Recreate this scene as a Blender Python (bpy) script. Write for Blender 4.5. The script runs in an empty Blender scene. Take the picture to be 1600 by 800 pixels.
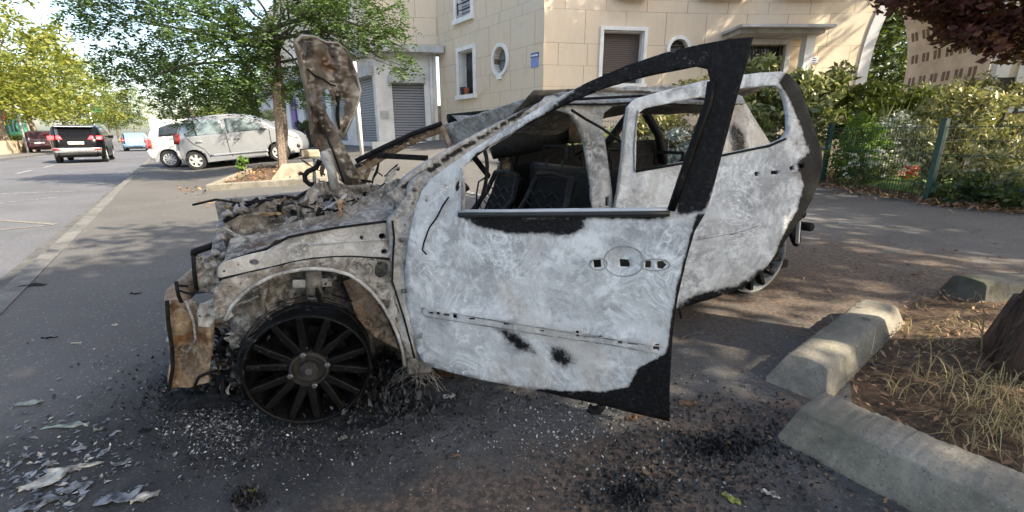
import bpy, bmesh, math, random
import numpy as np
from mathutils import Vector, Matrix, noise
from mathutils.geometry import tessellate_polygon
PI = math.pi
S = bpy.context.scene
COL = S.collection
random.seed(7)

# ---------------------------------------------------------------- camera, sky, sun, exposure
FPX = 700.0; TH = math.atan(191 / 700.0); CT, ST = math.cos(TH), math.sin(TH)
EYE = Vector((0, 0, 1.08))
cam = bpy.data.cameras.new('camera'); cam.sensor_width = 36; cam.lens = 36 * FPX / 1600
cam.clip_start = 0.02; cam.clip_end = 3000
camo = bpy.data.objects.new('camera', cam); COL.objects.link(camo)
camo.location = EYE; camo.rotation_euler = (PI / 2 - TH, 0, 0); S.camera = camo

SUN = Vector((0.80, -0.42, 0.74)).normalized()          # towards the sun
elev = math.asin(SUN.z); azim = math.atan2(SUN.x, SUN.y)
W = bpy.data.worlds.new('World'); S.world = W; W.use_nodes = True
nt = W.node_tree; bg = nt.nodes['Background']
sky = nt.nodes.new('ShaderNodeTexSky'); sky.sky_type = 'NISHITA'; sky.sun_disc = False
sky.sun_elevation = elev; sky.sun_rotation = azim; sky.air_density = 1.0; sky.dust_density = 2.5
nt.links.new(sky.outputs[0], bg.inputs[0]); bg.inputs[1].default_value = 0.15
sl = bpy.data.lights.new('sun', 'SUN'); sl.energy = 4.2; sl.angle = math.radians(0.5); sl.color = (1, 0.93, 0.8)
so = bpy.data.objects.new('sun', sl); COL.objects.link(so); so.rotation_euler = (-SUN).to_track_quat('-Z', 'Y').to_euler()
S.view_settings.view_transform = 'Standard'; S.view_settings.look = 'None'
S.view_settings.exposure = 1.7; S.view_settings.gamma = 1; S.view_settings.use_white_balance = True; S.view_settings.white_balance_temperature = 7100; S.view_settings.white_balance_tint = 8; S.view_settings.use_curve_mapping = False
S.cycles.max_bounces = 8; S.cycles.transparent_max_bounces = 8

# ---------------------------------------------------------------- where things stand
def ray(px, py):
    x = (px - 800) / FPX; y = (py - 400) / FPX
    return Vector((x, CT - y * ST, -(ST + y * CT)))
DS = Vector((-.586, .810, 0)).normalized(); NS = Vector((-DS.y, DS.x, 0))   # along the street, and across it to the left
def an(P): return P[0] * DS.x + P[1] * DS.y, P[0] * NS.x + P[1] * NS.y
def st(a, n, z=0): return Vector((DS.x * a + NS.x * n, DS.y * a + NS.y * n, z))
def sstep(a, b, x):
    t = min(1, max(0, (x - a) / (b - a))); return t * t * (3 - 2 * t)
def G(X, Y):                                     # height of the sloping lot
    a, n = an((X, Y)); q = max(0, -n - .2)
    near = .045 * q if q < 3 else .135 + .006 * (min(q, 8) - 3)
    far = .105 * q if q < 2.5 else .2625 + .137 * (min(q, 6.9) - 2.5)
    w = sstep(4, 13, a) * (1 - sstep(4, 9, X))
    return near * (1 - w) + far * w
def zroad(a): return -.045 - .006 * max(0, a)
def ground(px, py, dz=0):
    r = ray(px, py); t = .3
    while t < 90:
        P = EYE + r * t
        if P.z < G(P.x, P.y) + dz: break
        t *= 1.003
    return P
def onplane(px, py, P0, n):
    r = ray(px, py); return EYE + r * ((P0 - EYE).dot(n) / r.dot(n))
def on_n(px, n, z):                             # the point of a line along the street seen at column px
    r = ray(px, 209); t = n / (r.x * NS.x + r.y * NS.y); return Vector((r.x * t, r.y * t, z))

# ---------------------------------------------------------------- objects
def link(o, parent=None):
    COL.objects.link(o)
    if parent is not None: o.parent = parent
    return o
def tag(o, label=None, cat=None, group=None, kind=None):
    if label: o['label'] = label
    if cat: o['category'] = cat
    if group: o['group'] = group
    if kind: o['kind'] = kind
    return o
def thing(name, label, cat, loc=(0, 0, 0), rz=0, group=None):
    o = bpy.data.objects.new(name, None); o.empty_display_size = .1; link(o)
    o.location = loc; o.rotation_euler = (0, 0, rz); return tag(o, label, cat, group)
def wloc(o):
    L = Vector((0, 0, 0))
    while o is not None: L = L + o.location; o = o.parent
    return L
def mesh_obj(name, verts, faces, mat, parent=None, smooth=False, local=False, mats=None, fm=None):
    me = bpy.data.meshes.new(name)
    if parent is not None and not local:
        L = wloc(parent); verts = [(v[0] - L.x, v[1] - L.y, v[2] - L.z) for v in verts]
    me.from_pydata([tuple(v) for v in verts], [], faces)
    for m in (mats or [mat]): me.materials.append(m)
    if fm: me.polygons.foreach_set('material_index', fm)
    if smooth: me.polygons.foreach_set('use_smooth', [True] * len(me.polygons))
    me.update()
    return link(bpy.data.objects.new(name, me), parent)
def children(o): return [c for c in bpy.data.objects if c.parent == o]
def copy_tree(o, parent=None):
    c = o.copy(); COL.objects.link(c); c.parent = parent
    for ch in children(o): copy_tree(ch, c)
    return c

class MB:
    def __init__(s): s.v = []; s.f = []; s.m = []; s.mi = 0
    def add(s, vs, fs):
        b = len(s.v); s.v += [Vector(v) for v in vs]
        for f in fs: s.f.append(tuple(i + b for i in f)); s.m.append(s.mi)
        return s
    def box(s, x0, x1, y0, y1, z0, z1, M=None):
        vs = [Vector((x, y, z)) for z in (z0, z1) for y in (y0, y1) for x in (x0, x1)]
        if M is not None: vs = [M @ v for v in vs]
        return s.add(vs, [(0, 2, 3, 1), (4, 5, 7, 6), (0, 1, 5, 4), (2, 6, 7, 3), (0, 4, 6, 2), (1, 3, 7, 5)])
    def hexa(s, p):
        return s.add(p, [(0, 3, 2, 1), (4, 5, 6, 7), (0, 1, 5, 4), (1, 2, 6, 5), (2, 3, 7, 6), (3, 0, 4, 7)])
    def tube(s, pts, r, n=8, cap=True):
        pts = [Vector(p) for p in pts]; k = len(pts)
        rs = r if isinstance(r, (list, tuple)) else [r] * k
        up = Vector((0, 0, 1)); vs = []; prev = None
        for i, p in enumerate(pts):
            t = (pts[min(i + 1, k - 1)] - pts[max(i - 1, 0)]).normalized()
            if prev is None:
                a = t.cross(up)
                if a.length < .05: a = t.cross(Vector((1, 0, 0)))
            else: a = prev - t * prev.dot(t)
            a.normalize(); b = t.cross(a); prev = a
            for j in range(n):
                w = 2 * PI * j / n; vs.append(p + (a * math.cos(w) + b * math.sin(w)) * rs[i])
        fs = []
        for i in range(k - 1):
            for j in range(n):
                q = (j + 1) % n; fs.append((i * n + j, i * n + q, (i + 1) * n + q, (i + 1) * n + j))
        if cap: fs += [tuple(range(n))[::-1], tuple(range((k - 1) * n, k * n))]
        return s.add(vs, fs)
    def bar(s, p, q, wx, wz, up=Vector((0, 0, 1))):
        p = Vector(p); q = Vector(q); t = (q - p).normalized(); a = t.cross(up)
        if a.length < .01: a = Vector((1, 0, 0))
        a.normalize(); b = a.cross(t); a = a * wx / 2; b = b * wz / 2
        return s.add([p - a - b, p + a - b, p + a + b, p - a + b, q - a - b, q + a - b, q + a + b, q - a + b],
                     [(0, 1, 2, 3), (7, 6, 5, 4), (0, 4, 5, 1), (1, 5, 6, 2), (2, 6, 7, 3), (3, 7, 4, 0)])
    def lathe(s, prof, M=None, n=32):               # prof: (radius, height) round z
        vs = []; k = len(prof)
        for j in range(n):
            w = 2 * PI * j / n
            for r, h in prof: vs.append(Vector((r * math.cos(w), r * math.sin(w), h)))
        if M is not None: vs = [M @ v for v in vs]
        fs = []
        for j in range(n):
            q = (j + 1) % n
            for i in range(k - 1): fs.append((j * k + i, q * k + i, q * k + i + 1, j * k + i + 1))
        return s.add(vs, fs)
    def build(s, name, mat, parent=None, smooth=False, local=False, mats=None):
        return mesh_obj(name, s.v, s.f, mat, parent, smooth, local, mats, s.m if mats else None)
def bevel(o, w=.01, seg=2):
    m = o.modifiers.new('bevel', 'BEVEL'); m.width = w; m.segments = seg; m.limit_method = 'ANGLE'; m.angle_limit = math.radians(40); return o
def autosmooth(o, deg=40):
    me = o.data; bm = bmesh.new(); bm.from_mesh(me); lim = math.radians(deg)
    for e in bm.edges:
        if len(e.link_faces) == 2 and e.calc_face_angle(0) > lim: e.smooth = False
    for f in bm.faces: f.smooth = True
    bm.to_mesh(me); bm.free(); return o

# ---------------------------------------------------------------- materials
class NT:
    def __init__(s, name):
        s.mat = bpy.data.materials.new(name); s.mat.use_nodes = True; s.t = s.mat.node_tree
        s.b = s.t.nodes['Principled BSDF']; s.out = s.t.nodes['Material Output']
    def n(s, typ, **kw):
        o = s.t.nodes.new('ShaderNode' + typ)
        for k, v in kw.items(): setattr(o, k, v)
        return o
    def set(s, i, v):
        if hasattr(v, 'is_linked') or hasattr(v, 'links'): s.t.links.new(v, i)
        else: i.default_value = v
    def coord(s, out='Object', scale=None):
        c = s.n('TexCoord').outputs[out]
        if scale is not None:
            m = s.n('Mapping'); s.t.links.new(c, m.inputs[0]); m.inputs['Scale'].default_value = scale; c = m.outputs[0]
        return c
    def noise(s, vec, scale, detail=4, rough=.6, dist=0):
        o = s.n('TexNoise'); s.set(o.inputs['Vector'], vec); o.inputs['Scale'].default_value = scale
        o.inputs['Detail'].default_value = detail; o.inputs['Roughness'].default_value = rough; o.inputs['Distortion'].default_value = dist
        return o.outputs['Fac']
    def voro(s, vec, scale, feature='F1', out='Distance'):
        o = s.n('TexVoronoi', feature=feature); s.set(o.inputs['Vector'], vec); o.inputs['Scale'].default_value = scale
        return o.outputs[out]
    def math(s, op, a, b=0., c=None, clamp=False):
        o = s.n('Math', operation=op, use_clamp=clamp); s.set(o.inputs[0], a); s.set(o.inputs[1], b)
        if c is not None: s.set(o.inputs[2], c)
        return o.outputs[0]
    def smooth(s, x, a, b, lo=0., hi=1.):
        o = s.n('MapRange', interpolation_type='SMOOTHSTEP'); s.set(o.inputs[0], x)
        for i, v in zip((1, 2, 3, 4), (a, b, lo, hi)): o.inputs[i].default_value = v
        return o.outputs[0]
    def mix(s, f, a, b, mode='MIX'):
        o = s.n('Mix', data_type='RGBA', blend_type=mode); s.set(o.inputs[0], f)
        for i, v in ((6, a), (7, b)):
            if isinstance(v, tuple) and len(v) == 3: v = v + (1,)
            s.set(o.inputs[i], v)
        return o.outputs[2]
    def attr(s, name): return s.n('Attribute', attribute_name=name).outputs['Fac']
    def bump(s, h, strength=.3, dist=.01):
        o = s.n('Bump'); s.set(o.inputs['Height'], h); o.inputs['Strength'].default_value = strength; o.inputs['Distance'].default_value = dist
        s.t.links.new(o.outputs[0], s.b.inputs['Normal']); return o
    def fin(s, col=None, rough=.6, metal=0., spec=None):
        if col is not None:
            if isinstance(col, tuple) and len(col) == 3: col = col + (1,)
            s.set(s.b.inputs['Base Color'], col)
        s.set(s.b.inputs['Roughness'], rough); s.b.inputs['Metallic'].default_value = metal
        if spec is not None: s.b.inputs['Specular IOR Level'].default_value = spec
        return s.mat
def plain(name, col, rough=.6, metal=0., var=.12, scale=12, bump=0., spec=None):
    m = NT(name); c = m.coord(); n = m.noise(c, scale, 5)
    d = tuple(x * (1 - var * 1.6) for x in col); l = tuple(min(1, x * (1 + var)) for x in col)
    if bump: m.bump(m.noise(c, scale * 6, 4), bump, .01)
    return m.fin(m.mix(m.smooth(n, .3, .7), d, l), rough, metal, spec)
def emit(name, col, e):
    m = NT(name); m.b.inputs['Emission Color'].default_value = col + (1,); m.b.inputs['Emission Strength'].default_value = e
    return m.fin(col, .3)

def burnt(name, dark=(.28, .28, .29), light=(.56, .56, .57), pale=(.80, .80, .81), rustc=(.15, .075, .035), rust0=0., ringk=1., scale=1., soot0=0., rough=.72):
    m = NT(name); c = m.coord()
    n1 = m.noise(c, 3.6 * scale, 13, .72, .5); n2 = m.noise(c, 10 * scale, 10, .76, .6); n3 = m.noise(c, 170, 3, .7); sp = m.noise(c, 55, 6, .8)
    msk = m.smooth(m.noise(c, 3.3 * scale, 3, .5), .42, .60)
    col = m.mix(m.smooth(n1, .34, .64), dark, light)
    col = m.mix(m.math('MULTIPLY', m.smooth(n2, .46, .64), .75), col, pale)
    nr_ = m.noise(c, 2.7 * scale, 4, .55, 1.5); fr = m.math('FRACT', m.math('MULTIPLY', nr_, 13.))
    d1 = m.math('ABSOLUTE', m.math('SUBTRACT', fr, .5))
    col = m.mix(m.math('MULTIPLY', m.math('MULTIPLY', m.smooth(d1, .10, .02), msk), .85 * ringk), col, pale)
    col = m.mix(m.math('MULTIPLY', m.math('MULTIPLY', m.smooth(d1, .36, .48), msk), .62 * ringk), col, dark)
    isl = m.noise(c, 19 * scale, 3, .5, 1.2)
    col = m.mix(m.math('MULTIPLY', m.math('MULTIPLY', m.smooth(isl, .53, .575), m.smooth(n1, .6, .45)), .32), col, pale)
    col = m.mix(m.math('MULTIPLY', m.smooth(isl, .40, .36), .16), col, dark)
    col = m.mix(m.math('MULTIPLY', m.smooth(sp, .56, .74), .60), col, tuple(x * .6 for x in dark))
    col = m.mix(m.math('MULTIPLY', m.smooth(sp, .45, .28), .40), col, pale)
    col = m.mix(m.math('MULTIPLY', m.smooth(n3, .55, .70), .35), col, pale)
    col = m.mix(m.smooth(m.noise(c, 2.1 * scale, 6, .65, 1.), .52, .70, 0., .34), col, tuple(x * y for x, y in zip(light, (.92, .74, .56))))
    # rust, then soot
    nr = m.noise(c, 9, 6, .7, .5)
    r = m.math('ADD', m.math('ADD', m.attr('rust'), rust0), m.math('MULTIPLY', m.math('SUBTRACT', nr, .5), 1.5))
    rc = m.mix(m.smooth(m.noise(c, 22, 5, .7), .35, .65), tuple(x * .35 for x in rustc), rustc)
    rc = m.mix(m.smooth(m.noise(c, 31, 4, .7), .62, .72), rc, tuple(min(1, x * 2.2) for x in rustc))
    col = m.mix(m.smooth(r, .38, .66), col, rc)
    nso = m.math('ADD', m.math('MULTIPLY', m.noise(c, 11, 9, .78, .3), .6), m.math('MULTIPLY', m.noise(c, 45, 5, .75), .4))
    s = m.math('ADD', m.math('ADD', m.attr('soot'), soot0), m.math('MULTIPLY', m.math('SUBTRACT', nso, .5), 1.7))
    sc = m.mix(m.smooth(m.noise(c, 90, 4, .7), .45, .75), (.006, .006, .007), (.022, .022, .023))
    sc = m.mix(m.math('MULTIPLY', m.math('MULTIPLY', m.smooth(m.noise(c, 75, 6, .85), .56, .66), m.smooth(s, 1.35, .75)), m.smooth(n2, .40, .60, 0., .9)), sc, (.15, .15, .152))
    col = m.mix(m.smooth(s, .12, .50, 0., .55), col, m.mix(.5, dark, (.12, .09, .065)))
    sf = m.smooth(s, .38, .68); m.set(m.b.inputs['Specular IOR Level'], m.math('SUBTRACT', .45, m.math('MULTIPLY', sf, .3)))
    col = m.mix(sf, col, sc)
    m.bump(m.math('ADD', m.math('MULTIPLY', n2, .5), m.math('MULTIPLY', sp, .7)), .35, .006)
    return m.fin(col, m.math('SUBTRACT', rough, m.math('MULTIPLY', sf, .12)))

M = {}
M['ash'] = burnt('burnt_white_paint', rust0=-.75)
M['bare'] = burnt('burnt_bare_steel', dark=(.11, .105, .10), light=(.32, .31, .30), pale=(.52, .51, .50), rust0=-.33, ringk=.4, scale=1.3)
M['bay'] = burnt('scorched_bay_steel', dark=(.030, .026, .023), light=(.175, .155, .135), pale=(.44, .42, .39), rustc=(.095, .05, .03), rust0=-.12, ringk=.15, scale=1.6)
M['rust'] = burnt('rusted_steel', dark=(.045, .028, .018), light=(.26, .165, .09), pale=(.42, .33, .24), rustc=(.20, .092, .035), rust0=.12, ringk=.15, scale=1.6)
m = NT('scorched_bonnet'); c = m.coord(); a = m.noise(c, 2.6, 5, .55, .6); b_ = m.noise(c, 5, 8, .6, .4)
col = m.mix(m.smooth(a, .34, .66), (.085, .068, .056), (.26, .23, .20)); col = m.mix(m.smooth(b_, .5, .7, 0., .6), col, (.42, .39, .36))
r_ = m.math('ADD', m.attr('rust'), m.math('MULTIPLY', m.math('SUBTRACT', m.noise(c, 3.2, 5, .6, .6), .56), .9)); col = m.mix(m.smooth(r_, .15, .55, 0., .85), col, m.mix(m.smooth(b_, .4, .65), (.055, .028, .016), (.22, .095, .042)))
s_ = m.math('ADD', m.attr('soot'), m.math('MULTIPLY', m.math('SUBTRACT', m.noise(c, 7, 7, .7), .53), .55)); col = m.mix(m.smooth(s_, .25, .65, 0., .92), col, (.012, .011, .011))
col = m.mix(m.smooth(m.noise(c, 90, 4, .75), .58, .72, 0., .4), col, (.03, .025, .02)); m.bump(b_, .25, .006); M['hood'] = m.fin(col, .36, .35)
M['char'] = plain('charred_black', (.011, .011, .012), .8, var=.5, scale=40, bump=.5, spec=.2)
M['seatchar'] = plain('charred_seat_steel', (.011, .011, .012), .6, var=.6, scale=30, bump=.6)
M['quarter'] = burnt('scorched_quarter', dark=(.16, .13, .11), light=(.46, .42, .38), pale=(.66, .62, .57), rust0=-.5, ringk=.2, rough=.38)
def rimmat(name, edge):
    m = NT(name); c = m.coord(); n = m.noise(c, 22, 6, .7)
    col = m.mix(m.smooth(n, .4, .7), (.0018, .0018, .002), (.006, .0058, .006))
    col = m.mix(m.math('MULTIPLY', m.smooth(m.noise(c, 60, 4, .7), .60, .72), edge), col, (.32, .32, .33))
    m.bump(m.noise(c, 70, 4), .3, .004); return m.fin(col, .5, 0., .14)
M['rim'] = rimmat('scorched_alloy', .18)
M['rimpale'] = rimmat('ashen_alloy', .85)
M['rimedge'] = burnt('ashen_rim_edge', dark=(.07, .07, .07), light=(.26, .26, .26), pale=(.42, .42, .42), rust0=-.6)
M['hub'] = burnt('rusty_hub', dark=(.005, .0045, .004), light=(.014, .011, .009), pale=(.035, .03, .026), rustc=(.11, .045, .02), rust0=-.22, scale=4)
M['bolt'] = plain('bolt_steel', (.13, .12, .12), .4, .6, scale=60)
M['copper'] = plain('bare_wire', (.16, .07, .035), .5, .3, scale=30)

def concrete(name, col, moss=0.):
    m = NT(name); c = m.coord(); n = m.noise(c, 6, 8, .7); f = m.noise(c, 90, 4, .7)
    a = m.mix(m.smooth(n, .3, .7), tuple(x * .62 for x in col), tuple(min(1, x * 1.15) for x in col))
    a = m.mix(m.math('MULTIPLY', m.smooth(f, .52, .72), .6), a, tuple(x * .42 for x in col))
    a = m.mix(m.math('MULTIPLY', m.smooth(m.noise(c, 150, 3), .58, .7), .5), a, tuple(min(1, x * 1.6) for x in col))
    a = m.mix(m.math('MULTIPLY', m.smooth(m.voro(c, 46), .16, .08), .8), a, tuple(x * .3 for x in col))
    a = m.mix(m.math('MULTIPLY', m.smooth(m.noise(c, 2.6, 8, .78, .6), .44, .66), .85), a, tuple(x * .5 for x in col))
    spot = m.voro(c, 9); sm = m.math('MULTIPLY', m.smooth(spot, .22, .15), m.smooth(m.noise(c, 5, 3), .5, .58))
    a = m.mix(m.math('MULTIPLY', sm, .75), a, (.045, .042, .038))
    if moss: a = m.mix(m.math('MULTIPLY', m.smooth(m.noise(c, 4, 6, .7), .48, .62), moss), a, (.10, .105, .045))
    m.bump(m.math('ADD', f, m.math('MULTIPLY', n, 2.)), .6, .008); return m.fin(a, .9)
M['block'] = concrete('weathered_concrete', (.275, .245, .20), .18); M['darkblock'] = concrete('grimy_concrete', (.15, .138, .115), .6)
M['kerb'] = concrete('kerb_granite', (.15, .145, .14))
M['cobble'] = concrete('gutter_stone', (.10, .098, .096))

def asphalt(name, base, burnt_zone=False, dirt=.3, tint=(.085, .062, .045), chips=0.):
    m = NT(name); c = m.coord()
    big = m.noise(c, .55, 5, .6, .4); mid = m.noise(c, 3.1, 6, .7); fine = m.noise(c, 130, 3, .75); ag = m.voro(c, 95, out='Color')
    sepn = m.n('SeparateColor'); m.t.links.new(ag, sepn.inputs[0])
    col = m.mix(m.smooth(big, .32, .68), tuple(x * .80 for x in base), tuple(x * 1.2 for x in base))
    col = m.mix(m.math('MULTIPLY', m.smooth(mid, .48, .70), dirt), col, tint)
    col = m.mix(m.math('MULTIPLY', m.smooth(fine, .50, .75), .65), col, tuple(x * 2.0 for x in base))
    col = m.mix(m.math('MULTIPLY', m.smooth(fine, .47, .30), .75), col, tuple(x * .38 for x in base))
    col = m.mix(m.smooth(sepn.outputs[0], .94, .985, 0., .35), col, tuple(min(1, x * 3.4) for x in base))
    if burnt_zone:
        b = m.math('ADD', m.attr('burn'), m.math('MULTIPLY', m.math('SUBTRACT', m.noise(c, 2.6, 8, .72, .5), .5), .9))
        col = m.mix(m.smooth(b, .30, .78, 0., .92), col, m.mix(m.smooth(fine, .4, .7), (.008, .008, .009), (.03, .03, .031)))
        d = m.math('ADD', m.attr('dirt'), m.math('MULTIPLY', m.math('SUBTRACT', m.noise(c, 3.3, 8, .75, .6), .5), 1.2))
        dc = m.mix(m.smooth(m.noise(c, 45, 5, .75), .4, .65), (.045, .031, .023), (.165, .110, .076))
        col = m.mix(m.smooth(d, .36, .74, 0., .85), col, dc)
        w = m.smooth(m.noise(c, 46, 3, .8), .66, .72)
        col = m.mix(m.math('MULTIPLY', m.math('MULTIPLY', w, .55), m.smooth(m.math('ADD', m.attr('ashy'), m.math('SUBTRACT', m.noise(c, 5, 4), .55)), .1, .5)), col, (.34, .33, .32))
    m.bump(m.math('ADD', m.math('MULTIPLY', fine, 1.), m.math('MULTIPLY', mid, .8)), .55, .006); return m.fin(col, .88)
M['lot'] = asphalt('lot_asphalt', (.084, .080, .078), True)
M['road'] = asphalt('road_asphalt', (.088, .088, .10), dirt=.12)
M['walk'] = asphalt('footway_asphalt', (.105, .10, .098))
def soilmat():
    m = NT('mulch_soil'); c = m.coord(); a = m.noise(c, 28, 8, .75, .6); b = m.noise(c, 5, 4)
    col = m.mix(m.smooth(a, .35, .68), (.035, .021, .014), (.22, .13, .075))
    col = m.mix(m.smooth(b, .4, .7, 0., .6), col, (.06, .04, .028)); col = m.mix(m.smooth(m.noise(c, 80, 4), .62, .7, 0., .7), col, (.30, .21, .12))
    m.bump(a, 1., .03); return m.fin(col, .95)
M['soil'] = soilmat()
M['lawn'] = plain('lawn_green', (.10, .17, .03), .9, var=.4, scale=9, bump=.6)

def stone_mat():
    m = NT('ashlar_stone'); uv = m.n('UVMap').outputs[0]; c = m.coord()
    br = m.n('TexBrick'); m.t.links.new(uv, br.inputs[0]); br.offset = .5; br.squash = .72; br.squash_frequency = 3
    br.inputs['Scale'].default_value = 1; br.inputs['Brick Width'].default_value = 1.02; br.inputs['Row Height'].default_value = 1
    br.inputs['Mortar Size'].default_value = .0075; br.inputs['Mortar Smooth'].default_value = .1; br.inputs['Bias'].default_value = -.05
    br.inputs['Color1'].default_value = (.64, .535, .41, 1); br.inputs['Color2'].default_value = (.68, .55, .405, 1); br.inputs['Mortar'].default_value = (.215, .165, .12, 1)
    st_ = m.n('Mapping'); m.t.links.new(uv, st_.inputs[0]); st_.inputs['Scale'].default_value = (3.2, .35, 1)
    ve = m.noise(st_.outputs[0], 2.3, 6, .65, .5)
    col = m.mix(m.smooth(ve, .35, .68, 0., .35), br.outputs[0], (.55, .455, .35))
    col = m.mix(m.smooth(m.noise(c, .9, 5, .7), .45, .7, 0., .55), col, (.62, .55, .46))
    col = m.mix(m.smooth(m.noise(c, 1.7, 4, .6), .55, .75, 0., .45), col, (.55, .39, .25))
    m.bump(m.math('ADD', m.math('MULTIPLY', br.outputs['Fac'], -1.), m.math('MULTIPLY', m.noise(c, 40, 4), .25)), .5, .012)
    return m.fin(col, .85)
M['stone'] = stone_mat()
M['white'] = plain('white_render', (.66, .655, .64), .8, var=.08, scale=3, bump=.1)
M['trim'] = plain('white_trim', (.72, .715, .70), .6, var=.06, scale=5)
M['shop'] = plain('shop_render', (.60, .595, .585), .8, var=.10, scale=2, bump=.1)
M['canopy'] = plain('canopy_grey', (.42, .42, .42), .8, var=.15, scale=3)
def slats(name, col, per, axis=2, rough=.5):
    m = NT(name); c = m.coord(); sp = m.n('SeparateXYZ'); m.t.links.new(c, sp.inputs[0])
    z = m.math('FRACT', m.math('MULTIPLY', sp.outputs[axis], 1 / per))
    h = m.math('ABSOLUTE', m.math('SUBTRACT', z, .5)); m.bump(m.smooth(h, .28, .5, 1., 0.), 1., per * .5)
    return m.fin(m.mix(m.smooth(h, .36, .46), col, tuple(x * .35 for x in col)), rough)
M['shutter'] = slats('grey_roller_slats', (.22, .23, .255), .085)
M['brownshutter'] = slats('brown_roller_slats', (.115, .085, .075), .05)
M['paleshutter'] = slats('pale_shutter_slats', (.42, .43, .44), .09)
M['dark'] = plain('dark_interior', (.018, .017, .016), .8)
M['black'] = plain('black_plastic', (.016, .016, .017), .45, var=.2)
M['iron'] = plain('black_iron', (.02, .02, .022), .5)
M['glass'] = plain('dark_glass', (.035, .042, .048), .06, var=.1, spec=.7)
M['lightglass'] = plain('pale_glass', (.16, .20, .215), .06, var=.35, scale=4, spec=.8)
M['tyre'] = plain('tyre_rubber', (.02, .02, .021), .85)
M['alloy'] = plain('wheel_trim_silver', (.50, .50, .51), .35, .3, var=.05)
M['plate'] = plain('number_plate', (.68, .68, .66), .5)
def paint(name, col, metal=.0, rough=.28):
    m = NT(name); c = m.coord(); n = m.noise(c, 5, 4)
    m.b.inputs['Coat Weight'].default_value = .6; m.b.inputs['Coat Roughness'].default_value = .06
    return m.fin(m.mix(m.smooth(n, .35, .7), tuple(x * .92 for x in col), col), rough, metal)
M['p_silver'] = paint('silver_paint', (.34, .35, .38), .3)
M['p_black'] = plain('black_paint', (.005, .005, .006), .22, spec=.15)
M['p_blue'] = paint('light_blue_paint', (.17, .28, .43), .2)
M['p_maroon'] = paint('maroon_paint', (.05, .015, .02))
M['p_white'] = paint('white_paint', (.70, .70, .69))
M['p_grey'] = paint('pale_grey_paint', (.52, .54, .60))
M['lampred'] = emit('lit_tail_lamp', (.9, .05, .06), 1.1)
M['lamp'] = plain('tail_lamp_red', (.30, .025, .02), .15)
M['lamppink'] = plain('tail_lamp_pink', (.52, .13, .14), .15)
M['headlamp'] = plain('headlamp_clear', (.55, .56, .57), .08)
M['chrome'] = plain('bumper_silver', (.45, .45, .46), .25, .6)
M['fence'] = plain('green_coated_steel', (.012, .055, .045), .4)
M['lampgreen'] = plain('shop_green', (.03, .30, .16), .5)
M['signgreen'] = plain('sign_green', (.02, .32, .21), .4)
M['awning'] = plain('awning_orange', (.62, .10, .03), .7)
M['awningy'] = plain('awning_yellow', (.70, .42, .03), .7)
M['purple'] = plain('purple_panel', (.13, .06, .30), .5)
M['redshop'] = plain('red_panel', (.35, .04, .05), .5)
M['blueplate'] = plain('blue_enamel', (.03, .075, .30), .4)
M['terracotta'] = plain('terracotta', (.28, .085, .045), .8)
M['peach'] = plain('peach_render', (.46, .33, .24), .85)
M['fabwhite'] = plain('van_white', (.66, .67, .68), .5)
M['stake'] = plain('weathered_stake', (.26, .205, .165), .85, var=.35, scale=40, bump=.4)
def bark(name, col):
    m = NT(name); c = m.coord(scale=(1, 1, .22)); v = m.noise(c, 26, 7, .7, .8)
    m.bump(v, 1., .03); return m.fin(m.mix(m.smooth(v, .38, .62), tuple(x * .25 for x in col), col), .95)
M['bark'] = bark('dark_bark', (.12, .072, .048)); M['barkpale'] = bark('pale_bark', (.30, .235, .17)); M['barkgrey'] = bark('grey_bark', (.12, .10, .085))
def leafmat(name, a, b, tr=.35, rough=.55):
    m = NT(name); g = m.n('NewGeometry').outputs['Random Per Island']
    col = m.mix(g, a, b); m.fin(col, rough)
    t = m.n('BsdfTranslucent'); m.t.links.new(m.mix(.35, col, (.20, .26, .02)), t.inputs[0])
    mx = m.n('MixShader'); mx.inputs[0].default_value = tr
    m.t.links.new(m.b.outputs[0], mx.inputs[1]); m.t.links.new(t.outputs[0], mx.inputs[2]); m.t.links.new(mx.outputs[0], m.out.inputs[0])
    return m.mat
M['lf_locust'] = leafmat('locust_leaf', (.035, .075, .022), (.075, .135, .035))
M['lf_yellow'] = leafmat('yellow_green_leaf', (.095, .125, .018), (.225, .225, .03), .4)
M['lf_mid'] = leafmat('mid_green_leaf', (.065, .105, .02), (.18, .21, .042), .4)
M['lf_dark'] = leafmat('dark_leaf', (.02, .04, .012), (.055, .085, .02), .3)
M['lf_maroon'] = leafmat('maroon_leaf', (.06, .015, .024), (.17, .048, .054), .35)
M['lf_photinia'] = leafmat('photinia_leaf', (.085, .115, .035), (.32, .32, .14), .25, .35)
M['lf_tan'] = leafmat('tan_shrub_leaf', (.13, .15, .05), (.42, .36, .16), .3, .4)
M['lf_silver'] = leafmat('silver_leaf', (.22, .25, .24), (.42, .45, .43), .2)
M['lf_bright'] = leafmat('bright_green_leaf', (.07, .15, .02), (.16, .26, .05), .4)
M['lf_yucca'] = leafmat('blade_leaf', (.16, .19, .06), (.36, .37, .18), .3)
M['petal'] = leafmat('white_petal', (.55, .55, .45), (.75, .75, .60), .2)
M['petalred'] = leafmat('red_petal', (.5, .03, .02), (.6, .06, .04), .2)
M['dryleaf'] = leafmat('dry_leaf', (.10, .05, .028), (.34, .19, .10), .15)
M['drygrass'] = leafmat('dry_grass', (.26, .19, .09), (.52, .42, .22), .25)
M['greenleaf'] = leafmat('fallen_green_leaf', (.2, .24, .05), (.35, .34, .08), .2)
M['ashchip'] = leafmat('ash_flake', (.05, .048, .045), (.50, .49, .47), .0)
M['coal'] = leafmat('coal_flake', (.006, .006, .007), (.03, .03, .03), .0)
M['foil'] = plain('burnt_foil', (.20, .205, .22), .5, .3, var=.6, scale=20, bump=.5)
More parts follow.
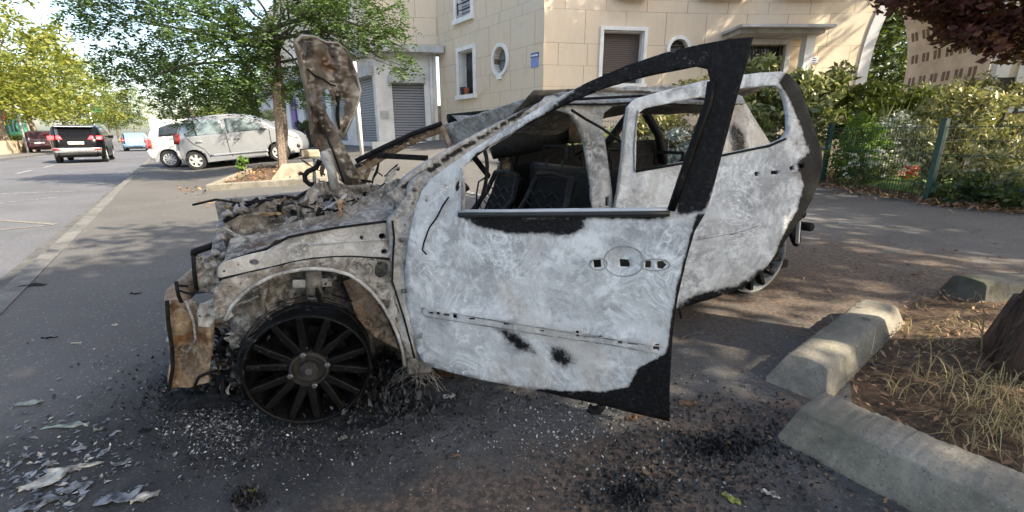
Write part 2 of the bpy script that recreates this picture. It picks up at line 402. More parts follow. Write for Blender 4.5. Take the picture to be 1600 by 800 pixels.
M['paper'] = plain('ash_paper', (.33, .315, .28), .85, var=.6, scale=25)
M['glassshard'] = plain('green_glass_shard', (.13, .155, .14), .3, var=.5)

# ---------------------------------------------------------------- sheet metal: outlines cut to size on their own planes in space
def inpoly(x, y, poly):
    c = False; j = len(poly) - 1
    for i in range(len(poly)):
        xi, yi = poly[i]; xj, yj = poly[j]
        if (yi > y) != (yj > y) and x < (xj - xi) * (y - yi) / (yj - yi) + xi: c = not c
        j = i
    return c
def sdist(x, y, poly):                            # signed distance, inside positive
    d = 1e9; j = len(poly) - 1
    for i in range(len(poly)):
        ax, ay = poly[j]; bx, by = poly[i]; dx, dy = bx - ax, by - ay; L = dx * dx + dy * dy
        t = 0 if L == 0 else max(0, min(1, ((x - ax) * dx + (y - ay) * dy) / L))
        d = min(d, math.hypot(x - ax - t * dx, y - ay - t * dy)); j = i
    return d if inpoly(x, y, poly) else -d
def ell(cx, cy, rx, ry, n=14, rot=0):
    return [(cx + rx * math.cos(2 * PI * k / n) * math.cos(rot) - ry * math.sin(2 * PI * k / n) * math.sin(rot),
             cy + rx * math.cos(2 * PI * k / n) * math.sin(rot) + ry * math.sin(2 * PI * k / n) * math.cos(rot)) for k in range(n)]
def rect(x0, y0, x1, y1): return [(x0, y0), (x1, y0), (x1, y1), (x0, y1)]
def smooth_poly(pts, it=1):
    for _ in range(it):
        q = []
        for i in range(len(pts)):
            a = pts[i]; b = pts[(i + 1) % len(pts)]
            q += [(a[0] * .75 + b[0] * .25, a[1] * .75 + b[1] * .25), (a[0] * .25 + b[0] * .75, a[1] * .25 + b[1] * .75)]
        pts = q
    return pts
def sheet(name, outline, mapf, mat, parent=None, holes=(), step=10, thick=.004, soot=None, rust=None, uvf=None, cuts=(), face=None, smooth=True, local=False):
    """outline and holes in a 2D chart; mapf(x, y) -> point in space; thickness goes away from `face`"""
    loops = [[Vector((x, y, 0)) for x, y in l] for l in [outline] + list(holes)]
    tris = tessellate_polygon(loops)
    bm = bmesh.new(); vs = [bm.verts.new(p) for l in loops for p in l]
    for t in tris:
        try: bm.faces.new([vs[i] for i in t])
        except ValueError: pass
    xs = [p[0] for p in outline]; ys = [p[1] for p in outline]
    def cut(co, no):
        bmesh.ops.bisect_plane(bm, geom=bm.verts[:] + bm.edges[:] + bm.faces[:], dist=1e-5, plane_co=co, plane_no=no)
    if step:
        k = 1
        while min(xs) + k * step < max(xs): cut((min(xs) + k * step, 0, 0), (1, 0, 0)); k += 1
        k = 1
        while min(ys) + k * step < max(ys): cut((0, min(ys) + k * step, 0), (0, 1, 0)); k += 1
    for c in cuts: cut((0, c, 0), (0, 1, 0))
    bm.verts.ensure_lookup_table()
    chart = [(v.co.x, v.co.y) for v in bm.verts]
    pts = [mapf(x, y) for x, y in chart]
    for v, p in zip(bm.verts, pts): v.co = p
    ref = EYE if face is None else face
    sgn = 0.
    for f in bm.faces:
        f.normal_update(); sgn += f.normal.dot(ref - f.calc_center_median()) * f.calc_area()
    if sgn < 0: bmesh.ops.reverse_faces(bm, faces=bm.faces[:])
    if parent is not None and not local:
        L = wloc(parent); bmesh.ops.translate(bm, verts=bm.verts[:], vec=-L)
    if uvf:
        uv = bm.loops.layers.uv.new('UVMap'); bm.verts.index_update()
        for f in bm.faces:
            for l in f.loops: l[uv].uv = uvf(*chart[l.vert.index])
    me = bpy.data.meshes.new(name); bm.to_mesh(me); bm.free()
    for nm, fn in (('soot', soot), ('rust', rust)):
        if fn:
            a = me.attributes.new(nm, 'FLOAT', 'POINT'); a.data.foreach_set('value', [fn(x, y) for x, y in chart])
    if smooth: me.polygons.foreach_set('use_smooth', [True] * len(me.polygons))
    me.materials.append(mat)
    o = link(bpy.data.objects.new(name, me), parent)
    if thick:
        m = o.modifiers.new('thickness', 'SOLIDIFY'); m.thickness = thick; m.offset = -1
    return o
def crump(x, y, sc, seed=0):
    return noise.noise(Vector((x / sc, y / sc, seed * 7.3))) + .5 * noise.noise(Vector((x / sc * 2.3, y / sc * 2.3, seed * 3.1 + 5)))

# ---------------------------------------------------------------- the burnt car: its own frame (back along the car, away from us, up)
F0 = ground(478, 668); R0 = ground(1193, 458)
U = (R0 - F0).normalized(); Wd = Vector((-U.y, U.x, 0)).normalized(); V = U.cross(Wd)
def cw(s, w, v): return F0 + U * s + Wd * w + V * v
def carpx(px, py, w): return onplane(px, py, F0 + Wd * w, Wd)
def side(w, amp=0., sc=40, seed=0):               # chart of pixels on a plane parallel to the car's side, w may vary
    wf = w if callable(w) else (lambda x, y: w)
    return lambda x, y: carpx(x, y, wf(x, y) + (amp * crump(x, y, sc, seed) if amp else 0))
def ramp(p0, w0, p1, w1):                         # w changing between two charted points
    dx, dy = p1[0] - p0[0], p1[1] - p0[1]; L = dx * dx + dy * dy
    def f(x, y):
        t = max(0, min(1, ((x - p0[0]) * dx + (y - p0[1]) * dy) / L)); return w0 + (w1 - w0) * t
    return f
car = thing('burnt_out_car', 'burnt out hatchback with ash white doors hanging open and bonnet torn upright', 'car wreck', cw(1.3, .8, 0))
def cps(s): return sstep(0, 1, s)
def blob(polys):                                   # soot, rust or a painted reflection laid on as charted patches with soft edges
    def f(x, y):
        r = 0.
        for poly, feather, amt in polys:
            d = sdist(x, y, poly); r = max(r, amt * sstep(-feather, feather, d))
        return r
    return f

# front door, swung out about 50 degrees
AL = math.radians(50); E1 = U * math.cos(AL) - Wd * math.sin(AL); N1 = E1.cross(V); P1 = cw(.5, 0, 0)
def fdoor(x, y, off=0.):
    P = onplane(x, y, P1, N1); D = P - P1; e, z = D.dot(E1), D.dot(V)
    b = .035 * (1 - ((z - .5) / .55) ** 2) if z < .84 else .035 * (1 - (.34 / .55) ** 2) * 1 - .05 * (z - .84)
    b += .010 * math.exp(-((z - (.40 + .0 * e)) / .03) ** 2) * (1 if .04 < e < .9 else 0)
    b -= .014 * math.exp(-(((x - 978) / 30) ** 2 + ((y - 404) / 24) ** 2) * 1.2)
    return P + N1 * (b + off + .0022 * crump(x, y, 34, 1)) * (1 if (EYE - P1).dot(N1) > 0 else -1)
fd_out = [(657, 545), (664, 560), (680, 570), (700, 577), (760, 591), (840, 606), (930, 626), (1000, 643), (1047, 654), (1047.5, 600), (1052, 520), (1060, 460), (1074, 400), (1086, 358), (1103, 330), (1113, 300),
          (1131, 230), (1150, 158), (1168, 95), (1177, 58), (1140, 61), (1090, 70), (1040, 82), (980, 102), (920, 128), (860, 159), (800, 195), (750, 227), (705, 258), (680, 277), (664, 297), (655, 325), (646, 370), (641, 420), (642, 470), (648, 515)]
fd_win = [(728, 326), (728, 259), (766, 229), (808, 205), (850, 181), (898, 157), (948, 137), (1008, 120), (1088, 104), (1105, 108), (1110, 128), (1105, 162), (1082, 226), (1061, 290), (1050, 322)]
trim = lambda x: 475 + (x - 668) * .158           # the rubbing strip's line on the skin
holes = [fd_win, [(930, 402), (942, 401), (943, 413), (932, 414)], [(970, 402), (983, 403), (986, 410), (985, 414), (971, 413)], rect(1009, 403, 1019, 414), [(1028, 404), (1037, 403), (1043, 409), (1037, 416), (1029, 415)]]
for hx, dy, hw, hh in ((682, 6, 4, 1.3), (693, 5, 3, 3), (706, 5, 5, 1.5), (719, 4, 3.4, 5), (745, 5, 5, 2), (798, 4, 5, 2), (852, 6, 4, 1.4), (907, 1, 2.5, 5.5), (922, 2, 6, 2), (941, -1, 2.6, 1.4), (972, 3, 3.5, 4), (992, 3, 8, 2), (1027, 4, 4.5, 5.5)):
    cy = trim(hx) + dy; hh = max(hh, 2.1); holes.append(rect(hx - hw, cy - hh, hx + hw, cy + hh))
holes += [ell(719, 290, 4, 9, 10, .3), ell(702, 293, 2.2, 2.6, 8), ell(671, 312, 2.4, 2.6, 8)]
fd_soot = blob([([(1060, 330), (1103, 326), (1190, 40), (1140, 50), (1100, 90), (1060, 270)], 16, 1.25), ([(1043, 545), (1060, 440), (1078, 375), (1090, 335), (1120, 330), (1060, 560), (1060, 670), (900, 640), (835, 604), (905, 607), (950, 607), (985, 598), (1000, 570)], 7, 1.2),
                ([(920, 120), (1000, 92), (1090, 64), (1180, 50), (1120, 120), (1000, 125), (930, 150), (850, 190), (760, 240), (735, 262), (745, 240), (840, 185)], 9, .85), ([(735, 336), (915, 338), (922, 352), (900, 364), (800, 362), (750, 352)], 9, .95), ([(776, 506), (800, 508), (834, 528), (842, 548), (812, 542)], 13, .85),
                ([(866, 534), (888, 538), (908, 560), (880, 574), (864, 556)], 12, .74), ([(730, 329), (1045, 327), (1045, 338), (730, 338)], 3, .9), ([(720, 405), (810, 408), (815, 440), (730, 445)], 22, .34), ([(745, 240), (860, 172), (990, 118), (1100, 96), (1100, 110), (940, 145), (800, 215), (730, 264)], 6, .9)])
fd_rust = blob([([(935, 606), (985, 596), (988, 608), (950, 612)], 4, 1.2), ([(655, 540), (690, 560), (690, 580), (650, 560)], 9, .35)])
fdo = sheet('front_door', fd_out, fdoor, M['ash'], car, holes, 9, .008, fd_soot, fd_rust)
tag(fdo, 'front door standing wide open, white ash on its skin and black along its rear edge')
def fpanel(name, pts, off, mat, thick=.004, step=0, par=None, soot=None):
    return sheet(name, pts, lambda x, y: fdoor(x, y, off), mat, par or fdo, (), step, thick, soot)
fpanel('inner_panel', [(668, 548), (700, 566), (840, 594), (1035, 640), (1040, 560), (1045, 500), (1060, 430), (1080, 345), (722, 345), (668, 380)], -.075, M['dark'], .03)
def edge3(pts, off=0): return [fdoor(x, y, off) for x, y in pts]
b = MB(); b.tube(edge3([(722, 328), (800, 327.5), (900, 326.5), (1000, 325.5), (1050, 325)], .006), .006, 6); b.build('belt_moulding', M['alloy'], fdo, True)
b = MB(); b.tube(edge3([(724, 333), (800, 333), (900, 332), (1000, 331), (1048, 330)], .004), .011, 6); b.build('window_seal', M['black'], fdo, True)
b = MB(); b.tube(edge3([(729, 328), (729.5, 300), (728, 262)], .004), .008, 6); b.build('quarter_light_post', M['bare'], fdo, True)
b = MB(); b.tube(edge3([(668, 476), (760, 490), (860, 505), (960, 521), (1040, 534)], .003), .0024, 5); b.tube(edge3([(674, 489), (760, 502), (860, 517), (960, 531), (1030, 545)], .003), .002, 5)
b.tube(edge3([(668, 476), (667, 481), (670, 487), (674, 489)], .003), .002, 5); b.build('strip_groove', M['bare'], fdo, True)
b = MB(); b.tube(edge3([(708, 306), (700, 318), (690, 338), (680, 352), (672, 375), (670, 386), (676, 393)], .010), .0032, 6); b.build('wire', M['char'], fdo, True)
b = MB(); ring = ell(978, 404, 31, 23, 22); b.tube(edge3(ring + ring[:1], .002), .0017, 5); ring = ell(1026, 409, 22, 9, 16); b.tube(edge3(ring + ring[:1], .002), .0017, 5)
ring = ell(939, 408, 13, 9, 14); b.tube(edge3(ring + ring[:1], .002), .0017, 5); b.build('handle_recess', M['bare'], fdo, True)
# rear edge flange of the front door's frame
b = MB(); b.tube(edge3([(1112, 128), (1107, 162), (1084, 226), (1062, 290), (1050, 326)], .006), [.012] * 5, 6); b.build('window_channel', M['rim'], fdo, True)
b = MB(); b.tube(edge3([(920, 636), (926, 640), (936, 640), (940, 634)], -.01), .016, 7); b.build('melted_plastic', M['char'], fdo, True)

# rear door, ajar about 18 degrees
AL2 = math.radians(18); E2 = U * math.cos(AL2) - Wd * math.sin(AL2); N2 = E2.cross(V); P2 = cw(1.455, 0, 0); SG2 = 1 if (EYE - P2).dot(N2) > 0 else -1
def rdoor(x, y, off=0.):
    P = onplane(x, y, P2, N2); D = P - P2; z = D.dot(V)
    b = .045 * (1 - ((z - .5) / .55) ** 2) if z < .9 else .045 * (1 - (.4 / .55) ** 2) - .16 * (z - .9)
    b -= .02 * sstep(1240, 1290, x) + .034
    return P + N2 * (b + off + .0022 * crump(x, y, 24, 2)) * SG2
rd_out = [(946, 505), (950, 420), (958, 330), (966, 295), (973, 250), (980, 200), (987, 166), (1000, 153), (1050, 139), (1110, 124), (1150, 117.5), (1200, 111), (1238, 108.5), (1252, 114), (1264, 128), (1274, 155), (1283, 190), (1290, 225), (1292.5, 258),
          (1283, 287), (1271, 310), (1250, 342), (1231, 367), (1214, 390), (1198, 415), (1171, 442), (1143, 457), (1106, 470), (1058, 484), (1000, 500)]
rd_win = [(994, 267), (997, 230), (1001, 190), (1006, 175), (1016, 168), (1060, 159), (1105, 150), (1150, 138), (1200, 133), (1226, 131), (1236, 138), (1241, 160), (1242, 180), (1239.5, 202), (1231, 215), (1205, 226), (1150, 237), (1080, 251)]
rholes = [rd_win, [(1179, 269), (1187, 268), (1186, 275), (1180, 276)], rect(1205, 267, 1218, 272.5), [(1234, 261), (1242, 258), (1243, 265), (1235, 267)], ell(1253, 260, 5.5, 4, 9), rect(1139, 365, 1144, 367), rect(1147, 363.5, 1156, 365)]
rd_soot = blob([([(1255, 105), (1300, 200), (1300, 270), (1260, 360), (1205, 415), (1222, 370), (1248, 325), (1260, 290), (1250, 255), (1275, 240), (1262, 190), (1248, 150), (1235, 125)], 12, 1.6), ([(1060, 470), (1110, 452), (1150, 445), (1205, 405), (1180, 450), (1110, 475), (1058, 490)], 7, .72),
                ([(1140, 120), (1160, 115), (1168, 135), (1140, 150)], 7, .7), ([(1085, 370), (1102, 368), (1100, 376), (1086, 376)], 4, .8), ([(975, 300), (1000, 290), (1000, 305), (980, 312)], 10, .5), ([(1238, 215), (1262, 215), (1262, 240), (1244, 236)], 8, .5), ([(1225, 270), (1262, 262), (1258, 285), (1240, 280)], 9, .55)])
rdo = sheet('rear_door', rd_out, rdoor, M['ash'], car, rholes, 9, .024, rd_soot, blob([([(980, 160), (1000, 150), (1000, 165), (985, 180)], 6, .3)]))
tag(rdo, 'rear door ajar, grey ash rings on its skin and a black charred rear edge')
sheet('inner_panel', [(964, 480), (966, 330), (1000, 278), (1100, 262), (1225, 240), (1275, 262), (1250, 320), (1195, 395), (1130, 446), (1060, 470)], lambda x, y: rdoor(x, y, -.07), M['dark'], rdo, (), 0, .02)
def redge(pts, off=0): return [rdoor(x, y, off) for x, y in pts]
b = MB(); b.tube(redge([(994, 268), (1080, 253), (1150, 239), (1205, 228), (1232, 217)], .004), .006, 6); b.build('window_seal', M['char'], rdo, True)
b = MB(); b.tube(redge([(1086, 374), (1120, 368), (1160, 360), (1182, 352)], .003), .002, 5); b.build('strip_groove', M['bare'], rdo, True)
b = MB(); b.tube(redge([(992, 268), (993, 230), (1000, 188), (1003, 172)], .006), .0045, 5); b.tube(redge([(958, 328), (966, 294), (974, 250), (982, 198), (988, 168)], .004), .005, 5); b.build('frame_flange', M['bare'], rdo, True)
b = MB(); b.tube([rdoor(1062, 486, -.06), rdoor(1072, 492, -.05), rdoor(1075, 506, -.05)], .006, 6); b.tube([rdoor(1058, 482, -.02), rdoor(1110, 470, -.03), rdoor(1170, 448, -.03)], .012, 6); b.build('hanging_strap', M['char'], rdo, True)

# body shell, near side
bp = sheet('centre_pillar', [(815, 176), (835, 166), (870, 161), (900, 160), (978, 157), (980, 164), (957, 167), (944, 176), (941, 192), (947, 230), (954, 280), (960, 330), (965, 420), (968, 505), (918, 505), (922, 420), (926, 330), (923, 290), (915, 225), (905, 193), (893, 179), (870, 172), (840, 178)],
      side(lambda x, y: .03 + .09 * sstep(330, 160, y) + .012 * math.sin((x - 905) / 9), .004, 20, 3), M['bare'], car, [rect(946, 308, 953, 322)], 7, .02, blob([([(930, 225), (945, 225), (948, 236), (934, 236)], 6, .6)]), blob([([(940, 305), (962, 305), (962, 326), (940, 326)], 4, .5)]))
b = MB(); b.tube([carpx(x, y, .05) for x, y in [(893, 172), (915, 186), (940, 200), (970, 222)]], .006, 6); b.build('seat_belt', M['char'], bp, True)
roof_top = [(852, 150), (880, 146), (917, 142), (960, 138.5), (1000, 136), (1040, 133), (1090, 136), (1140, 143), (1160, 150)]
sheet('roof_rail', roof_top + [(1165, 162), (1120, 163), (1060, 164), (1000, 164), (960, 165), (902, 162), (850, 168), (835, 170)], side(lambda x, y: .10 + .10 * sstep(162, 138, y), .012, 16, 4), M['bare'], car, (), 7, .03, blob([([(860, 158), (1160, 157), (1160, 170), (860, 168)], 5, .45)]), blob([([(1000, 150), (1120, 145), (1120, 152), (1000, 156)], 8, .35)]))
b = MB(); b.tube([carpx(x, y, .08) for x, y in [(880, 156), (940, 153), (1000, 150), (1060, 152), (1120, 156)]], .007, 6); b.tube([carpx(x, y, .08) for x, y in [(870, 163), (940, 163), (1000, 160), (1060, 163), (1120, 166)]], .005, 6); b.build('drip_channel', M['char'], car, True)
# roof skin sagging between the rails, seen from underneath
def roofmap(i, j):                                # i: 0..1 along, j: 0..1 across
    s = 1.12 + 1.55 * i; w = .16 + 1.16 * j
    sag = math.sin(PI * j) ** 1.2 * (.10 + .12 * math.exp(-((i - .18) / .2) ** 2)) ; edge = .02 * math.sin(9 * i + 4 * j)
    return cw(s, w, 1.215 - .05 * j * (1 - i) - sag + edge * .6 + .014 * crump(i * 40, j * 40, 6, 9))
rv = [roofmap(i / 26, j / 20) for i in range(27) for j in range(21)]
rf = [(i * 21 + j, i * 21 + j + 1, i * 21 + j + 22, i * 21 + j + 21) for i in range(26) for j in range(20)]
o = mesh_obj('roof_panel', rv, rf, M['bay'], car, True); m = o.modifiers.new('t', 'SOLIDIFY'); m.thickness = .004; m.offset = 0
# roof skin hanging as a roll behind the windscreen opening
b = MB(); b.tube([carpx(x, y, w) for x, y, w in [(765, 226, .74), (800, 217, .70), (840, 207, .66), (880, 198, .62), (905, 194, .58)]], [.085, .10, .108, .10, .09], 18); b.build('sagging_headliner', M['seatchar'], car, True)
b = MB(); b.tube([carpx(x, y, w) for x, y, w in [(886, 197, .56), (905, 194, .53), (928, 191, .50)]], [.10, .104, .098], 18); b.build('rusted_roof_bow', M['rust'], car, True)
# windscreen opening: header, near and far pillars
sheet('windscreen_header', [(690, 196), (740, 181), (785, 166), (815, 156), (850, 149), (892, 144), (880, 162), (835, 168), (800, 182), (760, 206), (725, 226), (706, 240)], side(ramp((692, 215), 1.15, (880, 155), .12), .018, 18, 5), M['bare'], car, (), 7, .012,
      blob([([(730, 222), (835, 166), (880, 158), (835, 174), (760, 212)], 6, .5), ([(755, 176), (766, 174), (770, 190), (760, 192)], 4, .5)]), blob([([(690, 196), (715, 190), (730, 220), (706, 240)], 8, .35)]))
b = MB(); b.bar(carpx(691, 200, 1.12), carpx(706, 240, 1.0), .022, .05, Wd); b.build('header_bracket', M['rust'], car)
sheet('near_windscreen_pillar', [(608, 304), (640, 274), (668, 252), (700, 234), (735, 214), (790, 186), (832, 165), (862, 152), (880, 158), (850, 178), (800, 210), (745, 243), (705, 268), (672, 300), (655, 330), (630, 326)], side(ramp((620, 300), .05, (850, 160), .13), .006, 16, 6), M['bare'], car, (), 7, .03,
      blob([([(612, 300), (700, 240), (832, 163), (835, 170), (705, 247), (640, 296)], 3, .85)]), blob([([(650, 270), (680, 255), (690, 262), (660, 285)], 8, .3)]))
ap = sheet('far_windscreen_pillar', [(553, 262), (575, 248), (600, 234), (640, 214), (688, 196), (693, 207), (665, 217), (640, 228), (600, 250), (582, 262), (574, 280), (572, 300), (556, 302), (550, 280)], side(1.34, .008, 14, 7), M['rust'], car,
      [ell(566, 258, 2.2, 1.8, 7), ell(604, 240, 1.6, 1.4, 7), ell(620, 232, 1.6, 1.4, 7), ell(638, 224, 2, 1.4, 7), ell(655, 216, 2, 1.4, 7)], 6, .05, blob([([(553, 258), (600, 231), (688, 194), (690, 199), (600, 239), (556, 266)], 2, .6)]))
b = MB(); b.tube([carpx(x, y, 1.30) for x, y in [(556, 252), (600, 230), (645, 209), (690, 193)]], .016, 7); b.build('pillar_seal', M['char'], ap, True)
b = MB(); b.bar(carpx(590, 243, 1.1), carpx(668, 247, .95), .03, .03); b.build('wiper_arm', M['char'], car); b = MB(); b.bar(carpx(735, 238, 1.2), carpx(764, 276, 1.35), .02, .035); b.build('dash_crossbar', M['char'], car)
b = MB(); b.tube([carpx(x, y, 1.25) for x, y in [(762, 275), (748, 284), (745, 300), (744, 328)]], .006, 6); b.build('dangling_cable', M['char'], car, True)
# far side
sheet('far_side_panel', [(765, 330), (772, 300), (780, 262), (790, 235), (800, 205), (822, 205), (814, 240), (808, 290), (806, 352), (806, 420), (752, 420)], side(1.42, .006, 20, 8), M['rust'], car, (), 8, .04, blob([([(800, 200), (822, 200), (812, 300), (806, 420), (798, 420)], 5, .7), ([(770, 295), (778, 250), (790, 200), (800, 200), (784, 300)], 4, .6)]))
def slab(name, s0, s1, w0, w1, v0, v1, mat, par=car, bv=.0):
    b = MB(); b.hexa([cw(s0, w0, v0), cw(s1, w0, v0), cw(s1, w1, v0), cw(s0, w1, v0), cw(s0, w0, v1), cw(s1, w0, v1), cw(s1, w1, v1), cw(s0, w1, v1)])
    o = b.build(name, mat, par); return bevel(o, bv) if bv else o
slab('floor_pan', .45, 2.95, .06, 1.45, .10, .15, M['char']); slab('near_sill', .48, 2.35, .0, .12, .10, .22, M['bare'], bv=.02); slab('far_sill', .48, 2.4, 1.36, 1.46, .12, .36, M['char'])
slab('far_rear_panel', 1.62, 3.15, 1.38, 1.44, .3, .90, M['char']); slab('rear_seat_back', 1.72, 1.80, .14, 1.36, .2, .80, M['seatchar'], bv=.03); slab('rear_bulkhead', 2.15, 2.22, .12, 1.38, .15, .62, M['seatchar'])
b = MB()
b.tube([cw(1.62, 1.40, .8), cw(1.66, 1.36, 1.0), cw(1.74, 1.28, 1.18)], .03, 8); b.tube([cw(2.35, 1.38, .75), cw(2.5, 1.34, .95), cw(2.6, 1.26, 1.12)], .035, 8); b.tube([cw(3.1, 1.36, .7), cw(2.95, 1.3, .95), cw(2.75, 1.24, 1.12)], .035, 8)
b.tube([cw(1.1, 1.3, 1.13), cw(1.7, 1.3, 1.17), cw(2.6, 1.26, 1.15)], .03, 8); b.tube([cw(1.70, 1.41, .80), cw(2.4, 1.41, .79), cw(3.1, 1.38, .77)], .02, 8); b.build('far_pillars', M['char'], car, True)
# tail
sheet('rear_quarter', [(1100, 152), (1149, 149), (1163, 158), (1176, 180), (1190, 202), (1204, 224), (1212, 262), (1215, 330), (1100, 330), (1098, 240)], side(lambda x, y: .06 + .10 * sstep(240, 150, y) + .06 * sstep(1150, 1210, x) + .02 * math.sin((x - 1130) / 10), .002, 30, 9), M['quarter'], car, (), 7, .03,
      blob([([(1134, 195), (1146, 188), (1163, 206), (1172, 236), (1150, 240), (1140, 238)], 6, .62)]), blob([([(1150, 196), (1165, 206), (1172, 236), (1162, 238)], 6, .45)]))  # first patch paints a dark reflection stripe through the soot mask
b = MB()
for k in range(2): b.tube([cw(3.0 + .12 * k, .05, .45 - .1 * k), cw(3.22, .3, .42 - .1 * k), cw(3.28, .75, .42 - .1 * k), cw(3.2, 1.3, .42)], .03, 8)
b.build('rear_crossmember', M['char'], car, True)
sheet('rear_arch', [(1120, 300), (1212, 300), (1240, 340), (1252, 343), (1252, 378), (1246, 386), (1238, 366), (1226, 352), (1200, 345), (1170, 360), (1140, 390), (1120, 420)], side(.06, .008, 16, 10), M['char'], car, (), 8, .03)
b = MB(); b.bar(carpx(1248, 345, .04), carpx(1246, 380, .04), .012, .02, Wd); b.build('bumper_trim', M['alloy'], car)
slab('inner_rear_arch', 2.3, 3.0, .30, .34, .1, .75, M['char'])
# seats: charred frames and springs
def seat(s, w, lean, h, name='seat_frame'):
    b = MB()
    for dw in (0, .42):
        b.tube([cw(s, w + dw, .30), cw(s + lean * .35, w + dw, .5), cw(s + lean * .8, w + dw + .01, .2 + h * .75), cw(s + lean, w + dw + (.04 if dw == 0 else -.04), .2 + h)], .017, 7)
        b.tube([cw(s - .42, w + dw, .27), cw(s, w + dw, .30)], .018, 7); b.tube([cw(s - .38, w + dw, .15), cw(s - .38, w + dw, .27)], .02, 6)
    b.tube([cw(s + lean, w + .04, .2 + h), cw(s + lean * 1.02, w + .21, .22 + h), cw(s + lean, w + .38, .2 + h)], .017, 7)
    for k in range(7):
        z = .36 + k * (h - .2) / 7; b.tube([cw(s + lean * (z - .2) / h, w + .01 + .4 * q / 6, z + .018 * (-1) ** q) for q in range(7)], .005, 5)
    for k in range(5): b.tube([cw(s - .4 + .09 * k, w + .42 * q / 8, .28 + .012 * (-1) ** q) for q in range(9)], .005, 5)
    for dw in (.13, .29): b.tube([cw(s + lean, w + dw, .2 + h), cw(s + lean * 1.02, w + dw, .29 + h)], .008, 6)
    b.tube([cw(s + lean * 1.02, w + .10, .28 + h), cw(s + lean * 1.04, w + .10, .36 + h), cw(s + lean * 1.04, w + .32, .36 + h), cw(s + lean * 1.02, w + .32, .28 + h)], .01, 6)
    o = b.build(name, M['seatchar'], car, True)
    b = MB(); q = [cw(s + lean * .25 + .03, w + .03, .36), cw(s + lean * .25 + .03, w + .39, .36), cw(s + lean * .95 + .03, w + .37, .18 + h), cw(s + lean * .95 + .03, w + .05, .18 + h)]
    b.add(q + [p + U * .03 for p in q], [(0, 1, 2, 3), (4, 7, 6, 5), (0, 4, 5, 1), (1, 5, 6, 2), (2, 6, 7, 3), (3, 7, 4, 0)]); b.build('seat_back', M['char'], o)
    return o
seat(1.10, .22, .28, .60); seat(1.12, .86, .28, .56); seat(1.98, .16, .16, .52); seat(1.98, .60, .16, .52); seat(2.0, .98, .16, .5)
b = MB()
for k in range(5): b.tube([cw(2.25, .25 + .2 * k + .07 * math.cos(t), .66 + .07 * math.sin(t)) for t in [PI * 2 * q / 14 for q in range(15)]], .007, 5)
b.tube([cw(1.52, .3, .95), cw(1.7, .7, .88), cw(2.0, 1.2, 1.02)], .008, 6); b.tube([cw(1.9, .35, .7), cw(2.1, .75, .92), cw(2.35, 1.1, 1.0)], .008, 6); b.build('seat_springs', M['char'], car, True)
b = MB(); b.tube([cw(.62, .12, .70), cw(.60, .75, .74), cw(.60, 1.38, .70)], .035, 8); b.tube([cw(.72, .38, .72), cw(.86, .38, .80)], .022, 8)
b.tube([cw(.88 + .05 * math.sin(t), .38 + .18 * math.cos(t), .82 + .17 * math.sin(t)) for t in [PI * 2 * q / 24 for q in range(25)]], .010, 6); b.build('dashboard_frame', M['char'], car, True)
sheet('firewall', [(575, 300), (640, 305), (648, 400), (648, 540), (585, 540), (570, 400)], side(ramp((580, 300), 1.1, (645, 300), .1)), M['bay'], car, (), 8, .01)
slab('bulkhead', .50, .54, .06, 1.40, .15, .70, M['bay'])

# front wing structure
hp = sheet('hinge_pillar', [(612, 345), (625, 318), (640, 298), (650, 280), (662, 268), (676, 276), (668, 296), (658, 322), (650, 370), (648, 430), (650, 480), (658, 530), (668, 566), (672, 582), (640, 584), (633, 552), (622, 520), (610, 495), (614, 430), (613, 400)], side(lambda x, y: .03 + .01 * math.sin((x - 612) / 6), .004, 18, 11), M['bare'], car, [ell(645, 318, 2.2, 2.6, 8), ell(632, 352, 2, 2.4, 8)], 6, .03,
      blob([([(655, 300), (662, 300), (650, 380), (650, 480), (665, 560), (655, 560), (644, 480), (645, 380)], 2, .7), ([(610, 490), (640, 540), (660, 585), (630, 585)], 8, .5)]), blob([([(630, 520), (660, 560), (672, 585), (636, 584)], 10, .42)]))
for x, y in ((648, 296), (652, 333), (634, 410), (630, 455), (628, 375)): b = MB(); b.tube([carpx(x, y, .03), carpx(x, y, .012)], .009, 8); b.build('hinge_bolt', M['bolt'], hp, True)
for (x, y) in ((646, 380), (652, 520)): b = MB(); b.hexa([carpx(x - 7, y + 9, .02), carpx(x + 8, y + 9, -.02), carpx(x + 8, y + 9, .05), carpx(x - 7, y + 9, .06), carpx(x - 7, y - 9, .02), carpx(x + 8, y - 9, -.02), carpx(x + 8, y - 9, .05), carpx(x - 7, y - 9, .06)]); b.build('door_hinge', M['bare'], hp)
fr = sheet('wing_rail', [(340, 420), (350, 409), (385, 399), (417, 391), (450, 371), (487, 364), (525, 356), (570, 350), (612, 345), (616, 372), (613, 403), (580, 401.5), (550, 400.5), (518, 401), (487, 404), (458, 409), (430, 416), (385, 426), (347, 436), (340, 432)], side(lambda x, y: .05 + .02 * sstep(400, 360, y), .003, 30, 12), M['bare'], car,
      [ell(397, 410, 7.5, 4.8, 12), ell(565, 371, 3, 3, 10), ell(597, 369, 5.6, 4.2, 12), ell(601, 393.5, 5.6, 4.6, 12), ell(372, 414, 1.6, 1.6, 7), ell(350, 424, 2, 2, 7)], 7, .03, None, blob([([(340, 405), (430, 385), (450, 370), (430, 418), (340, 440)], 20, .22)]))
b = MB(); rg = ell(478, 386, 6, 5.5, 14); b.tube([carpx(x, y, .052) for x, y in rg + rg[:1]], .004, 6); b.tube([carpx(x, y, .05) for x, y in [(487, 383), (540, 378), (612, 374)]], .003, 5); b.build('pressed_ring', M['bare'], fr, True)
arch_in = [(352, 500), (362, 478), (378, 460), (399, 445), (420, 434), (444, 426), (470, 421), (494, 419.5), (520, 422), (545, 429), (563, 440), (580, 455), (597, 476), (612, 502), (622, 525), (629, 548), (632, 572)]
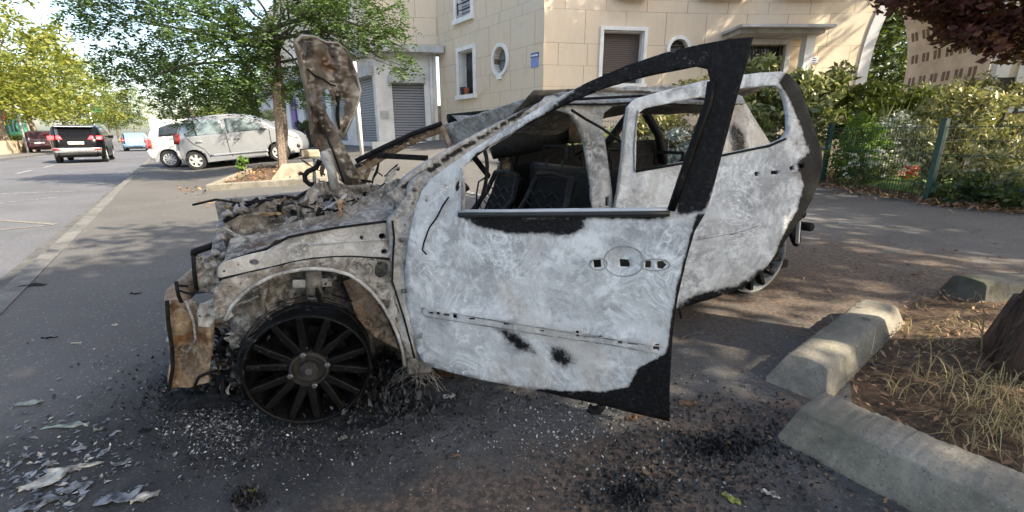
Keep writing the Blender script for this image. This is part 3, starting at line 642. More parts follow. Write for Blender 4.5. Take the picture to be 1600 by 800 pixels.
arch_out = [(652, 580), (640, 540), (632, 510), (618, 470), (612, 440), (612, 408), (580, 404), (550, 402.5), (518, 403), (487, 406), (458, 411), (430, 418), (385, 428), (347, 438), (335, 452), (332, 480), (340, 500)]
sheet('wheel_arch', arch_in + arch_out, side(lambda x, y: .035 + .0 * x, .004, 18, 13), M['bay'], car, [ell(596, 422, 11, 13, 14, .2)] + [ell(x, y, 1.8, 1.8, 6) for x, y in ((360, 448), (376, 443), (400, 432), (440, 417), (500, 412), (590, 448), (618, 490), (630, 530))], 6, .02, blob([([(352, 500), (399, 445), (444, 426), (494, 419), (545, 429), (580, 455), (612, 502), (632, 572), (626, 572), (560, 430), (494, 412), (444, 418), (380, 445)], 3, .25)]), blob([([(352, 440), (444, 412), (500, 404), (560, 410), (570, 424), (494, 420), (400, 446)], 9, .32), ([(560, 425), (632, 570), (648, 570), (610, 480), (590, 440)], 10, .22)]))
b = MB(); b.tube([carpx(x, y, .028) for x, y in arch_in], .007, 6); b.build('arch_flange', M['bare'], car, True)
sheet('gusset', [(585, 408), (611, 406), (612, 440), (600, 442), (586, 432)], side(.12, .02, 8, 14), M['bay'], car, (), 5, .01)
# inner wing and strut tower inside the arch
sheet('inner_wing', [(360, 500), (366, 470), (400, 440), (444, 418), (494, 412), (560, 420), (600, 470), (640, 560), (640, 600), (360, 600)], side(lambda x, y: .30 + .08 * math.sin(x / 37) + .05 * sstep(540, 600, x), .03, 18, 15), M['bay'], car, [ell(462, 461, 3, 3, 8), ell(507, 468, 3, 3, 8), ell(524, 474, 2.6, 2.6, 7)], 8, .01,
      blob([([(350, 520), (640, 530), (640, 610), (350, 610)], 34, .75), ([(500, 415), (580, 430), (610, 500), (540, 480)], 16, .6), ([(360, 440), (420, 425), (430, 470), (370, 500)], 14, .5)]), blob([([(360, 440), (430, 420), (420, 500), (360, 510)], 16, .45), ([(520, 420), (600, 450), (640, 560), (560, 500)], 14, .6)]))
sheet('wing_liner_brace', [(536, 440), (556, 432), (582, 460), (606, 500), (624, 546), (590, 530), (560, 505), (548, 470)], side(ramp((540, 440), .28, (624, 540), .12), .012, 14, 16), M['rust'], car, (), 6, .008, blob([([(548, 440), (575, 470), (560, 480)], 10, .35)]))
b = MB(); b.tube([carpx(490, 424, .22), carpx(491, 445, .22), carpx(494, 480, .24), carpx(496, 520, .26)], .030, 12); b.build('strut', M['bay'], car, True)
b = MB(); b.tube([carpx(424, 425, .24), carpx(426, 470, .24), carpx(424, 520, .24)], .012, 8); b.tube([carpx(430, 500, .15), carpx(420, 497, .15), carpx(417, 490, .15), carpx(424, 484, .15), carpx(436, 482, .16)], .006, 6)
b.tube([carpx(396, 440, .12), carpx(414, 452, .14), carpx(410, 474, .16), carpx(418, 500, .18)], .008, 6); b.tube([carpx(540, 520, .2), carpx(520, 500, .24), (carpx(500, 490, .3))], .016, 8); b.build('suspension_arm', M['bay'], car, True)
b = MB()
for x0, y0, x1, y1 in ((457, 437, 478, 450), (500, 435, 519, 448)): b.hexa([carpx(x0, y1, .22), carpx(x1, y1, .22), carpx(x1, y1, .29), carpx(x0, y1, .29), carpx(x0, y0, .22), carpx(x1, y0, .22), carpx(x1, y0, .29), carpx(x0, y0, .29)])
bevel(b.build('hose_bracket', M['bare'], car), .004)
# top of the wing: crumpled brown pressings, then the ragged bay
sheet('upper_wing', [(350, 408), (356, 385), (360, 372), (395, 366), (404, 362), (450, 350), (480, 340), (508, 336), (540, 326), (562, 314), (585, 300), (600, 290), (620, 280), (634, 283), (643, 300), (642, 318), (632, 334), (612, 344), (570, 349), (525, 355), (487, 362), (452, 370), (430, 374), (417, 386), (390, 397)], side(lambda x, y: .07 + .16 * sstep(0, 46, (-.27 * x + 515 - y)), .014, 15, 17), M['bay'], car, [ell(628, 300, 2.2, 3, 7)], 6, .008,
      blob([([(480, 340), (560, 318), (600, 292), (598, 300), (560, 326), (490, 350)], 4, .25)]), blob([([(355, 400), (420, 365), (460, 355), (430, 385), (380, 398)], 10, .65), ([(430, 365), (470, 350), (520, 345), (500, 358), (450, 370)], 8, .5), ([(600, 292), (640, 290), (640, 330), (610, 340)], 10, .35)]))
b = MB()
for k, (x, y) in enumerate(((604, 296), (614, 290), (624, 284))): b.tube([carpx(x, y, .13), carpx(x + 10, y + 18, .10), carpx(x + 14, y + 40, .07)], .007, 6)
b.build('pressed_rib', M['bay'], car, True)
fl = sheet('lamp_housing', [(350, 346), (358, 334), (378, 332), (398, 322), (417, 311), (440, 308), (462, 311), (470, 328), (478, 343), (450, 352), (420, 360), (396, 366), (372, 374), (354, 392)], side(ramp((350, 345), .30, (470, 330), .46), .018, 13, 18), M['bay'], car, [[(421, 316), (440, 313), (457, 313), (466, 326), (468, 340), (450, 347), (428, 351), (420, 340), (418, 326)], ell(402, 328, 3, 2, 8)], 5, .008, None, blob([([(355, 370), (390, 345), (396, 366), (356, 395)], 10, .5)]))
sheet('lamp_back', [(415, 310), (465, 308), (474, 345), (420, 356)], side(lambda x, y: .52 + .04 * math.cos((x - 442) / 12)), M['bay'], fl, (), 6, .006, blob([([(440, 312), (470, 312), (472, 345), (456, 345)], 8, .6)]))
b = MB(); b.tube([carpx(x, y, ww) for x, y, ww in [(350, 346, .3), (372, 334, .3), (392, 326, .34), (417, 310, .40), (440, 307, .42), (463, 310, .45), (478, 300, .6), (500, 292, .7), (530, 290, .8)]], .008, 6); b.build('slam_edge', M['char'], car, True)
for x, y in ((356, 333), (372, 329), (380, 327), (346, 371), (338, 396), (350, 399)): b = MB(); b.tube([carpx(x - 6, y + 4, .3), carpx(x, y - 2, .28), carpx(x + 7, y + 3, .3)], .012, 6); b.build('melted_clip', M['bare'], car, True)
sheet('scuttle_panel', [(478, 344), (470, 322), (482, 300), (494, 286), (520, 283), (545, 290), (570, 288), (600, 292), (585, 302), (560, 315), (540, 326), (508, 336)], side(ramp((480, 340), .40, (560, 290), .80), .03, 12, 19), M['bay'], car, [[(496, 306), (516, 303), (534, 308), (537, 322), (520, 330), (506, 326)]], 5, .008, blob([([(540, 292), (600, 288), (600, 300), (550, 310)], 6, .5)]), blob([([(534, 305), (560, 298), (556, 318), (538, 322)], 8, .5)]))
# heaps of charred hoses, brackets and cast lumps in the bay
rnd = random.Random(5); b = MB()
for k in range(70):
    s0, w0, v0 = rnd.uniform(-.2, .42), rnd.uniform(.32, 1.25), rnd.uniform(.45, .74) - .0
    p = [cw(s0, w0, v0)]
    for q in range(3): p.append(p[-1] + U * rnd.uniform(-.1, .1) + Wd * rnd.uniform(-.1, .1) + V * rnd.uniform(-.06, .05))
    b.tube(p, rnd.uniform(.005, .016), 6)
b.build('engine_hoses', M['char'], car, True)
b = MB()
for k in range(34):
    c = cw(rnd.uniform(-.2, .4), rnd.uniform(.35, 1.2), rnd.uniform(.42, .72)); r = Matrix.Rotation(rnd.uniform(0, 6), 4, Vector((rnd.random(), rnd.random(), rnd.random())).normalized())
    x, y, z = (rnd.uniform(.02, .09) for _ in range(3)); b.box(-x, x, -y, y, -z, z, Matrix.Translation(c) @ r)
bevel(b.build('engine_parts', M['bay'], car), .012)
slab('engine_block', -.16, .36, .40, 1.10, .2, .58, M['bay'], bv=.05)
slab('far_inner_wing', -.3, .5, 1.28, 1.34, .3, .74, M['bay'], bv=.02)
b = MB(); b.tube([cw(-.18, .36, .66), cw(-.12, .5, .74), cw(.1, .66, .76), cw(.34, .7, .79)], .012, 7); b.tube([cw(-.2, .5, .62), cw(-.24, .9, .66), cw(-.2, 1.3, .66)], .025, 7); b.build('slam_panel', M['bay'], car, True)
b = MB(); b.tube([carpx(x, y, .048) for x, y in [(342, 437), (385, 427), (430, 417), (458, 410), (487, 405), (518, 402), (550, 401.5), (580, 403), (613, 405)]], .0055, 6)
b.tube([carpx(x, y, .062) for x, y in [(352, 409), (385, 398), (417, 389), (450, 370.5), (487, 363), (525, 356), (570, 350), (612, 345)]], .005, 6); b.tube([carpx(x, y, .02) for x, y in [(613, 345), (616, 372), (614, 402), (613, 440), (632, 500), (648, 560)]], .004, 6); b.build('seam_shade', M['char'], car, True)  # black tubes put in as the shade of the panel seams
def shard(P, L_, w_, mat, seed, name='torn_sheet'):
    r = random.Random(seed); R_ = Matrix.Rotation(r.uniform(0, 6.3), 3, Vector((r.gauss(0, 1), r.gauss(0, 1), r.gauss(0, 1))).normalized()); n = 6; bm = bmesh.new(); rows = []
    for i in range(n):
        t = i / (n - 1) - .5; row = []; ww = w_ * r.uniform(.35, 1.1) * (1 - abs(t) * r.uniform(.3, 1.6))
        for j in range(4): row.append(bm.verts.new(P + R_ @ Vector((L_ * t + r.gauss(0, L_ * .04), ww * (j / 3 - .5), .35 * w_ * math.sin(t * r.uniform(2, 6)) + r.gauss(0, w_ * .12)))))
        rows.append(row)
    for i in range(n - 1):
        for j in range(3): bm.faces.new((rows[i][j], rows[i + 1][j], rows[i + 1][j + 1], rows[i][j + 1]))
    L0 = wloc(car); bmesh.ops.translate(bm, verts=bm.verts[:], vec=-L0); me = bpy.data.meshes.new(name); bm.to_mesh(me); bm.free(); me.materials.append(M[mat]); o = link(bpy.data.objects.new(name, me), car); o.modifiers.new('t', 'SOLIDIFY').thickness = .003
rn = random.Random(31)
for k in range(46):
    x = rn.uniform(352, 610); yt = 312 + max(0, 372 - x) * .9 - max(0, x - 520) * .16; y = yt + abs(rn.gauss(0, 20)); shard(carpx(x, y, rn.uniform(.16, .6)), rn.uniform(.03, .12), rn.uniform(.015, .05), rn.choice(['bay', 'bay', 'bare', 'char', 'char', 'rust']), k + 100)
for k in range(22): shard(carpx(rn.uniform(318, 420), rn.uniform(440, 600), rn.uniform(.14, .45)), rn.uniform(.03, .10), rn.uniform(.015, .04), rn.choice(['bay', 'bare', 'char', 'char']), k + 300)
for k in range(16): shard(carpx(rn.uniform(400, 610), rn.uniform(430, 520), rn.uniform(.16, .28)), rn.uniform(.03, .10), rn.uniform(.01, .03), rn.choice(['bay', 'char', 'rust']), k + 500)
for k in range(18): shard(carpx(rn.uniform(478, 640), rn.uniform(255, 300), rn.uniform(.5, 1.1)), rn.uniform(.03, .14), rn.uniform(.01, .04), rn.choice(['bay', 'char', 'char', 'bare']), k + 700)
# front end: crash beam stub, lamp carrier, brackets
sheet('front_carrier', [(304, 404), (318, 400), (338, 404), (345, 418), (342, 440), (352, 452), (346, 462), (318, 456), (306, 448), (303, 425)], side(.16, .014, 10, 20), M['bay'], car, [rect(322, 418, 325, 423), ell(325, 448, 2.4, 2.6, 7), ell(338, 446, 2, 2.4, 7), rect(336, 424, 338, 434)], 5, .008, None, blob([([(304, 404), (330, 404), (320, 450), (304, 448)], 10, .2)]))
b = MB(); b.tube([carpx(302, 400, .16), carpx(304, 430, .15), carpx(307, 452, .15)], .007, 6); b.build('carrier_edge', M['char'], car, True)
sheet('front_bracket', [(308, 486), (312, 476), (330, 468), (348, 460), (362, 462), (366, 476), (358, 484), (364, 494), (356, 500), (340, 496), (334, 500), (328, 512), (310, 510)], side(.10, .012, 8, 21), M['bare'], car, [rect(323, 491, 328, 496), rect(310, 492, 314, 496), ell(346, 470, 2, 2, 7)], 5, .006)
bm_ = sheet('crash_beam', [(262, 472), (270, 468), (285, 470), (300, 467), (308, 480), (320, 488), (336, 500), (334, 525), (331, 560), (325, 598), (312, 600), (296, 606), (278, 605), (265, 610), (266, 590), (270, 560), (265, 530), (263, 500)], side(lambda x, y: .30 + .05 * math.sin((x - 262) / 14), .018, 15, 22), M['rust'], car, [rect(289, 498, 295, 503), ell(281, 530, 1.6, 2, 6), ell(301, 497, 1.6, 1.6, 6), ell(282, 494, 2, 2, 6), ell(306, 520, 1.4, 1.4, 6)], 6, .010, blob([([(300, 490), (312, 495), (310, 530), (300, 535)], 7, .45)]), blob([([(264, 470), (330, 490), (330, 540), (268, 540)], 16, .45), ([(270, 545), (325, 545), (322, 600), (268, 605)], 14, .25)]))
b = MB(); b.tube([carpx(x, y, .27) for x, y in [(261, 470), (263, 505), (269, 545), (270, 575), (264, 610)]], .007, 6); b.build('beam_edge', M['char'], bm_, True)
b = MB(); rn = random.Random(3)
b.tube([carpx(290, 470, .28), carpx(302, 500, .27), (carpx(306, 530, .27)), carpx(294, 548, .27), carpx(288, 570, .27)], .005, 5)
for x, y in ((258, 474), (257, 512), (260, 530)): b.tube([carpx(x, y, .29), carpx(x + 9, y + 1, .29)], .010, 7)
b.build('beam_bolts', M['bay'], bm_, True)
b = MB(); b.tube([cw(-.36, .30, .40), cw(-.44, .7, .40), cw(-.36, 1.25, .40)], .05, 8); b.tube([cw(-.30, .34, .17), cw(-.1, .40, .15), cw(.0, .36, .16)], .03, 7); b.build('lower_crossmember', M['rust'], car, True)
b = MB(); b.tube([carpx(275, 440, .2), carpx(279, 462, .2), carpx(284, 473, .2)], .006, 6); b.tube([carpx(274, 452, .2), carpx(296, 459, .2), carpx(320, 456, .17)], .004, 5); b.tube([carpx(278, 446, .2), carpx(294, 447, .2)], .005, 5); b.build('bare_wire', M['char'], car, True)
b = MB(); rn = random.Random(11)
for k in range(60):
    x, y = rn.uniform(330, 420), rn.uniform(505, 600); q = carpx(x, y, rn.uniform(.22, .45)); p = [q]
    for _ in range(3): p.append(p[-1] + Vector((rn.uniform(-.05, .05), rn.uniform(-.05, .05), rn.uniform(-.06, .03))))
    b.tube(p, rn.uniform(.003, .010), 5)
b.build('burnt_loom', M['char'], car, True)
b = MB()
for k in range(26):
    x, y = rn.uniform(340, 415), rn.uniform(470, 560); q = carpx(x, y, rn.uniform(.26, .5)); r = Matrix.Rotation(rn.uniform(0, 6), 4, Vector((rn.random(), rn.random(), rn.random())).normalized())
    b.box(-rn.uniform(.01, .05), rn.uniform(.01, .05), -.02, .02, -rn.uniform(.005, .03), rn.uniform(.005, .03), Matrix.Translation(q) @ r)
b.build('broken_brackets', M['bay'], car)
b = MB(); rn = random.Random(15)
for k in range(80):
    a = carpx(rn.uniform(640, 668), rn.uniform(548, 590), .02); e = ground(rn.uniform(600, 700), rn.uniform(575, 612), .004)
    mid = (a + e) / 2 + Vector((rn.uniform(-.03, .03), rn.uniform(-.03, .03), .01)); b.tube([a, mid, e], .0009, 4, False)
b.build('frayed_wire', M['bay'], car, True)
b = MB()
for k in range(60):
    e = ground(rn.uniform(590, 640), rn.uniform(545, 600), .006); f = ground(rn.uniform(640, 730), rn.uniform(565, 590), .006)
    b.tube([e, (e + f) / 2 + Vector((0, 0, rn.uniform(0, .02))), f], .0013, 4, False)
b.build('bare_wire', M['copper'], car, True)

# bonnet standing on end
bo = [(461, 63), (472, 55), (492, 58), (508, 66), (528, 68), (538, 75), (547, 92), (554, 111), (563, 140), (559, 160), (549, 186), (543, 203), (536, 217), (530, 210), (527, 204), (532, 216), (538, 228), (554, 260), (568, 285), (550, 291), (534, 287), (524, 262), (514, 240), (507, 224), (510, 246), (507, 270), (502, 278), (500, 262), (502, 236), (489, 226), (486, 203), (481, 156), (473, 116), (465, 82)]
bh = [(505, 139), (513, 138), (521, 155), (526, 168), (528.5, 184), (524, 198), (514, 183), (505, 166), (502.5, 150)]
def bw(x, y):
    w = .62 + .26 * sstep(465, 560, x) - .10 * sstep(470, 461, x)
    w += -.07 * math.exp(-((x - 540 + (140 - y) * .2) / 12) ** 2) * sstep(210, 150, y) + .05 * math.exp(-((x - 510) / 16) ** 2) * sstep(150, 90, y)
    w += .045 * abs(noise.noise(Vector((x / 14, y / 40, 3)))) - .022 * abs(noise.noise(Vector((x / 6, y / 13, 8)))) + .012 * noise.noise(Vector((x / 3., y / 4., 2)))
    ax = 492 + (y - 150) * .49; d = (x - ax) / 15
    if y > 140: w -= .055 * math.sqrt(max(0, 1 - d * d)) * sstep(140, 175, y)
    return w
hood = sheet('bonnet', smooth_poly(bo, 1), side(bw, .013, 20, 23), M['hood'], car, [bh, [(533, 148), (538, 153), (536, 178), (530, 186), (531, 160)]], 3, .005,
      blob([([(462, 58), (492, 55), (495, 85), (475, 100)], 12, .7), ([(530, 70), (550, 100), (562, 140), (552, 130), (538, 100)], 6, .6), ([(490, 170), (505, 172), (508, 184), (494, 186)], 6, .55), ([(480, 100), (500, 110), (520, 150), (500, 140)], 8, .35)]),
      blob([([(490, 75), (520, 80), (530, 120), (510, 110), (490, 100)], 12, .5), ([(530, 100), (545, 110), (548, 160), (535, 150)], 10, .4), ([(488, 210), (505, 225), (508, 275), (498, 265)], 8, .5), ([(540, 170), (556, 160), (540, 210), (530, 200)], 8, .35)]))
b = MB(); b.tube([carpx(x, y, bw(x, y) - .015) for x, y in [(480, 108), (492, 118), (506, 124), (516, 132), (524, 134)]], .004, 6); b.tube([carpx(x, y, .60) for x, y in [(507, 205), (514, 222), (524, 246), (537, 284)]], .005, 6)
b.tube([carpx(528, 150, .8), carpx(527, 180, .8), carpx(529, 200, .8), carpx(521, 206, .8)], .010, 6); b.build('bonnet_rib', M['char'], hood, True)
b = MB(); b.tube([carpx(x, y, bw(x, y) + .0) for x, y in [(461, 66), (472, 56), (490, 58), (508, 66), (527, 68), (539, 77), (548, 95), (555, 112), (563, 140), (559, 160), (549, 186), (536, 216)]], .008, 7); b.tube([carpx(x, y, bw(x, y)) for x, y in [(461, 66), (466, 84), (474, 118), (482, 156), (487, 203), (490, 225)]], .010, 7); b.build('bonnet_edge', M['hood'], hood, True)
b = MB(); b.tube([carpx(x, y, .62) for x, y in [(505, 236), (512, 250), (518, 266), (522, 296)]], [.018, .026, .022, .02], 8); b.build('bonnet_hinge', M['bare'], hood, True)
b = MB(); b.tube([carpx(x, y, .7) for x, y in [(500, 250), (494, 262), (481, 268), (476, 274), (477, 282), (484, 288), (493, 288)]], .012, 8); b.build('charred_hose', M['char'], hood, True)

# wheels
def axis_frame(c, axis, up):
    axis = axis.normalized(); x = up.cross(axis).normalized(); y = axis.cross(x)
    return Matrix(((x.x, y.x, axis.x, c.x), (x.y, y.y, axis.y, c.y), (x.z, y.z, axis.z, c.z), (0, 0, 0, 1)))
def alloy(c, axis, R, wdt, name, edge, face, label=None):      # axis points outwards
    Mx = axis_frame(c, axis, V); b = MB()
    b.lathe([(R * .80, -wdt), (R * .97, -wdt), (R, -wdt + .012), (R * .95, -wdt + .04), (R * .90, -wdt * .5), (R * .93, -.035), (R, -.012), (R, 0), (R * .975, .003), (R * .955, -.006), (R * .93, -.03), (R * .89, -.07), (R * .84, -wdt * .5), (R * .80, -wdt)], Mx, 64)
    w = b.build(name, edge, car, True)
    b = MB()
    for k in range(7):
        for sgn in (-1, 1):
            a0 = 2 * PI * k / 7 + PI / 2 + .22 + sgn * .12; a1 = 2 * PI * k / 7 + PI / 2 + .22 + sgn * .215
            def pt(r, a, off, h): return Mx @ Vector((r * math.cos(a) - off * math.sin(a), r * math.sin(a) + off * math.cos(a), h))
            r0, r1 = R * .26, R * .955; w0, w1 = .0225, .0175
            p = [pt(r0, a0, -w0, -.055), pt(r0, a0, w0, -.055), pt(r1, a1, w1, -.05), pt(r1, a1, -w1, -.05), pt(r0, a0, -w0 * .7, -.018), pt(r0, a0, w0 * .7, -.018), pt(r1, a1, w1 * .7, -.006), pt(r1, a1, -w1 * .7, -.006)]
            b.hexa(p)
    sp = b.build('spokes', face, w); bevel(sp, .005)
    b = MB(); b.lathe([(0, -.07), (R * .33, -.07), (R * .34, -.035), (R * .31, -.012), (R * .27, -.010), (R * .25, -.03), (R * .15, -.032), (R * .14, -.012), (R * .05, -.010), (0, -.010)], Mx, 36); autosmooth(b.build('hub', M['hub'], w))
    for k in range(4):
        a = 2 * PI * k / 4 + .15; q = Mx @ Matrix.Translation((R * .30 * math.cos(a), R * .30 * math.sin(a), -.012)); b = MB(); b.lathe([(0.011, 0), (0.011, .010), (.007, .013), (0, .013)], q, 6); b.build('wheel_bolt', M['bolt'], w)
    b = MB(); b.lathe([(.014, -.012), (.014, .004), (0, .004)], Mx, 6); b.build('centre_nut', M['bolt'], w)
    b = MB(); b.lathe([(0, -.10), (R * .62, -.10), (R * .62, -.115), (0, -.115)], Mx, 36); b.build('brake_disc', M['char'], w); b = MB(); b.lathe([(0, -.19), (R * .84, -.19), (R * .84, -.2), (0, -.2)], Mx, 36); b.build('back_plate', M['char'], w)
    return w
fw = alloy(cw(.045, .0, .228), -Wd - U * .16, .221, .16, 'front_wheel', M['rim'], M['rim']); tag(fw, 'bare black alloy wheel with its tyre burnt off')
b = MB(); Mx = axis_frame(cw(.045, .0, .233), -Wd, V)
rn = random.Random(21)
for k in range(26):
    a = rn.uniform(0, 2 * PI); p = []
    for q in range(9): p.append(Mx @ Vector((( .230 + rn.uniform(-.002, .004)) * math.cos(a + q * .11), (.230 + rn.uniform(-.002, .004)) * math.sin(a + q * .11), -.19 + rn.uniform(0, .02) + k * .006)))
    b.tube(p, .0015, 4, False)
b.build('tyre_wire', M['char'], fw, True)
rw = alloy(cw(2.60, .04, .235), -Wd - U * .10, .235, .18, 'rear_wheel', M['rimedge'], M['rimpale']); tag(rw, 'alloy wheel with pale ash on its rim and blackened spokes')
alloy(cw(.03, 1.42, .25), Wd, .24, .18, 'front_wheel', M['rim'], M['rim']); alloy(cw(2.62, 1.42, .25), Wd, .24, .18, 'rear_wheel', M['rim'], M['rim'])

# ---------------------------------------------------------------- the setting: lot, road, kerb, far ground
def gridlines(lo, hi, segs):
    out = [lo]; x = lo
    while x < hi - 1e-6:
        for a, b_, s in segs:
            if a <= x < b_ - 1e-6: x = min(x + s, b_); break
        else: x = hi
        out.append(min(x, hi))
    return out
KN = 1.05
av = gridlines(-14, 62, [(-14, -3, 1), (-3, 5, .1), (5, 20, .5), (20, 62, 3)]); nv = gridlines(-40, KN, [(-40, -12, 2), (-12, -6, .4), (-6, KN, .1)])
vs = []; burn = []; dirt = []; ashy = []
fwp = cw(.0, .25, 0); burnpoly = []
for a in av:
    for n in nv:
        P = st(a, n); P.z = G(P.x, P.y); vs.append(P)
        D = P - F0; s, w = D.dot(U), D.dot(Wd)
        d1 = math.hypot((s + .1) / 1.25, (w - .25) / 1.0); b_ = 1.05 - d1 * .80
        d2 = math.hypot((s - 1.2) / 1.5, (w - .45) / .72); b_ = max(b_, 1.05 - d2 * .75)
        d3 = math.hypot((s - 1.15) / .85, (w + 1.25) / .42); b_ = max(b_, .74 - d3 * .5)
        d4 = math.hypot((s + .3) / 1.5, (w + .1) / .9); b_ = max(b_, .74 - d4 * .34)
        burn.append(b_)
        q = math.hypot((P.x - 2.1) / 1.9, (P.y - 3.0) / 1.5); dd = .86 - .42 * q
        q = math.hypot((s - .6) / 1.0, (w + .80) / .26); dd = max(dd, 1.0 - .45 * q)
        q = math.hypot((s - .1) / .5, (w + .70) / .2); dd = max(dd, 1.05 - .45 * q)
        dirt.append(dd)
        q = math.hypot((s + .3) / 1.3, (w + .25) / .9); ashy.append(max(.9 - q * .55, .55 - .3 * math.hypot((s - .9) / 1., (w + 1.0) / .5)))
nn = len(nv); fs = [(i * nn + j, (i + 1) * nn + j, (i + 1) * nn + j + 1, i * nn + j + 1) for i in range(len(av) - 1) for j in range(nn - 1)]
lot = tag(mesh_obj('parking_lot', vs, fs, M['lot'], None, True), kind='structure')
for nm, vals in (('burn', burn), ('dirt', dirt), ('ashy', ashy)): at = lot.data.attributes.new(nm, 'FLOAT', 'POINT'); at.data.foreach_set('value', vals)
def strip(name, n0, n1, z0f, z1f, mat, a0=-14, a1=160, da=.5, wob=0., kind='structure', thick=None):
    vs = []; fs = []; k = 0; a = a0
    while a <= a1 + 1e-6:
        w0 = wob * noise.noise(Vector((a * .8, n0, 1))); w1 = wob * noise.noise(Vector((a * .8, n1, 5)))
        for n, zf, wv in ((n0, z0f, w0), (n1, z1f, w1)): p = st(a, n + wv); p.z = zf(a); vs.append(p)
        k += 1; a += da if a < 30 else 4
    fs = [(2 * i, 2 * i + 1, 2 * i + 3, 2 * i + 2) for i in range(k - 1)]
    return tag(mesh_obj(name, vs, fs, mat), kind=kind)
strip('road', 1.34, 7.4, zroad, zroad, M['road'])
strip('terrain', 300, -300, lambda a: -1.6, lambda a: -1.6, M['walk'], -200, 700, 20)
# kerb stones and gutter setts, each course one long row
def course(name, n0, n1, zt, zb, mat, ln, gap, a0=-6, a1=60, rough=.006, label=None, seed=1):
    rn = random.Random(seed); b = MB(); a = a0
    while a < a1:
        L = ln * rn.uniform(.75, 1.25); dz = rn.uniform(-rough, rough); dn = rn.uniform(-rough, rough); t = zt(a) + dz
        vs = []
        for z in (zb(a), t):
            for (aa, n_) in ((a + gap, n0 + dn), (a + L - gap, n0 + dn), (a + L - gap, n1 + dn), (a + gap, n1 + dn)):
                p = st(aa, n_); p.z = z + (rn.uniform(-rough, rough) * .4 if z == t else 0); vs.append(p)
        b.hexa(vs); a += L
    o = b.build(name, mat); return tag(o, kind='structure')
course('kerb', 1.05, 1.18, lambda a: .006, lambda a: -.3 - .006 * max(a, 0), M['kerb'], 1.0, .004, seed=2)
course('gutter', 1.18, 1.35, lambda a: zroad(a) + .012, lambda a: -.4 - .006 * max(a, 0), M['cobble'], .22, .006, rough=.012, seed=3)
strip('pavement', 7.4, 16, lambda a: zroad(a) + .10, lambda a: zroad(a) + .12, M['walk'])
strip('kerb', 7.4, 7.399, lambda a: zroad(a) - .05, lambda a: zroad(a) + .10, M['kerb'])
# faint worn markings on the carriageway
wm = NT('worn_road_paint'); cc = wm.coord(); f = wm.smooth(wm.noise(cc, 22, 5, .75), .42, .62); wm.fin(wm.mix(f, (.10, .098, .10), (.25, .22, .16)), .8); M['wornpaint'] = wm.mat
wm = NT('worn_white_paint'); cc = wm.coord(); f = wm.smooth(wm.noise(cc, 22, 5, .75), .40, .62); wm.fin(wm.mix(f, (.11, .11, .115), (.45, .45, .44)), .8); M['wornwhite'] = wm.mat
def mark(pts, wd, mat, name='road_marking'):
    b = MB()
    for (p, q) in pts:
        P, Q = Vector(p), Vector(q); t = (Q - P).normalized(); c = Vector((-t.y, t.x, 0)) * wd / 2
        vs = [P - c, Q - c, Q + c, P + c]
        for v_ in vs: v_.z = max(zroad(an(v_)[0]), -9) + .005
        b.add(vs, [(0, 1, 2, 3)])
    return tag(b.build(name, mat), kind='structure')
def rp(px, py):
    P = onplane(px, py, Vector((0, 0, -.09)), Vector((0, 0, 1))); return (P.x, P.y, 0)
mark([(rp(-30, 341), rp(86, 350)), (rp(-30, 362), rp(84, 351))], .07, M['wornpaint']); mark([(rp(-60, 302), rp(120, 296)), (rp(-60, 322), rp(90, 306))], .05, M['wornwhite'])
mark([(st(-6 + 3.9 * k, 4.4), st(-4 + 3.9 * k, 4.4)) for k in range(18)], .09, M['wornwhite'])
# light line painted across the lot
P, Q = ground(690, 288), ground(770, 304); b = MB()
for p0, p1 in ((ground(560, 246), ground(668, 286)), (ground(672, 288), ground(800, 316))):
    t = (p1 - p0).normalized(); c = Vector((-t.y, t.x, 0)) * .05; pts = [p0 - c, p1 - c, p1 + c, p0 + c]
    for q in pts: q.z = G(q.x, q.y) + .006
    b.add(pts, [(0, 1, 2, 3)])
tag(b.build('bay_marking', M['wornwhite']), kind='structure')
# manhole in the road by the kerb
b = MB(); q = st(18.5, 1.9); b.lathe([(0, .006), (.33, .006), (.36, .0), (.36, -.02)], Matrix.Translation((q.x, q.y, zroad(18.5))), 24); tag(b.build('manhole_cover', M['iron']), 'dark round manhole cover in the road beside the gutter', 'manhole cover')

# ---------------------------------------------------------------- mulch bed, concrete blocks
def gz(x, y, d=0): return Vector((x, y, G(x, y) + d))
def patch(name, pts, mat, step=.08, up=.008, amp=.0, kind='structure', edge=.25, seed=0):
    bm = bmesh.new(); loops = [[Vector((x, y, 0)) for x, y in pts]]
    vs = [bm.verts.new(p) for p in loops[0]]
    for t in tessellate_polygon(loops): bm.faces.new([vs[i] for i in t])
    xs = [p[0] for p in pts]; ys = [p[1] for p in pts]
    for ax, lo, hi in ((0, min(xs), max(xs)), (1, min(ys), max(ys))):
        k = 1
        while lo + k * step < hi:
            co = [0, 0, 0]; no = [0, 0, 0]; co[ax] = lo + k * step; no[ax] = 1
            bmesh.ops.bisect_plane(bm, geom=bm.verts[:] + bm.edges[:] + bm.faces[:], dist=1e-5, plane_co=co, plane_no=no); k += 1
    for v in bm.verts:
        d = sdist(v.co.x, v.co.y, pts); v.co.z = G(v.co.x, v.co.y) + up * sstep(-.02, edge, d) + amp * crump(v.co.x, v.co.y, .25, seed) * sstep(0, edge, d)
    bmesh.ops.recalc_face_normals(bm, faces=bm.faces[:])
    if sum(f.normal.z for f in bm.faces) < 0: bmesh.ops.reverse_faces(bm, faces=bm.faces[:])
    me = bpy.data.meshes.new(name); bm.to_mesh(me); bm.free(); me.materials.append(mat); me.polygons.foreach_set('use_smooth', [True] * len(me.polygons))
    return tag(link(bpy.data.objects.new(name, me)), kind=kind)
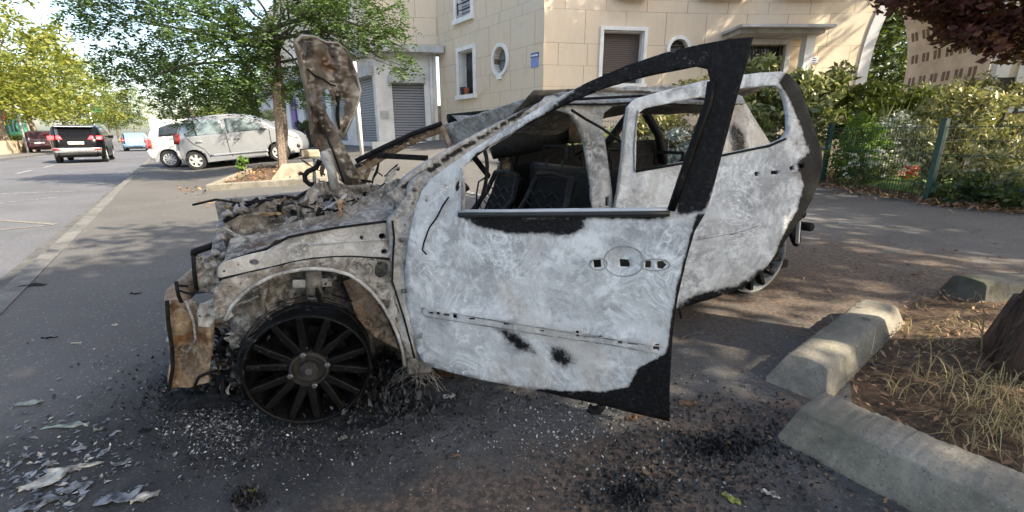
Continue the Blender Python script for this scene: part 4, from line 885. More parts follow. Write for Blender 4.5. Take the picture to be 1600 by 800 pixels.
bed = [(1.30, 1.50), (1.62, 1.98), (1.93, 2.18), (2.35, 2.45), (2.6, 2.55), (3.4, 2.5), (4.2, 1.9), (3.8, .4), (2.2, .4), (1.45, 1.03)]
patch('mulch_bed', bed, M['soil'], .06, .05, .03, edge=.35)
def stopblock(p0, p1, wb, wt, h, label, slope0=.08, slope1=.08, shift=0, mat=None):   # p0,p1: ends of the base centre line
    p0 = Vector((p0[0], p0[1], 0)); p1 = Vector((p1[0], p1[1], 0)); t = (p1 - p0).normalized(); c = Vector((-t.y, t.x, 0)); L = (p1 - p0).length
    bm = bmesh.new(); N_ = 70; K = 10; rings = []
    prof = [(-wb / 2, -.03), (-wb / 2, .015), (-wt / 2 - .012, h - .012), (-wt / 2 + .01, h), (0, h + .003), (wt / 2 - .01, h), (wt / 2 + .012, h - .012), (wb / 2, .015), (wb / 2, -.03)]
    for i in range(N_ + 1):
        r = []
        for (x, z) in prof:
            f = max(0, z) / h; s0 = slope0 * f; s1 = slope1 * f
            along = s0 + (L - s0 - s1) * i / N_; q = p0 + t * along + c * (x + shift * f)
            q.z = G(p0.x + t.x * along, p0.y + t.y * along) + z
            j = .003 * crump(q.x * 1, q.y * 1, .09, 2) + .005 * crump(q.x, q.y, .015, z * 5); q += c * j + Vector((0, 0, j * .7)) + t * (j if i in (0, N_) else 0)
            r.append(bm.verts.new(q))
        rings.append(r)
    for i in range(N_):
        for k in range(len(prof) - 1): bm.faces.new((rings[i][k], rings[i + 1][k], rings[i + 1][k + 1], rings[i][k + 1]))
    bm.faces.new(rings[0]); bm.faces.new(rings[-1][::-1]); bmesh.ops.recalc_face_normals(bm, faces=bm.faces[:])
    me = bpy.data.meshes.new('parking_block'); bm.to_mesh(me); bm.free(); me.materials.append(mat or M['block'])
    o = link(bpy.data.objects.new('parking_block', me)); autosmooth(o, 35); bevel(o, .004)
    return tag(o, label, 'concrete block', 'concrete wheel stops round the mulch bed')
BA, BB = ground(1238, 616), ground(1372, 500)
stopblock(BA, BB, .22, .13, .115, 'short concrete wheel stop between the burnt car and the mulch, mossy on its right side', .10, .05)
CA, CB = ground(1238, 664), ground(1640, 862)
stopblock(CA, CB, .25, .165, .135, 'long concrete wheel stop in the bottom right corner with dark spots on its near face', .05, .05)
DA, DB = ground(1496, 472), ground(1640, 466)
stopblock(DA, DB, .26, .16, .14, 'grey mossy concrete wheel stop lying behind the big tree trunk', .04, .04, mat=M['darkblock'])
# planter islands by the pale car
def kerbed(pts, h, wd, name, label):
    b = MB(); n = len(pts)
    for i in range(n):
        p, q = Vector(pts[i]), Vector(pts[(i + 1) % n]); t = (q - p).normalized(); c = Vector((-t.y, t.x)) * wd
        v8 = []
        for dz in (-.1, h):
            for r in (p, q, q + c, p + c): v8.append(Vector((r.x, r.y, G(r.x, r.y) + dz)))
        b.hexa(v8)
    o = b.build(name, M['block']); bevel(o, .012); return tag(o, label, 'kerb edging')
I0, I1, I2, I3 = ground(322, 299), ground(512, 287), ground(545, 262), ground(405, 263)
isl = [(I0.x, I0.y), (I1.x, I1.y), (I2.x, I2.y), (I3.x, I3.y)]
kerbed(isl, .12, .14, 'planter_edging', 'low concrete edging round the leaf strewn planting island')
cx_ = sum(p[0] for p in isl) / 4; cy_ = sum(p[1] for p in isl) / 4
patch('island_soil', [(cx_ + (x - cx_) * .93, cy_ + (y - cy_) * .93) for x, y in isl], M['soil'], .3, .09, .03)
def ramped_block(px0, px1, py0, py1, h, label, dep=.5, hole=True):
    a = ground(px0, py0); c = ground(px1, py1); t = (c - a).normalized(); bk = Vector((-t.y, t.x, 0)); bk = bk if bk.y > 0 else -bk; L = (c - a).length
    z = lambda p: G(p.x, p.y)
    th = thing('lifting_block', label, 'concrete block', a)
    pr = [(0, 0), (L * .26, h), (L * .78, h), (L, 0)]
    hx0, hx1 = L * .50, L * .60
    f = sheet('block_body', pr, lambda x, y: a + t * x + bk * (.10 * y / h) + Vector((0, 0, y)), M['blocklit'], th, [[(hx0, h * .42), (hx1, h * .42), (hx1, h * .52), ((hx0 + hx1) / 2, h * .60), (hx0, h * .52)]] if hole else [], 0, dep, smooth=False); bevel(f, .01)
    if hole:
        b = MB(); b.hexa([a + t * x + bk * y + Vector((0, 0, z_)) for z_ in (h * .40, h * .62) for x, y in ((hx0 - .01, .16), (hx1 + .01, .16), (hx1 + .01, .2), (hx0 - .01, .2))]); b.build('lifting_hole', M['dark'], th)
    return th
M['blocklit'] = concrete('sunlit_concrete', (.40, .335, .25))  # paler, warmer copy of the block concrete with sunlight put into the colour
ramped_block(416, 512, 291, 285, .40, 'sunlit-coloured concrete block with a lifting hole at the end of the planting island', .5)
b = MB(); q = ground(488, 246); b.box(-.28, .28, -.18, .18, 0, .24, Matrix.Translation(q) @ Matrix.Rotation(.25, 4, 'Z')); o = bevel(b.build('concrete_lump', M['blocklit']), .05); tag(o, 'small sunlit-coloured concrete lump in front of the silver hatchback bonnet', 'concrete block')
b = MB(); q = ground(476, 288); b.tube([gz(q.x, q.y, .05), gz(q.x + .25, q.y + .1, .12)], .02, 6); tag(b.build('broken_branch', M['stake']), 'broken stick lying beside the sunlit-coloured concrete block', 'stick')

# ---------------------------------------------------------------- the stone building
def resample(pts, step=.25):
    P = [Vector((x, y, 0)) for x, y in pts]; out = []
    n = len(P)
    for i in range(n - 1):
        p0 = P[max(i - 1, 0)]; p1 = P[i]; p2 = P[i + 1]; p3 = P[min(i + 2, n - 1)]; k = max(2, int((p2 - p1).length / step))
        for j in range(k):
            t = j / k
            if n == 2: out.append(p1.lerp(p2, t)); continue
            out.append(.5 * ((2 * p1) + (p2 - p0) * t + (2 * p0 - 5 * p1 + 4 * p2 - p3) * t * t + (3 * p1 - p0 - 3 * p2 + p3) * t ** 3))
    out.append(P[-1]); return out
class Wall:
    def __init__(s, pts, step=.25):
        s.p = resample(pts, step); s.l = [0]
        for i in range(1, len(s.p)): s.l.append(s.l[-1] + (s.p[i] - s.p[i - 1]).length)
        s.L = s.l[-1]
    def at(s, al, z, d=0.):                        # d: out of the wall, towards us
        i = 0
        while i < len(s.l) - 2 and s.l[i + 1] < al: i += 1
        t = s.p[i + 1] - s.p[i]; L = s.l[i + 1] - s.l[i]; q = s.p[i] + t * ((al - s.l[i]) / L); t = t / L
        nrm = Vector((t.y, -t.x, 0))
        return q + nrm * d + Vector((0, 0, z))
    def px(s, px, py):                             # where the sight line of that photograph point meets the wall
        r = ray(px, py); best = None
        for i in range(len(s.p) - 1):
            a, c = s.p[i], s.p[i + 1]; e = c - a; den = r.x * e.y - r.y * e.x
            if abs(den) < 1e-9: continue
            t = (a.x * e.y - a.y * e.x) / den; k = (a.x * r.y - a.y * r.x) / den
            lo = -9 if i == 0 else -1e-6; hi = 9 if i == len(s.p) - 2 else 1.0 + 1e-6
            if t > 0 and lo <= k <= hi and (best is None or t < best[0]): best = (t, s.l[i] + k * e.length)
        return best[1], EYE.z + r.z * best[0]
COURSES = [-.3, .5, 1.0, 1.4, 1.81, 2.2, 2.69, 3.19, 3.93, 4.19, 4.72, 5.26, 5.80, 6.34, 6.88, 7.42, 7.96, 8.5]
def cidx(z):
    for i in range(len(COURSES) - 1):
        if z < COURSES[i + 1]: return i + (z - COURSES[i]) / (COURSES[i + 1] - COURSES[i])
    return len(COURSES) - 1.
def wallsheet(w, name, outline, holes, mat, parent, thick=.35, step=.5):
    return sheet(name, outline, lambda x, y: w.at(x, y), mat, parent, holes, step, thick, uvf=lambda x, y: (x, cidx(y)), cuts=COURSES[1:-1], smooth=False)
def wbox(b, w, a0, a1, z0, z1, d0, d1):
    return b.hexa([w.at(a, z, d) for z in (z0, z1) for a, d in ((a0, d0), (a1, d0), (a1, d1), (a0, d1))])
HB = 8.5
bld = thing('stone_building', 'pale ochre stone apartment building with white framed windows and a tall arched passage', 'building', (2, 13, 0))
Kc = (.755, 11.66); Ic = (-2.43, 16.07)
wl = Wall([Ic, Kc]); wr = Wall([Kc, (2.6, 11.97), (4.62, 12.17), (7.05, 12.25), (8.98, 12.02), (10.6, 11.5)])
def wrect(w, x0, y0, x1, y1):
    a0, z1 = w.px(x0, y0); a1, z0 = w.px(x1, y1); return [a0, a1, z0, z1]
def opening(w, R): return [(R[0], R[2]), (R[1], R[2]), (R[1], R[3]), (R[0], R[3])]
# left wall, parallel to the street: one plain window, one above it, one oval
A1, zb = wl.px(722, 150); A2, _ = wl.px(741, 148); _, zt = wl.px(728, 82)
L1 = [A1 - .12, A2 + .02, zb + .02, zt + .06]
U1a, uz = wl.px(714, 32); U1b, _ = wl.px(737, 27); L2 = [U1a, U1b, uz, uz + 1.5]
oc, oz = wl.px(782, 94); o1, _ = wl.px(772, 94); _, oz2 = wl.px(782, 73)
orx, orz = abs(oc - o1) * 1.0, abs(oz2 - oz)
oval = ell(oc, oz, orx, orz, 24)
wallL = wallsheet(wl, 'left_wall', [(0, -.3), (wl.L, -.3), (wl.L, HB), (0, HB)], [opening(wl, L1), opening(wl, L2), oval], M['stone'], bld)
def window(w, R, fw=.10, proud=.05, depth=.22, fill='shutter', sill=True, name='window', mat=None, gap=0.):
    a0, a1, z0, z1 = R; b = MB()
    wbox(b, w, a0 - fw, a0, z0 - fw, z1 + fw, -.02, proud); wbox(b, w, a1, a1 + fw, z0 - fw, z1 + fw, -.02, proud)
    wbox(b, w, a0, a1, z1, z1 + fw, -.02, proud)
    if sill: wbox(b, w, a0 - fw - .03, a1 + fw + .03, z0 - fw - .02, z0 - .004, -.04, proud + .06)
    wbox(b, w, a0 + .002, a0 + .03, z0, z1, -depth, -.021); wbox(b, w, a1 - .03, a1 - .002, z0, z1, -depth, -.021); wbox(b, w, a0 + .03, a1 - .03, z1 - .03, z1 - .002, -depth, -.021)
    f = b.build(name, M['trim'], bld)
    b = MB(); wbox(b, w, a0 - .02, a1 + .02, z0 - .02, z1 + .02, -depth - .06, -depth); b.build('pane', M['glass'], f)
    if fill:
        b = MB(); wbox(b, w, a0 + .03, a1 - .03, z0 + gap, z1 - .03, -depth + .03, -depth + .06); b.build('shutter', mat or M['brownshutter'], f)
    return f
w1 = window(wl, L1, .11, .05, .24, None)
b = MB(); wbox(b, wl, L1[0] + .05, L1[1] - .05, L1[2] + .02, L1[2] + .75, -.26, -.23); b.build('lower_pane', M['dark'], w1)
w2 = window(wl, L2, .11, .05, .22, 'shutter', mat=M['paleshutter'])
b = MB()
for z in (L2[2] + .22, L2[2] + .40): b.tube([wl.at(L2[0] + .05, z, .02), wl.at(L2[1] - .02, z, .02)], .014, 6)
b.tube([wl.at(L2[0] + .1, L2[2] + .12, .02), wl.at(L2[0] + .1, L2[2] + .45, .02)], .02, 6); b.build('window_rail', M['iron'], w2, True)
def roundframe(w, c, z, rx, rz, fw, name, parent):
    b = MB(); n = 28
    for k in range(n):
        a, e = 2 * PI * k / n, 2 * PI * (k + 1) / n; p = []
        for d in (-.16, .05):
            for ang, f in ((a, 0), (e, 0), (e, fw), (a, fw)): p.append(w.at(c + (rx + f) * math.cos(ang), z + (rz + f) * math.sin(ang), d))
        b.hexa(p)
    return b.build(name, M['trim'], parent)
ov = roundframe(wl, oc, oz, orx, orz, .09, 'oval_window', bld)
b = MB(); wbox(b, wl, oc - orx - .02, oc + orx + .02, oz - orz - .02, oz + orz + .02, -.22, -.16); b.build('pane', M['lightglass'], ov)
b = MB(); b.tube([wl.at(oc - orx, oz, -.1), wl.at(oc + orx, oz, -.1)], .012, 6); b.tube([wl.at(oc + .1, oz - orz, -.1), wl.at(oc + .1, oz + orz, -.1)], .02, 6); wbox(b, wl, oc + .1, oc + orx * .9, oz - orz * .7, oz + orz * .7, -.15, -.12); b.build('window_bar', M['iron'], ov)
b = MB(); wbox(b, wl, oc - .07, oc + .07, oz - orz - .15, oz - orz - .08, 0, .1); b.build('keystone', M['trim'], ov)
# blue enamel plaques
def sign(w, R, mat, name, label, d=.012, loc=None):
    b = MB(); wbox(b, w, *R, .003, d + .003); o = b.build(name, mat); return tag(o, label, 'sign')
pa0, pz1 = wl.px(830, 85); pa1, pz0 = wl.px(842, 104)
s1 = sign(wl, [pa0, pa1, pz1 - .10, pz1 + .02], M['blueplate'], 'street_plaque', 'small dark blue name plate fixed above a lighter blue notice on the stone corner')
b = MB(); wbox(b, wl, pa0 + .03, pa1 - .03, pz1 - .06, pz1 - .025, .016, .019); b.build('lettering', M['plate'], s1)
M['noticeblue'] = plain('notice_blue', (.16, .24, .52), .5)
s2 = sign(wl, [pa0 + .01, pa1 - .02, pz0, pz1 - .12], M['noticeblue'], 'wall_notice', 'square light blue notice under the dark blue name plate')
# flower pots on the lower sill
pot = lambda x, c, r, h, d: (MB().lathe([(r * .7, 0), (r, h), (r * .9, h), (0, h * .9)], Matrix.Translation(wl.at(x, L1[2] + .0, d)), 14))
po = pot(L1[0] + .36, None, .10, .20, -.04).build('flower_pot', M['terracotta']); tag(po, 'terracotta flower pot on the window sill beside a black one', 'flower pot', 'pots on the window sill')
po2 = pot(L1[0] + .13, None, .10, .24, -.04).build('flower_pot', M['black']); tag(po2, 'black flower pot at the left end of the window sill', 'flower pot', 'pots on the window sill')
# right wall, a shallow hollow curve
R1 = wrect(wr, 943, 47, 1001, 131)
rc, rz_ = wr.px(1060, 77); r1, _ = wr.px(1046, 77); rr = abs(rc - r1)
dl, dzt = wr.px(1164, 70); dr, _ = wr.px(1228, 70); DR = [dl, dr, .9, dzt]
arL, _ = wr.px(1352, 130); arR = 1e9
jl, _ = wr.px(1338, 100)
pts_arch = []
AW = 2.55; asp = 2.6; ATOP = 5.2
a0 = wr.px(1351, 130)[0]; archc = a0 + AW / 2
def archpts(c, half, spring, top, n=18): return [(c + half, -.29)] + [(c + half * math.cos(PI * k / n), spring + (top - spring) * max(0, math.sin(PI * k / n)) ** 1.0) for k in range(n + 1)] + [(c - half, -.29)]
wr2 = Wall([tuple(wr.at(x, 0)[:2]) for x in np.linspace(0, wr.L, 24)] + [(12.2, 10.75), (14.0, 9.5), (16, 8)])
hole_arch = archpts(archc, AW / 2, asp, ATOP)
wallR = wallsheet(wr2, 'curved_wall', [(0, -.3), (wr2.L, -.3), (wr2.L, HB), (0, HB)], [opening(wr, R1), ell(rc, rz_, rr, rr, 24), opening(wr, DR), hole_arch], M['stone'], bld)
w3 = window(wr, R1, .085, .05, .26, 'shutter', gap=.25)
w4 = roundframe(wr, rc, rz_, rr, rr, .08, 'round_window', bld)
b = MB(); wbox(b, wr, rc - rr, rc + rr, rz_ - rr, rz_ + rr, -.24, -.16); b.build('pane', M['glass'], w4)
b = MB()
for k in range(7): wbox(b, wr, rc - rr, rc + rr, rz_ - rr + .08 * k, rz_ - rr + .08 * k + .03, -.15, -.12)
b.build('louvre', M['brownshutter'], w4)
# entrance under its flat canopy
c0, cz0 = wr.px(1125, 66); c1, cz1 = wr.px(1270, 55); _, czl = wr.px(1200, 62)
b = MB(); wbox(b, wr, c0 + .1, c1 - .12, czl - .0, czl + .10, 0, .75); wbox(b, wr, c0, c1, czl + .09, czl + .15, 0, .95); cn = b.build('entrance_canopy', M['canopy'], bld)
wd0 = MB(); wbox(wd0, wr, DR[0] - .15, DR[0], .6, DR[3] + .12, -.02, .06); wbox(wd0, wr, DR[1], DR[1] + .12, .6, DR[3] + .12, -.02, .06); wbox(wd0, wr, DR[0], DR[1], DR[3], DR[3] + .12, -.02, .06); df = wd0.build('entrance_door', M['trim'], bld)
b = MB(); wbox(b, wr, DR[0], DR[1], .6, DR[3], -.3, -.26); b.build('pane', M['glass'], df)
b = MB(); k = DR[0] + .03
while k < DR[1]: wbox(b, wr, k, k + .025, .6, DR[3], -.12, -.10); k += .075
for z in (1.3, 2.0, 2.6): wbox(b, wr, DR[0], DR[1], z, z + .04, -.125, -.095)
b.build('door_grille', M['iron'], df)
p0, _ = wr.px(1236, 100); p1, _ = wr.px(1249, 100); b = MB(); wbox(b, wr, p0, p1, .4, czl, .3, .55); b.build('canopy_post', M['trim'], bld)
# notices by the entrance
q0, z1 = wr.px(1253, 89); q1, z0 = wr.px(1264, 100); sg = sign(wr, [q0, q1, z0, z1], M['blueplate'], 'wall_sign', 'square blue sign with a white round emblem by the entrance')
b = MB(); cxs, czs = (q0 + q1) / 2, (z0 + z1) / 2
b.add([wr.at(cxs + .068 * math.cos(2 * PI * k / 20), czs + .068 * math.sin(2 * PI * k / 20), .018) for k in range(20)], [tuple(range(20))]); b.build('emblem', M['plate'], sg)
b = MB(); b.add([wr.at(cxs + .045 * math.cos(2 * PI * k / 20), czs + .04 * math.sin(2 * PI * k / 20), .020) for k in range(20)], [tuple(range(20))]); b.build('emblem_centre', M['noticeblue'], sg)
q0, z1 = wr.px(1265, 89); q1, z0 = wr.px(1278, 99); sg = sign(wr, [q0 + .01, q1, z0, z1], M['plate'], 'wall_sign', 'small white notice with dark lettering right of the blue round emblem sign')
b = MB()
for k, (f0, f1) in enumerate(((.3, .7), (.25, .75), (.35, .65))): wbox(b, wr, q0 + (q1 - q0) * f0, q0 + (q1 - q0) * f1, z1 - .05 - .045 * k, z1 - .03 - .045 * k, .016, .019)
b.build('lettering', M['blueplate'], sg)
# undersides of the flower boxes of the upper floor
for x0, x1 in ((962, 1010), (1092, 1164), (1219, 1297)):
    a0_, zz = wr.px(x0, -4); a1_, _ = wr.px(x1, -4); b = MB(); wbox(b, wr, a0_, a1_, zz, zz + .22, .0, .28); bevel(b.build('window_ledge', M['terracotta'], bld), .01)
# arch: white jamb, passage and pierced inner wall
n = 26
def archstrip(name, c, half, spring, top, fw, d0, d1, mat):
    b = MB(); P = archpts(c, half, spring, top, n); Q = archpts(c, half + fw, spring, top + fw, n)
    for i in range(len(P) - 1):
        b.hexa([wr2.at(x, z, d) for d in (d0, d1) for x, z in (P[i], P[i + 1], Q[i + 1], Q[i])])
    return b.build(name, mat, bld)
M['jamb'] = plain('jamb_white', (.62, .615, .62), .7, var=.08, scale=4)
archstrip('arch_trim', archc, AW / 2 - .02, asp, ATOP - .02, .24, -.3, .03, M['jamb'])
# passage right side and vault, splayed to the rear
rear = Wall([(8.9, 15.4), (12.6, 14.6)]); rdir = Vector((.16, 1, 0)).normalized()
P = archpts(archc, AW / 2, asp, ATOP, n)
niche = NT('passage_stone'); cc = niche.coord(); nz = niche.noise(cc, 3, 5); niche.bump(niche.noise(cc, 30, 4), .3, .01)
M['passage'] = niche.fin(niche.mix(niche.smooth(nz, .3, .7), (.56, .44, .32), (.72, .58, .44)), .85)
vs = []; fs = []; kk = 12
LEN = 3.0
def pas(x, z, k):                                  # k 0 front .. 1 back
    q = wr2.at(x, z); return q + rdir * (k * LEN - .30 * (1 - k) * 0 + .0) + Vector((-.15 * k, 0, -.05 * k))
for (x, z) in P:
    for k in range(kk + 1): vs.append(pas(x, z, .07 + .93 * k / kk))
for i in range(len(P) - 1):
    for k in range(kk): a = i * (kk + 1) + k; fs.append((a, a + 1, a + kk + 2, a + kk + 1))
pv = mesh_obj('passage_vault', vs, fs, M['passage'], bld, True)
M['nichedark'] = plain('niche_brown', (.20, .125, .08), .8)
# dark pierced niches in the right wall of the passage
b = MB()
xr = archc + AW / 2
def axr(z): f = max(0, min(1, (z - asp) / (ATOP - asp))); return archc + AW / 2 * math.sqrt(1 - f * f)
for r_ in range(5):
    for k in range(6):
        z = 1.38 + .60 * r_; kk_ = .90 - .135 * k; b = MB()
        for dk in (-.024, .024):
            q = [pas(axr(z + e * .115), z + e * .115, kk_ + dk + f * .015) for e in (-1, 1) for f in (-1, 1)]; off = Vector((-.008, .0, -.004)); inn = Vector((.03, 0, 0))
            b.hexa([q[0] + off, q[1] + off, q[1] + inn, q[0] + inn, q[2] + off, q[3] + off, q[3] + inn, q[2] + inn])
        b.build('niche', M['nichedark'], pv)
b = MB()
for k in range(7):
    kk_ = .12 + .14 * k; q = [pas(xr, z, kk_ + f) for z in (.2, 2.6) for f in (-.0025, .0025)]; off = Vector((-.004, 0, 0)); inn = Vector((.02, 0, 0)); b.hexa([q[0] + off, q[1] + off, q[1] + inn, q[0] + inn, q[2] + off, q[3] + off, q[3] + inn, q[2] + inn])
b.build('joint', M['canopy'], pv)
# white ground-floor facing and black gate opening right of the arch
fa0, _ = wr2.px(1548, 150); fa1 = wr2.L - .1; _, fz = wr2.px(1590, 66); _, fzl = wr2.px(1590, 176)
b = MB(); wbox(b, wr2, fa0 + .35, fa1, fzl, fz + .3, .0, .06); b.build('white_facing', M['white'], bld)
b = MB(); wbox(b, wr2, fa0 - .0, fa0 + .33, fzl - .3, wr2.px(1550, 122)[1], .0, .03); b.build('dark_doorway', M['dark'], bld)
b = MB()
for k in range(14):
    x = fa0 + .35 + k * .22; b.tube([wr2.at(x, .2, .4), wr2.at(x, fzl + .1, .4)], .035 if k % 3 == 0 else .012, 6)
for z in (.6, 1.1, fzl): b.tube([wr2.at(fa0 + .3, z, .4), wr2.at(fa0 + 3.6, z, .4)], .02, 6)
tag(b.build('iron_railing', M['iron']), 'black iron railing against the white wall at the right edge', 'railing')
# ---- left wing: rendered shop front with canopy
Lc = Vector((-4.47, 15.62, 0)); Rc_ = Vector((-2.52, 16.0, 0)); ZG = .80
ws = Wall([tuple(Lc[:2]), tuple(Rc_[:2])]); far = Lc + DS * 26; wf = Wall([tuple(far[:2]), tuple(Lc[:2])])
# shop front base
sh = thing('shop_building', 'white rendered corner shop with closed grey roller shutters below the stone upper floor', 'building', Lc)
_, zc0 = ws.px(640, 84); _, zc1 = ws.px(640, 75)
S1 = [ws.px(613, 150)[0], ws.px(663, 150)[0], ZG, ws.px(640, 129)[1]]
def wsheet2(w, name, outline, holes, mat, parent, thick=.3): return sheet(name, outline, lambda x, y: w.at(x, y), mat, parent, holes, 0, thick, smooth=False)
wsheet2(ws, 'shop_wall', [(0, -.2), (ws.L, -.2), (ws.L, zc0), (0, zc0)], [opening(ws, S1)], M['shop'], sh)
def shutter(w, R, parent, box=.26):
    b = MB(); wbox(b, w, R[0], R[1], R[2], R[3], -.14, -.10); o = b.build('roller_shutter', M['shutter'], parent)
    b = MB(); wbox(b, w, R[0] - .06, R[1] + .06, R[3] - .02, R[3] + box, -.05, .16); b.build('shutter_box', M['canopy'], o)
    return o
shutter(ws, S1, sh)
b = MB(); wbox(b, ws, S1[0] - .44, S1[0] - .14, 1.55, 1.82, .003, .02); b.build('wall_plate', M['canopy'], sh)
b = MB(); b.tube([ws.at(ws.L - .18, ZG, .06), ws.at(ws.L - .18, zc0, .06)], .05, 8); b.build('drain_pipe', M['white'], sh, True)
b = MB(); b.hexa([ws.at(a, z, d) for z in (zc0, zc1 + .04) for a, d in ((-.25, -.3), (ws.L + .25, -.3), (ws.L + .25, .42), (-.25, .42))]); b.hexa([wf.at(a, z, d) for z in (zc0 + .004, zc1 + .036) for a, d in ((0, -.3), (wf.L, -.3), (wf.L, .42), (0, .42))]); b.build('shop_canopy', M['canopy'], sh)
holes_ = []; SH = []
for k, (x0, x1) in enumerate(((556, 587), (519, 541), (500, 512), (476, 487))):
    a0_, a1_ = wf.px(x0, 190)[0], wf.px(x1, 190)[0]; R = [a0_, a1_, ZG, 2.95]; SH.append(R); holes_.append(opening(wf, R))
wsheet2(wf, 'shop_side_wall', [(0, -.2), (wf.L, -.2), (wf.L, zc0), (0, zc0)], holes_, M['shop'], sh)
for R in SH: shutter(wf, R, sh)
# stone upper floor above the shop
wu = Wall([(Lc.x - .2, Lc.y + .35), (Ic[0], Ic[1] + .05)]); wu2 = Wall([tuple((Lc + DS * 26 + Vector((.3, .3, 0)))[:2]), (Lc.x - .2, Lc.y + .35)])
wallsheet(wu, 'upper_wall', [(0, zc0), (wu.L, zc0), (wu.L, HB), (0, HB)], [], M['stone'], bld, .3)
b = MB(); b.hexa([ws.at(a, z, d) for z in (-.3, 2.0) for a, d in ((ws.L - .02, -.3), (ws.L + .30, -.3), (ws.L + .30, -.06), (ws.L - .02, -.06))]); b.build('corner_base', M['stone'], bld)
wallsheet(wu2, 'upper_side_wall', [(0, zc0), (wu2.L, zc0), (wu2.L, HB), (0, HB)], [], M['stone'], bld, .3)
for k in range(5):
    a_ = wu2.L - 1.6 - 2.6 * k; window(wu2, [a_ - .9, a_, 4.6, 6.1], .1, .05, .2, 'shutter', mat=M['paleshutter'])
# platform step and ramp with rail before the shop
q0, q1 = ground(604, 232), ground(688, 230); b = MB()
b.hexa([ws.at(a, z, d) for z in (.2, ZG + .02) for a, d in ((-.2, 0), (ws.L + .4, 0), (ws.L + .4, .5), (-.2, .5))]); tag(b.build('shop_step', M['white']), 'low pale step along the foot of the shuttered shop front', 'step')
b = MB(); b.hexa([ws.at(a, z, d) for (z, dd) in ((.2, 0), (ZG - .10, 1)) for a, d in ((.45, .55), (2.4, .55), (2.6, 1.6), (.3, 1.6))]); tag(b.build('access_ramp', M['trim']), 'white painted access ramp in front of the shuttered shop', 'ramp')
b = MB(); b.tube([ws.at(.55, ZG - .1, 1.1), ws.at(.55, ZG + .08, 1.1), ws.at(1.3, ZG + .02, 1.25), ws.at(1.3, ZG - .14, 1.25)], .015, 6); tag(b.build('ramp_rail', M['iron'], None, True), 'thin dark handrail hoop standing on the white ramp', 'handrail')
# white sign pole
q = ground(566, 243); tp = onplane(541, 96, q, Vector((0, 1, 0))); b = MB(); b.tube([q, Vector((q.x + .0, q.y, q.z + 2.5))], .055, 10); tag(b.build('white_pole', M['trim'], None, True), 'plain white pole standing on the asphalt before the shutters', 'pole')
# planters, purple and red shop fronts farther along
for k, (px_, c) in enumerate(((480, 'dark planter box with a clipped bush beside the purple shop panel'), (494, 'dark planter box with a clipped bush nearer the white pole'))):
    q = on_n(px_, -4.9, .62 + .1); th = thing('planter', c, 'planter', q, .6); b = MB(); b.box(-.45, .45, -.25, .25, -.2, .5); b.build('planter_box', M['dark'], th, local=True)
    PLN = globals().setdefault('PLANTERS', []); PLN.append(th)
sf = thing('purple_shop', 'small shop front with purple and white panels seen past the staked tree', 'shop', on_n(462, -5.7, .8))
b = MB(); a_, _ = wf.px(466, 190); b_, _ = wf.px(459, 190); wbox(b, wf, b_, a_, .8, 2.9, .02, .10); b.build('purple_panel', M['purple'], sf)
b = MB(); a_, _ = wf.px(458, 190); b_, _ = wf.px(452, 190); wbox(b, wf, b_, a_, .8, 3.0, .02, .12); b.build('white_panel', M['trim'], sf)
b = MB(); a_, _ = wf.px(447, 190); b_, _ = wf.px(432, 190); wbox(b, wf, b_, a_, 1.2, 2.6, .02, .10); b.build('red_panel', M['redshop'], sf)
b = MB(); wbox(b, wf, 0, 8, .8, 2.7, .02, .05); b.build('glass_panel', M['glass'], sf)

# ---------------------------------------------------------------- leaves, trees, plants
class Leaves:
    """many small leaf faces gathered into one mesh"""
    def __init__(s): s.V = []; s.F = []; s.n = 0
    def quads(s, C_, A, B):                        # centres, half-length and half-width vectors: a pointed leaf of two triangles with a fold
        k = len(C_)
        if not k: return
        N_ = np.cross(A, B); N_ /= (np.linalg.norm(N_, axis=1, keepdims=True) + 1e-9); fold = N_ * np.linalg.norm(B, axis=1, keepdims=True) * .35
        v = np.stack([C_ - A, C_ + B + fold - A * .1, C_ + A, C_ - B + fold - A * .1], 1).reshape(-1, 3)
        i = np.arange(k)[:, None] * 4 + s.n
        f = np.concatenate([i + np.array([[0, 1, 2]]), i + np.array([[0, 2, 3]])], 1).reshape(-1, 3)
        s.V.append(v); s.F.append(f); s.n += 4 * k
    def build(s, name, mat, parent=None):
        v = np.concatenate(s.V); f = np.concatenate(s.F)
        if parent is not None: L = wloc(parent); v = v - np.array(L)
        me = bpy.data.meshes.new(name); me.vertices.add(len(v)); me.vertices.foreach_set('co', v.ravel())
        me.loops.add(len(f) * 3); me.loops.foreach_set('vertex_index', f.ravel().astype(np.int32)); me.polygons.add(len(f))
        me.polygons.foreach_set('loop_start', np.arange(0, len(f) * 3, 3, dtype=np.int32)); me.update(); me.validate(); me.materials.append(mat)
        return link(bpy.data.objects.new(name, me), parent)
def rdir(rg, k): v = rg.normal(size=(k, 3)); return v / np.linalg.norm(v, axis=1, keepdims=True)
def clump(L, rg, c, r, k, ln, wd, droop=0., flat=.5):
    P = rdir(rg, k) * (rg.random((k, 1)) ** .5) * np.array(r) + np.array(c)
    A = rdir(rg, k); A[:, 2] = A[:, 2] * flat - droop; A /= np.linalg.norm(A, axis=1, keepdims=True)
    Bv = np.cross(A, rdir(rg, k)); Bv /= (np.linalg.norm(Bv, axis=1, keepdims=True) + 1e-9)
    sz = rg.uniform(.7, 1.3, (k, 1)); L.quads(P, A * ln * sz / 2, Bv * wd * sz / 2)
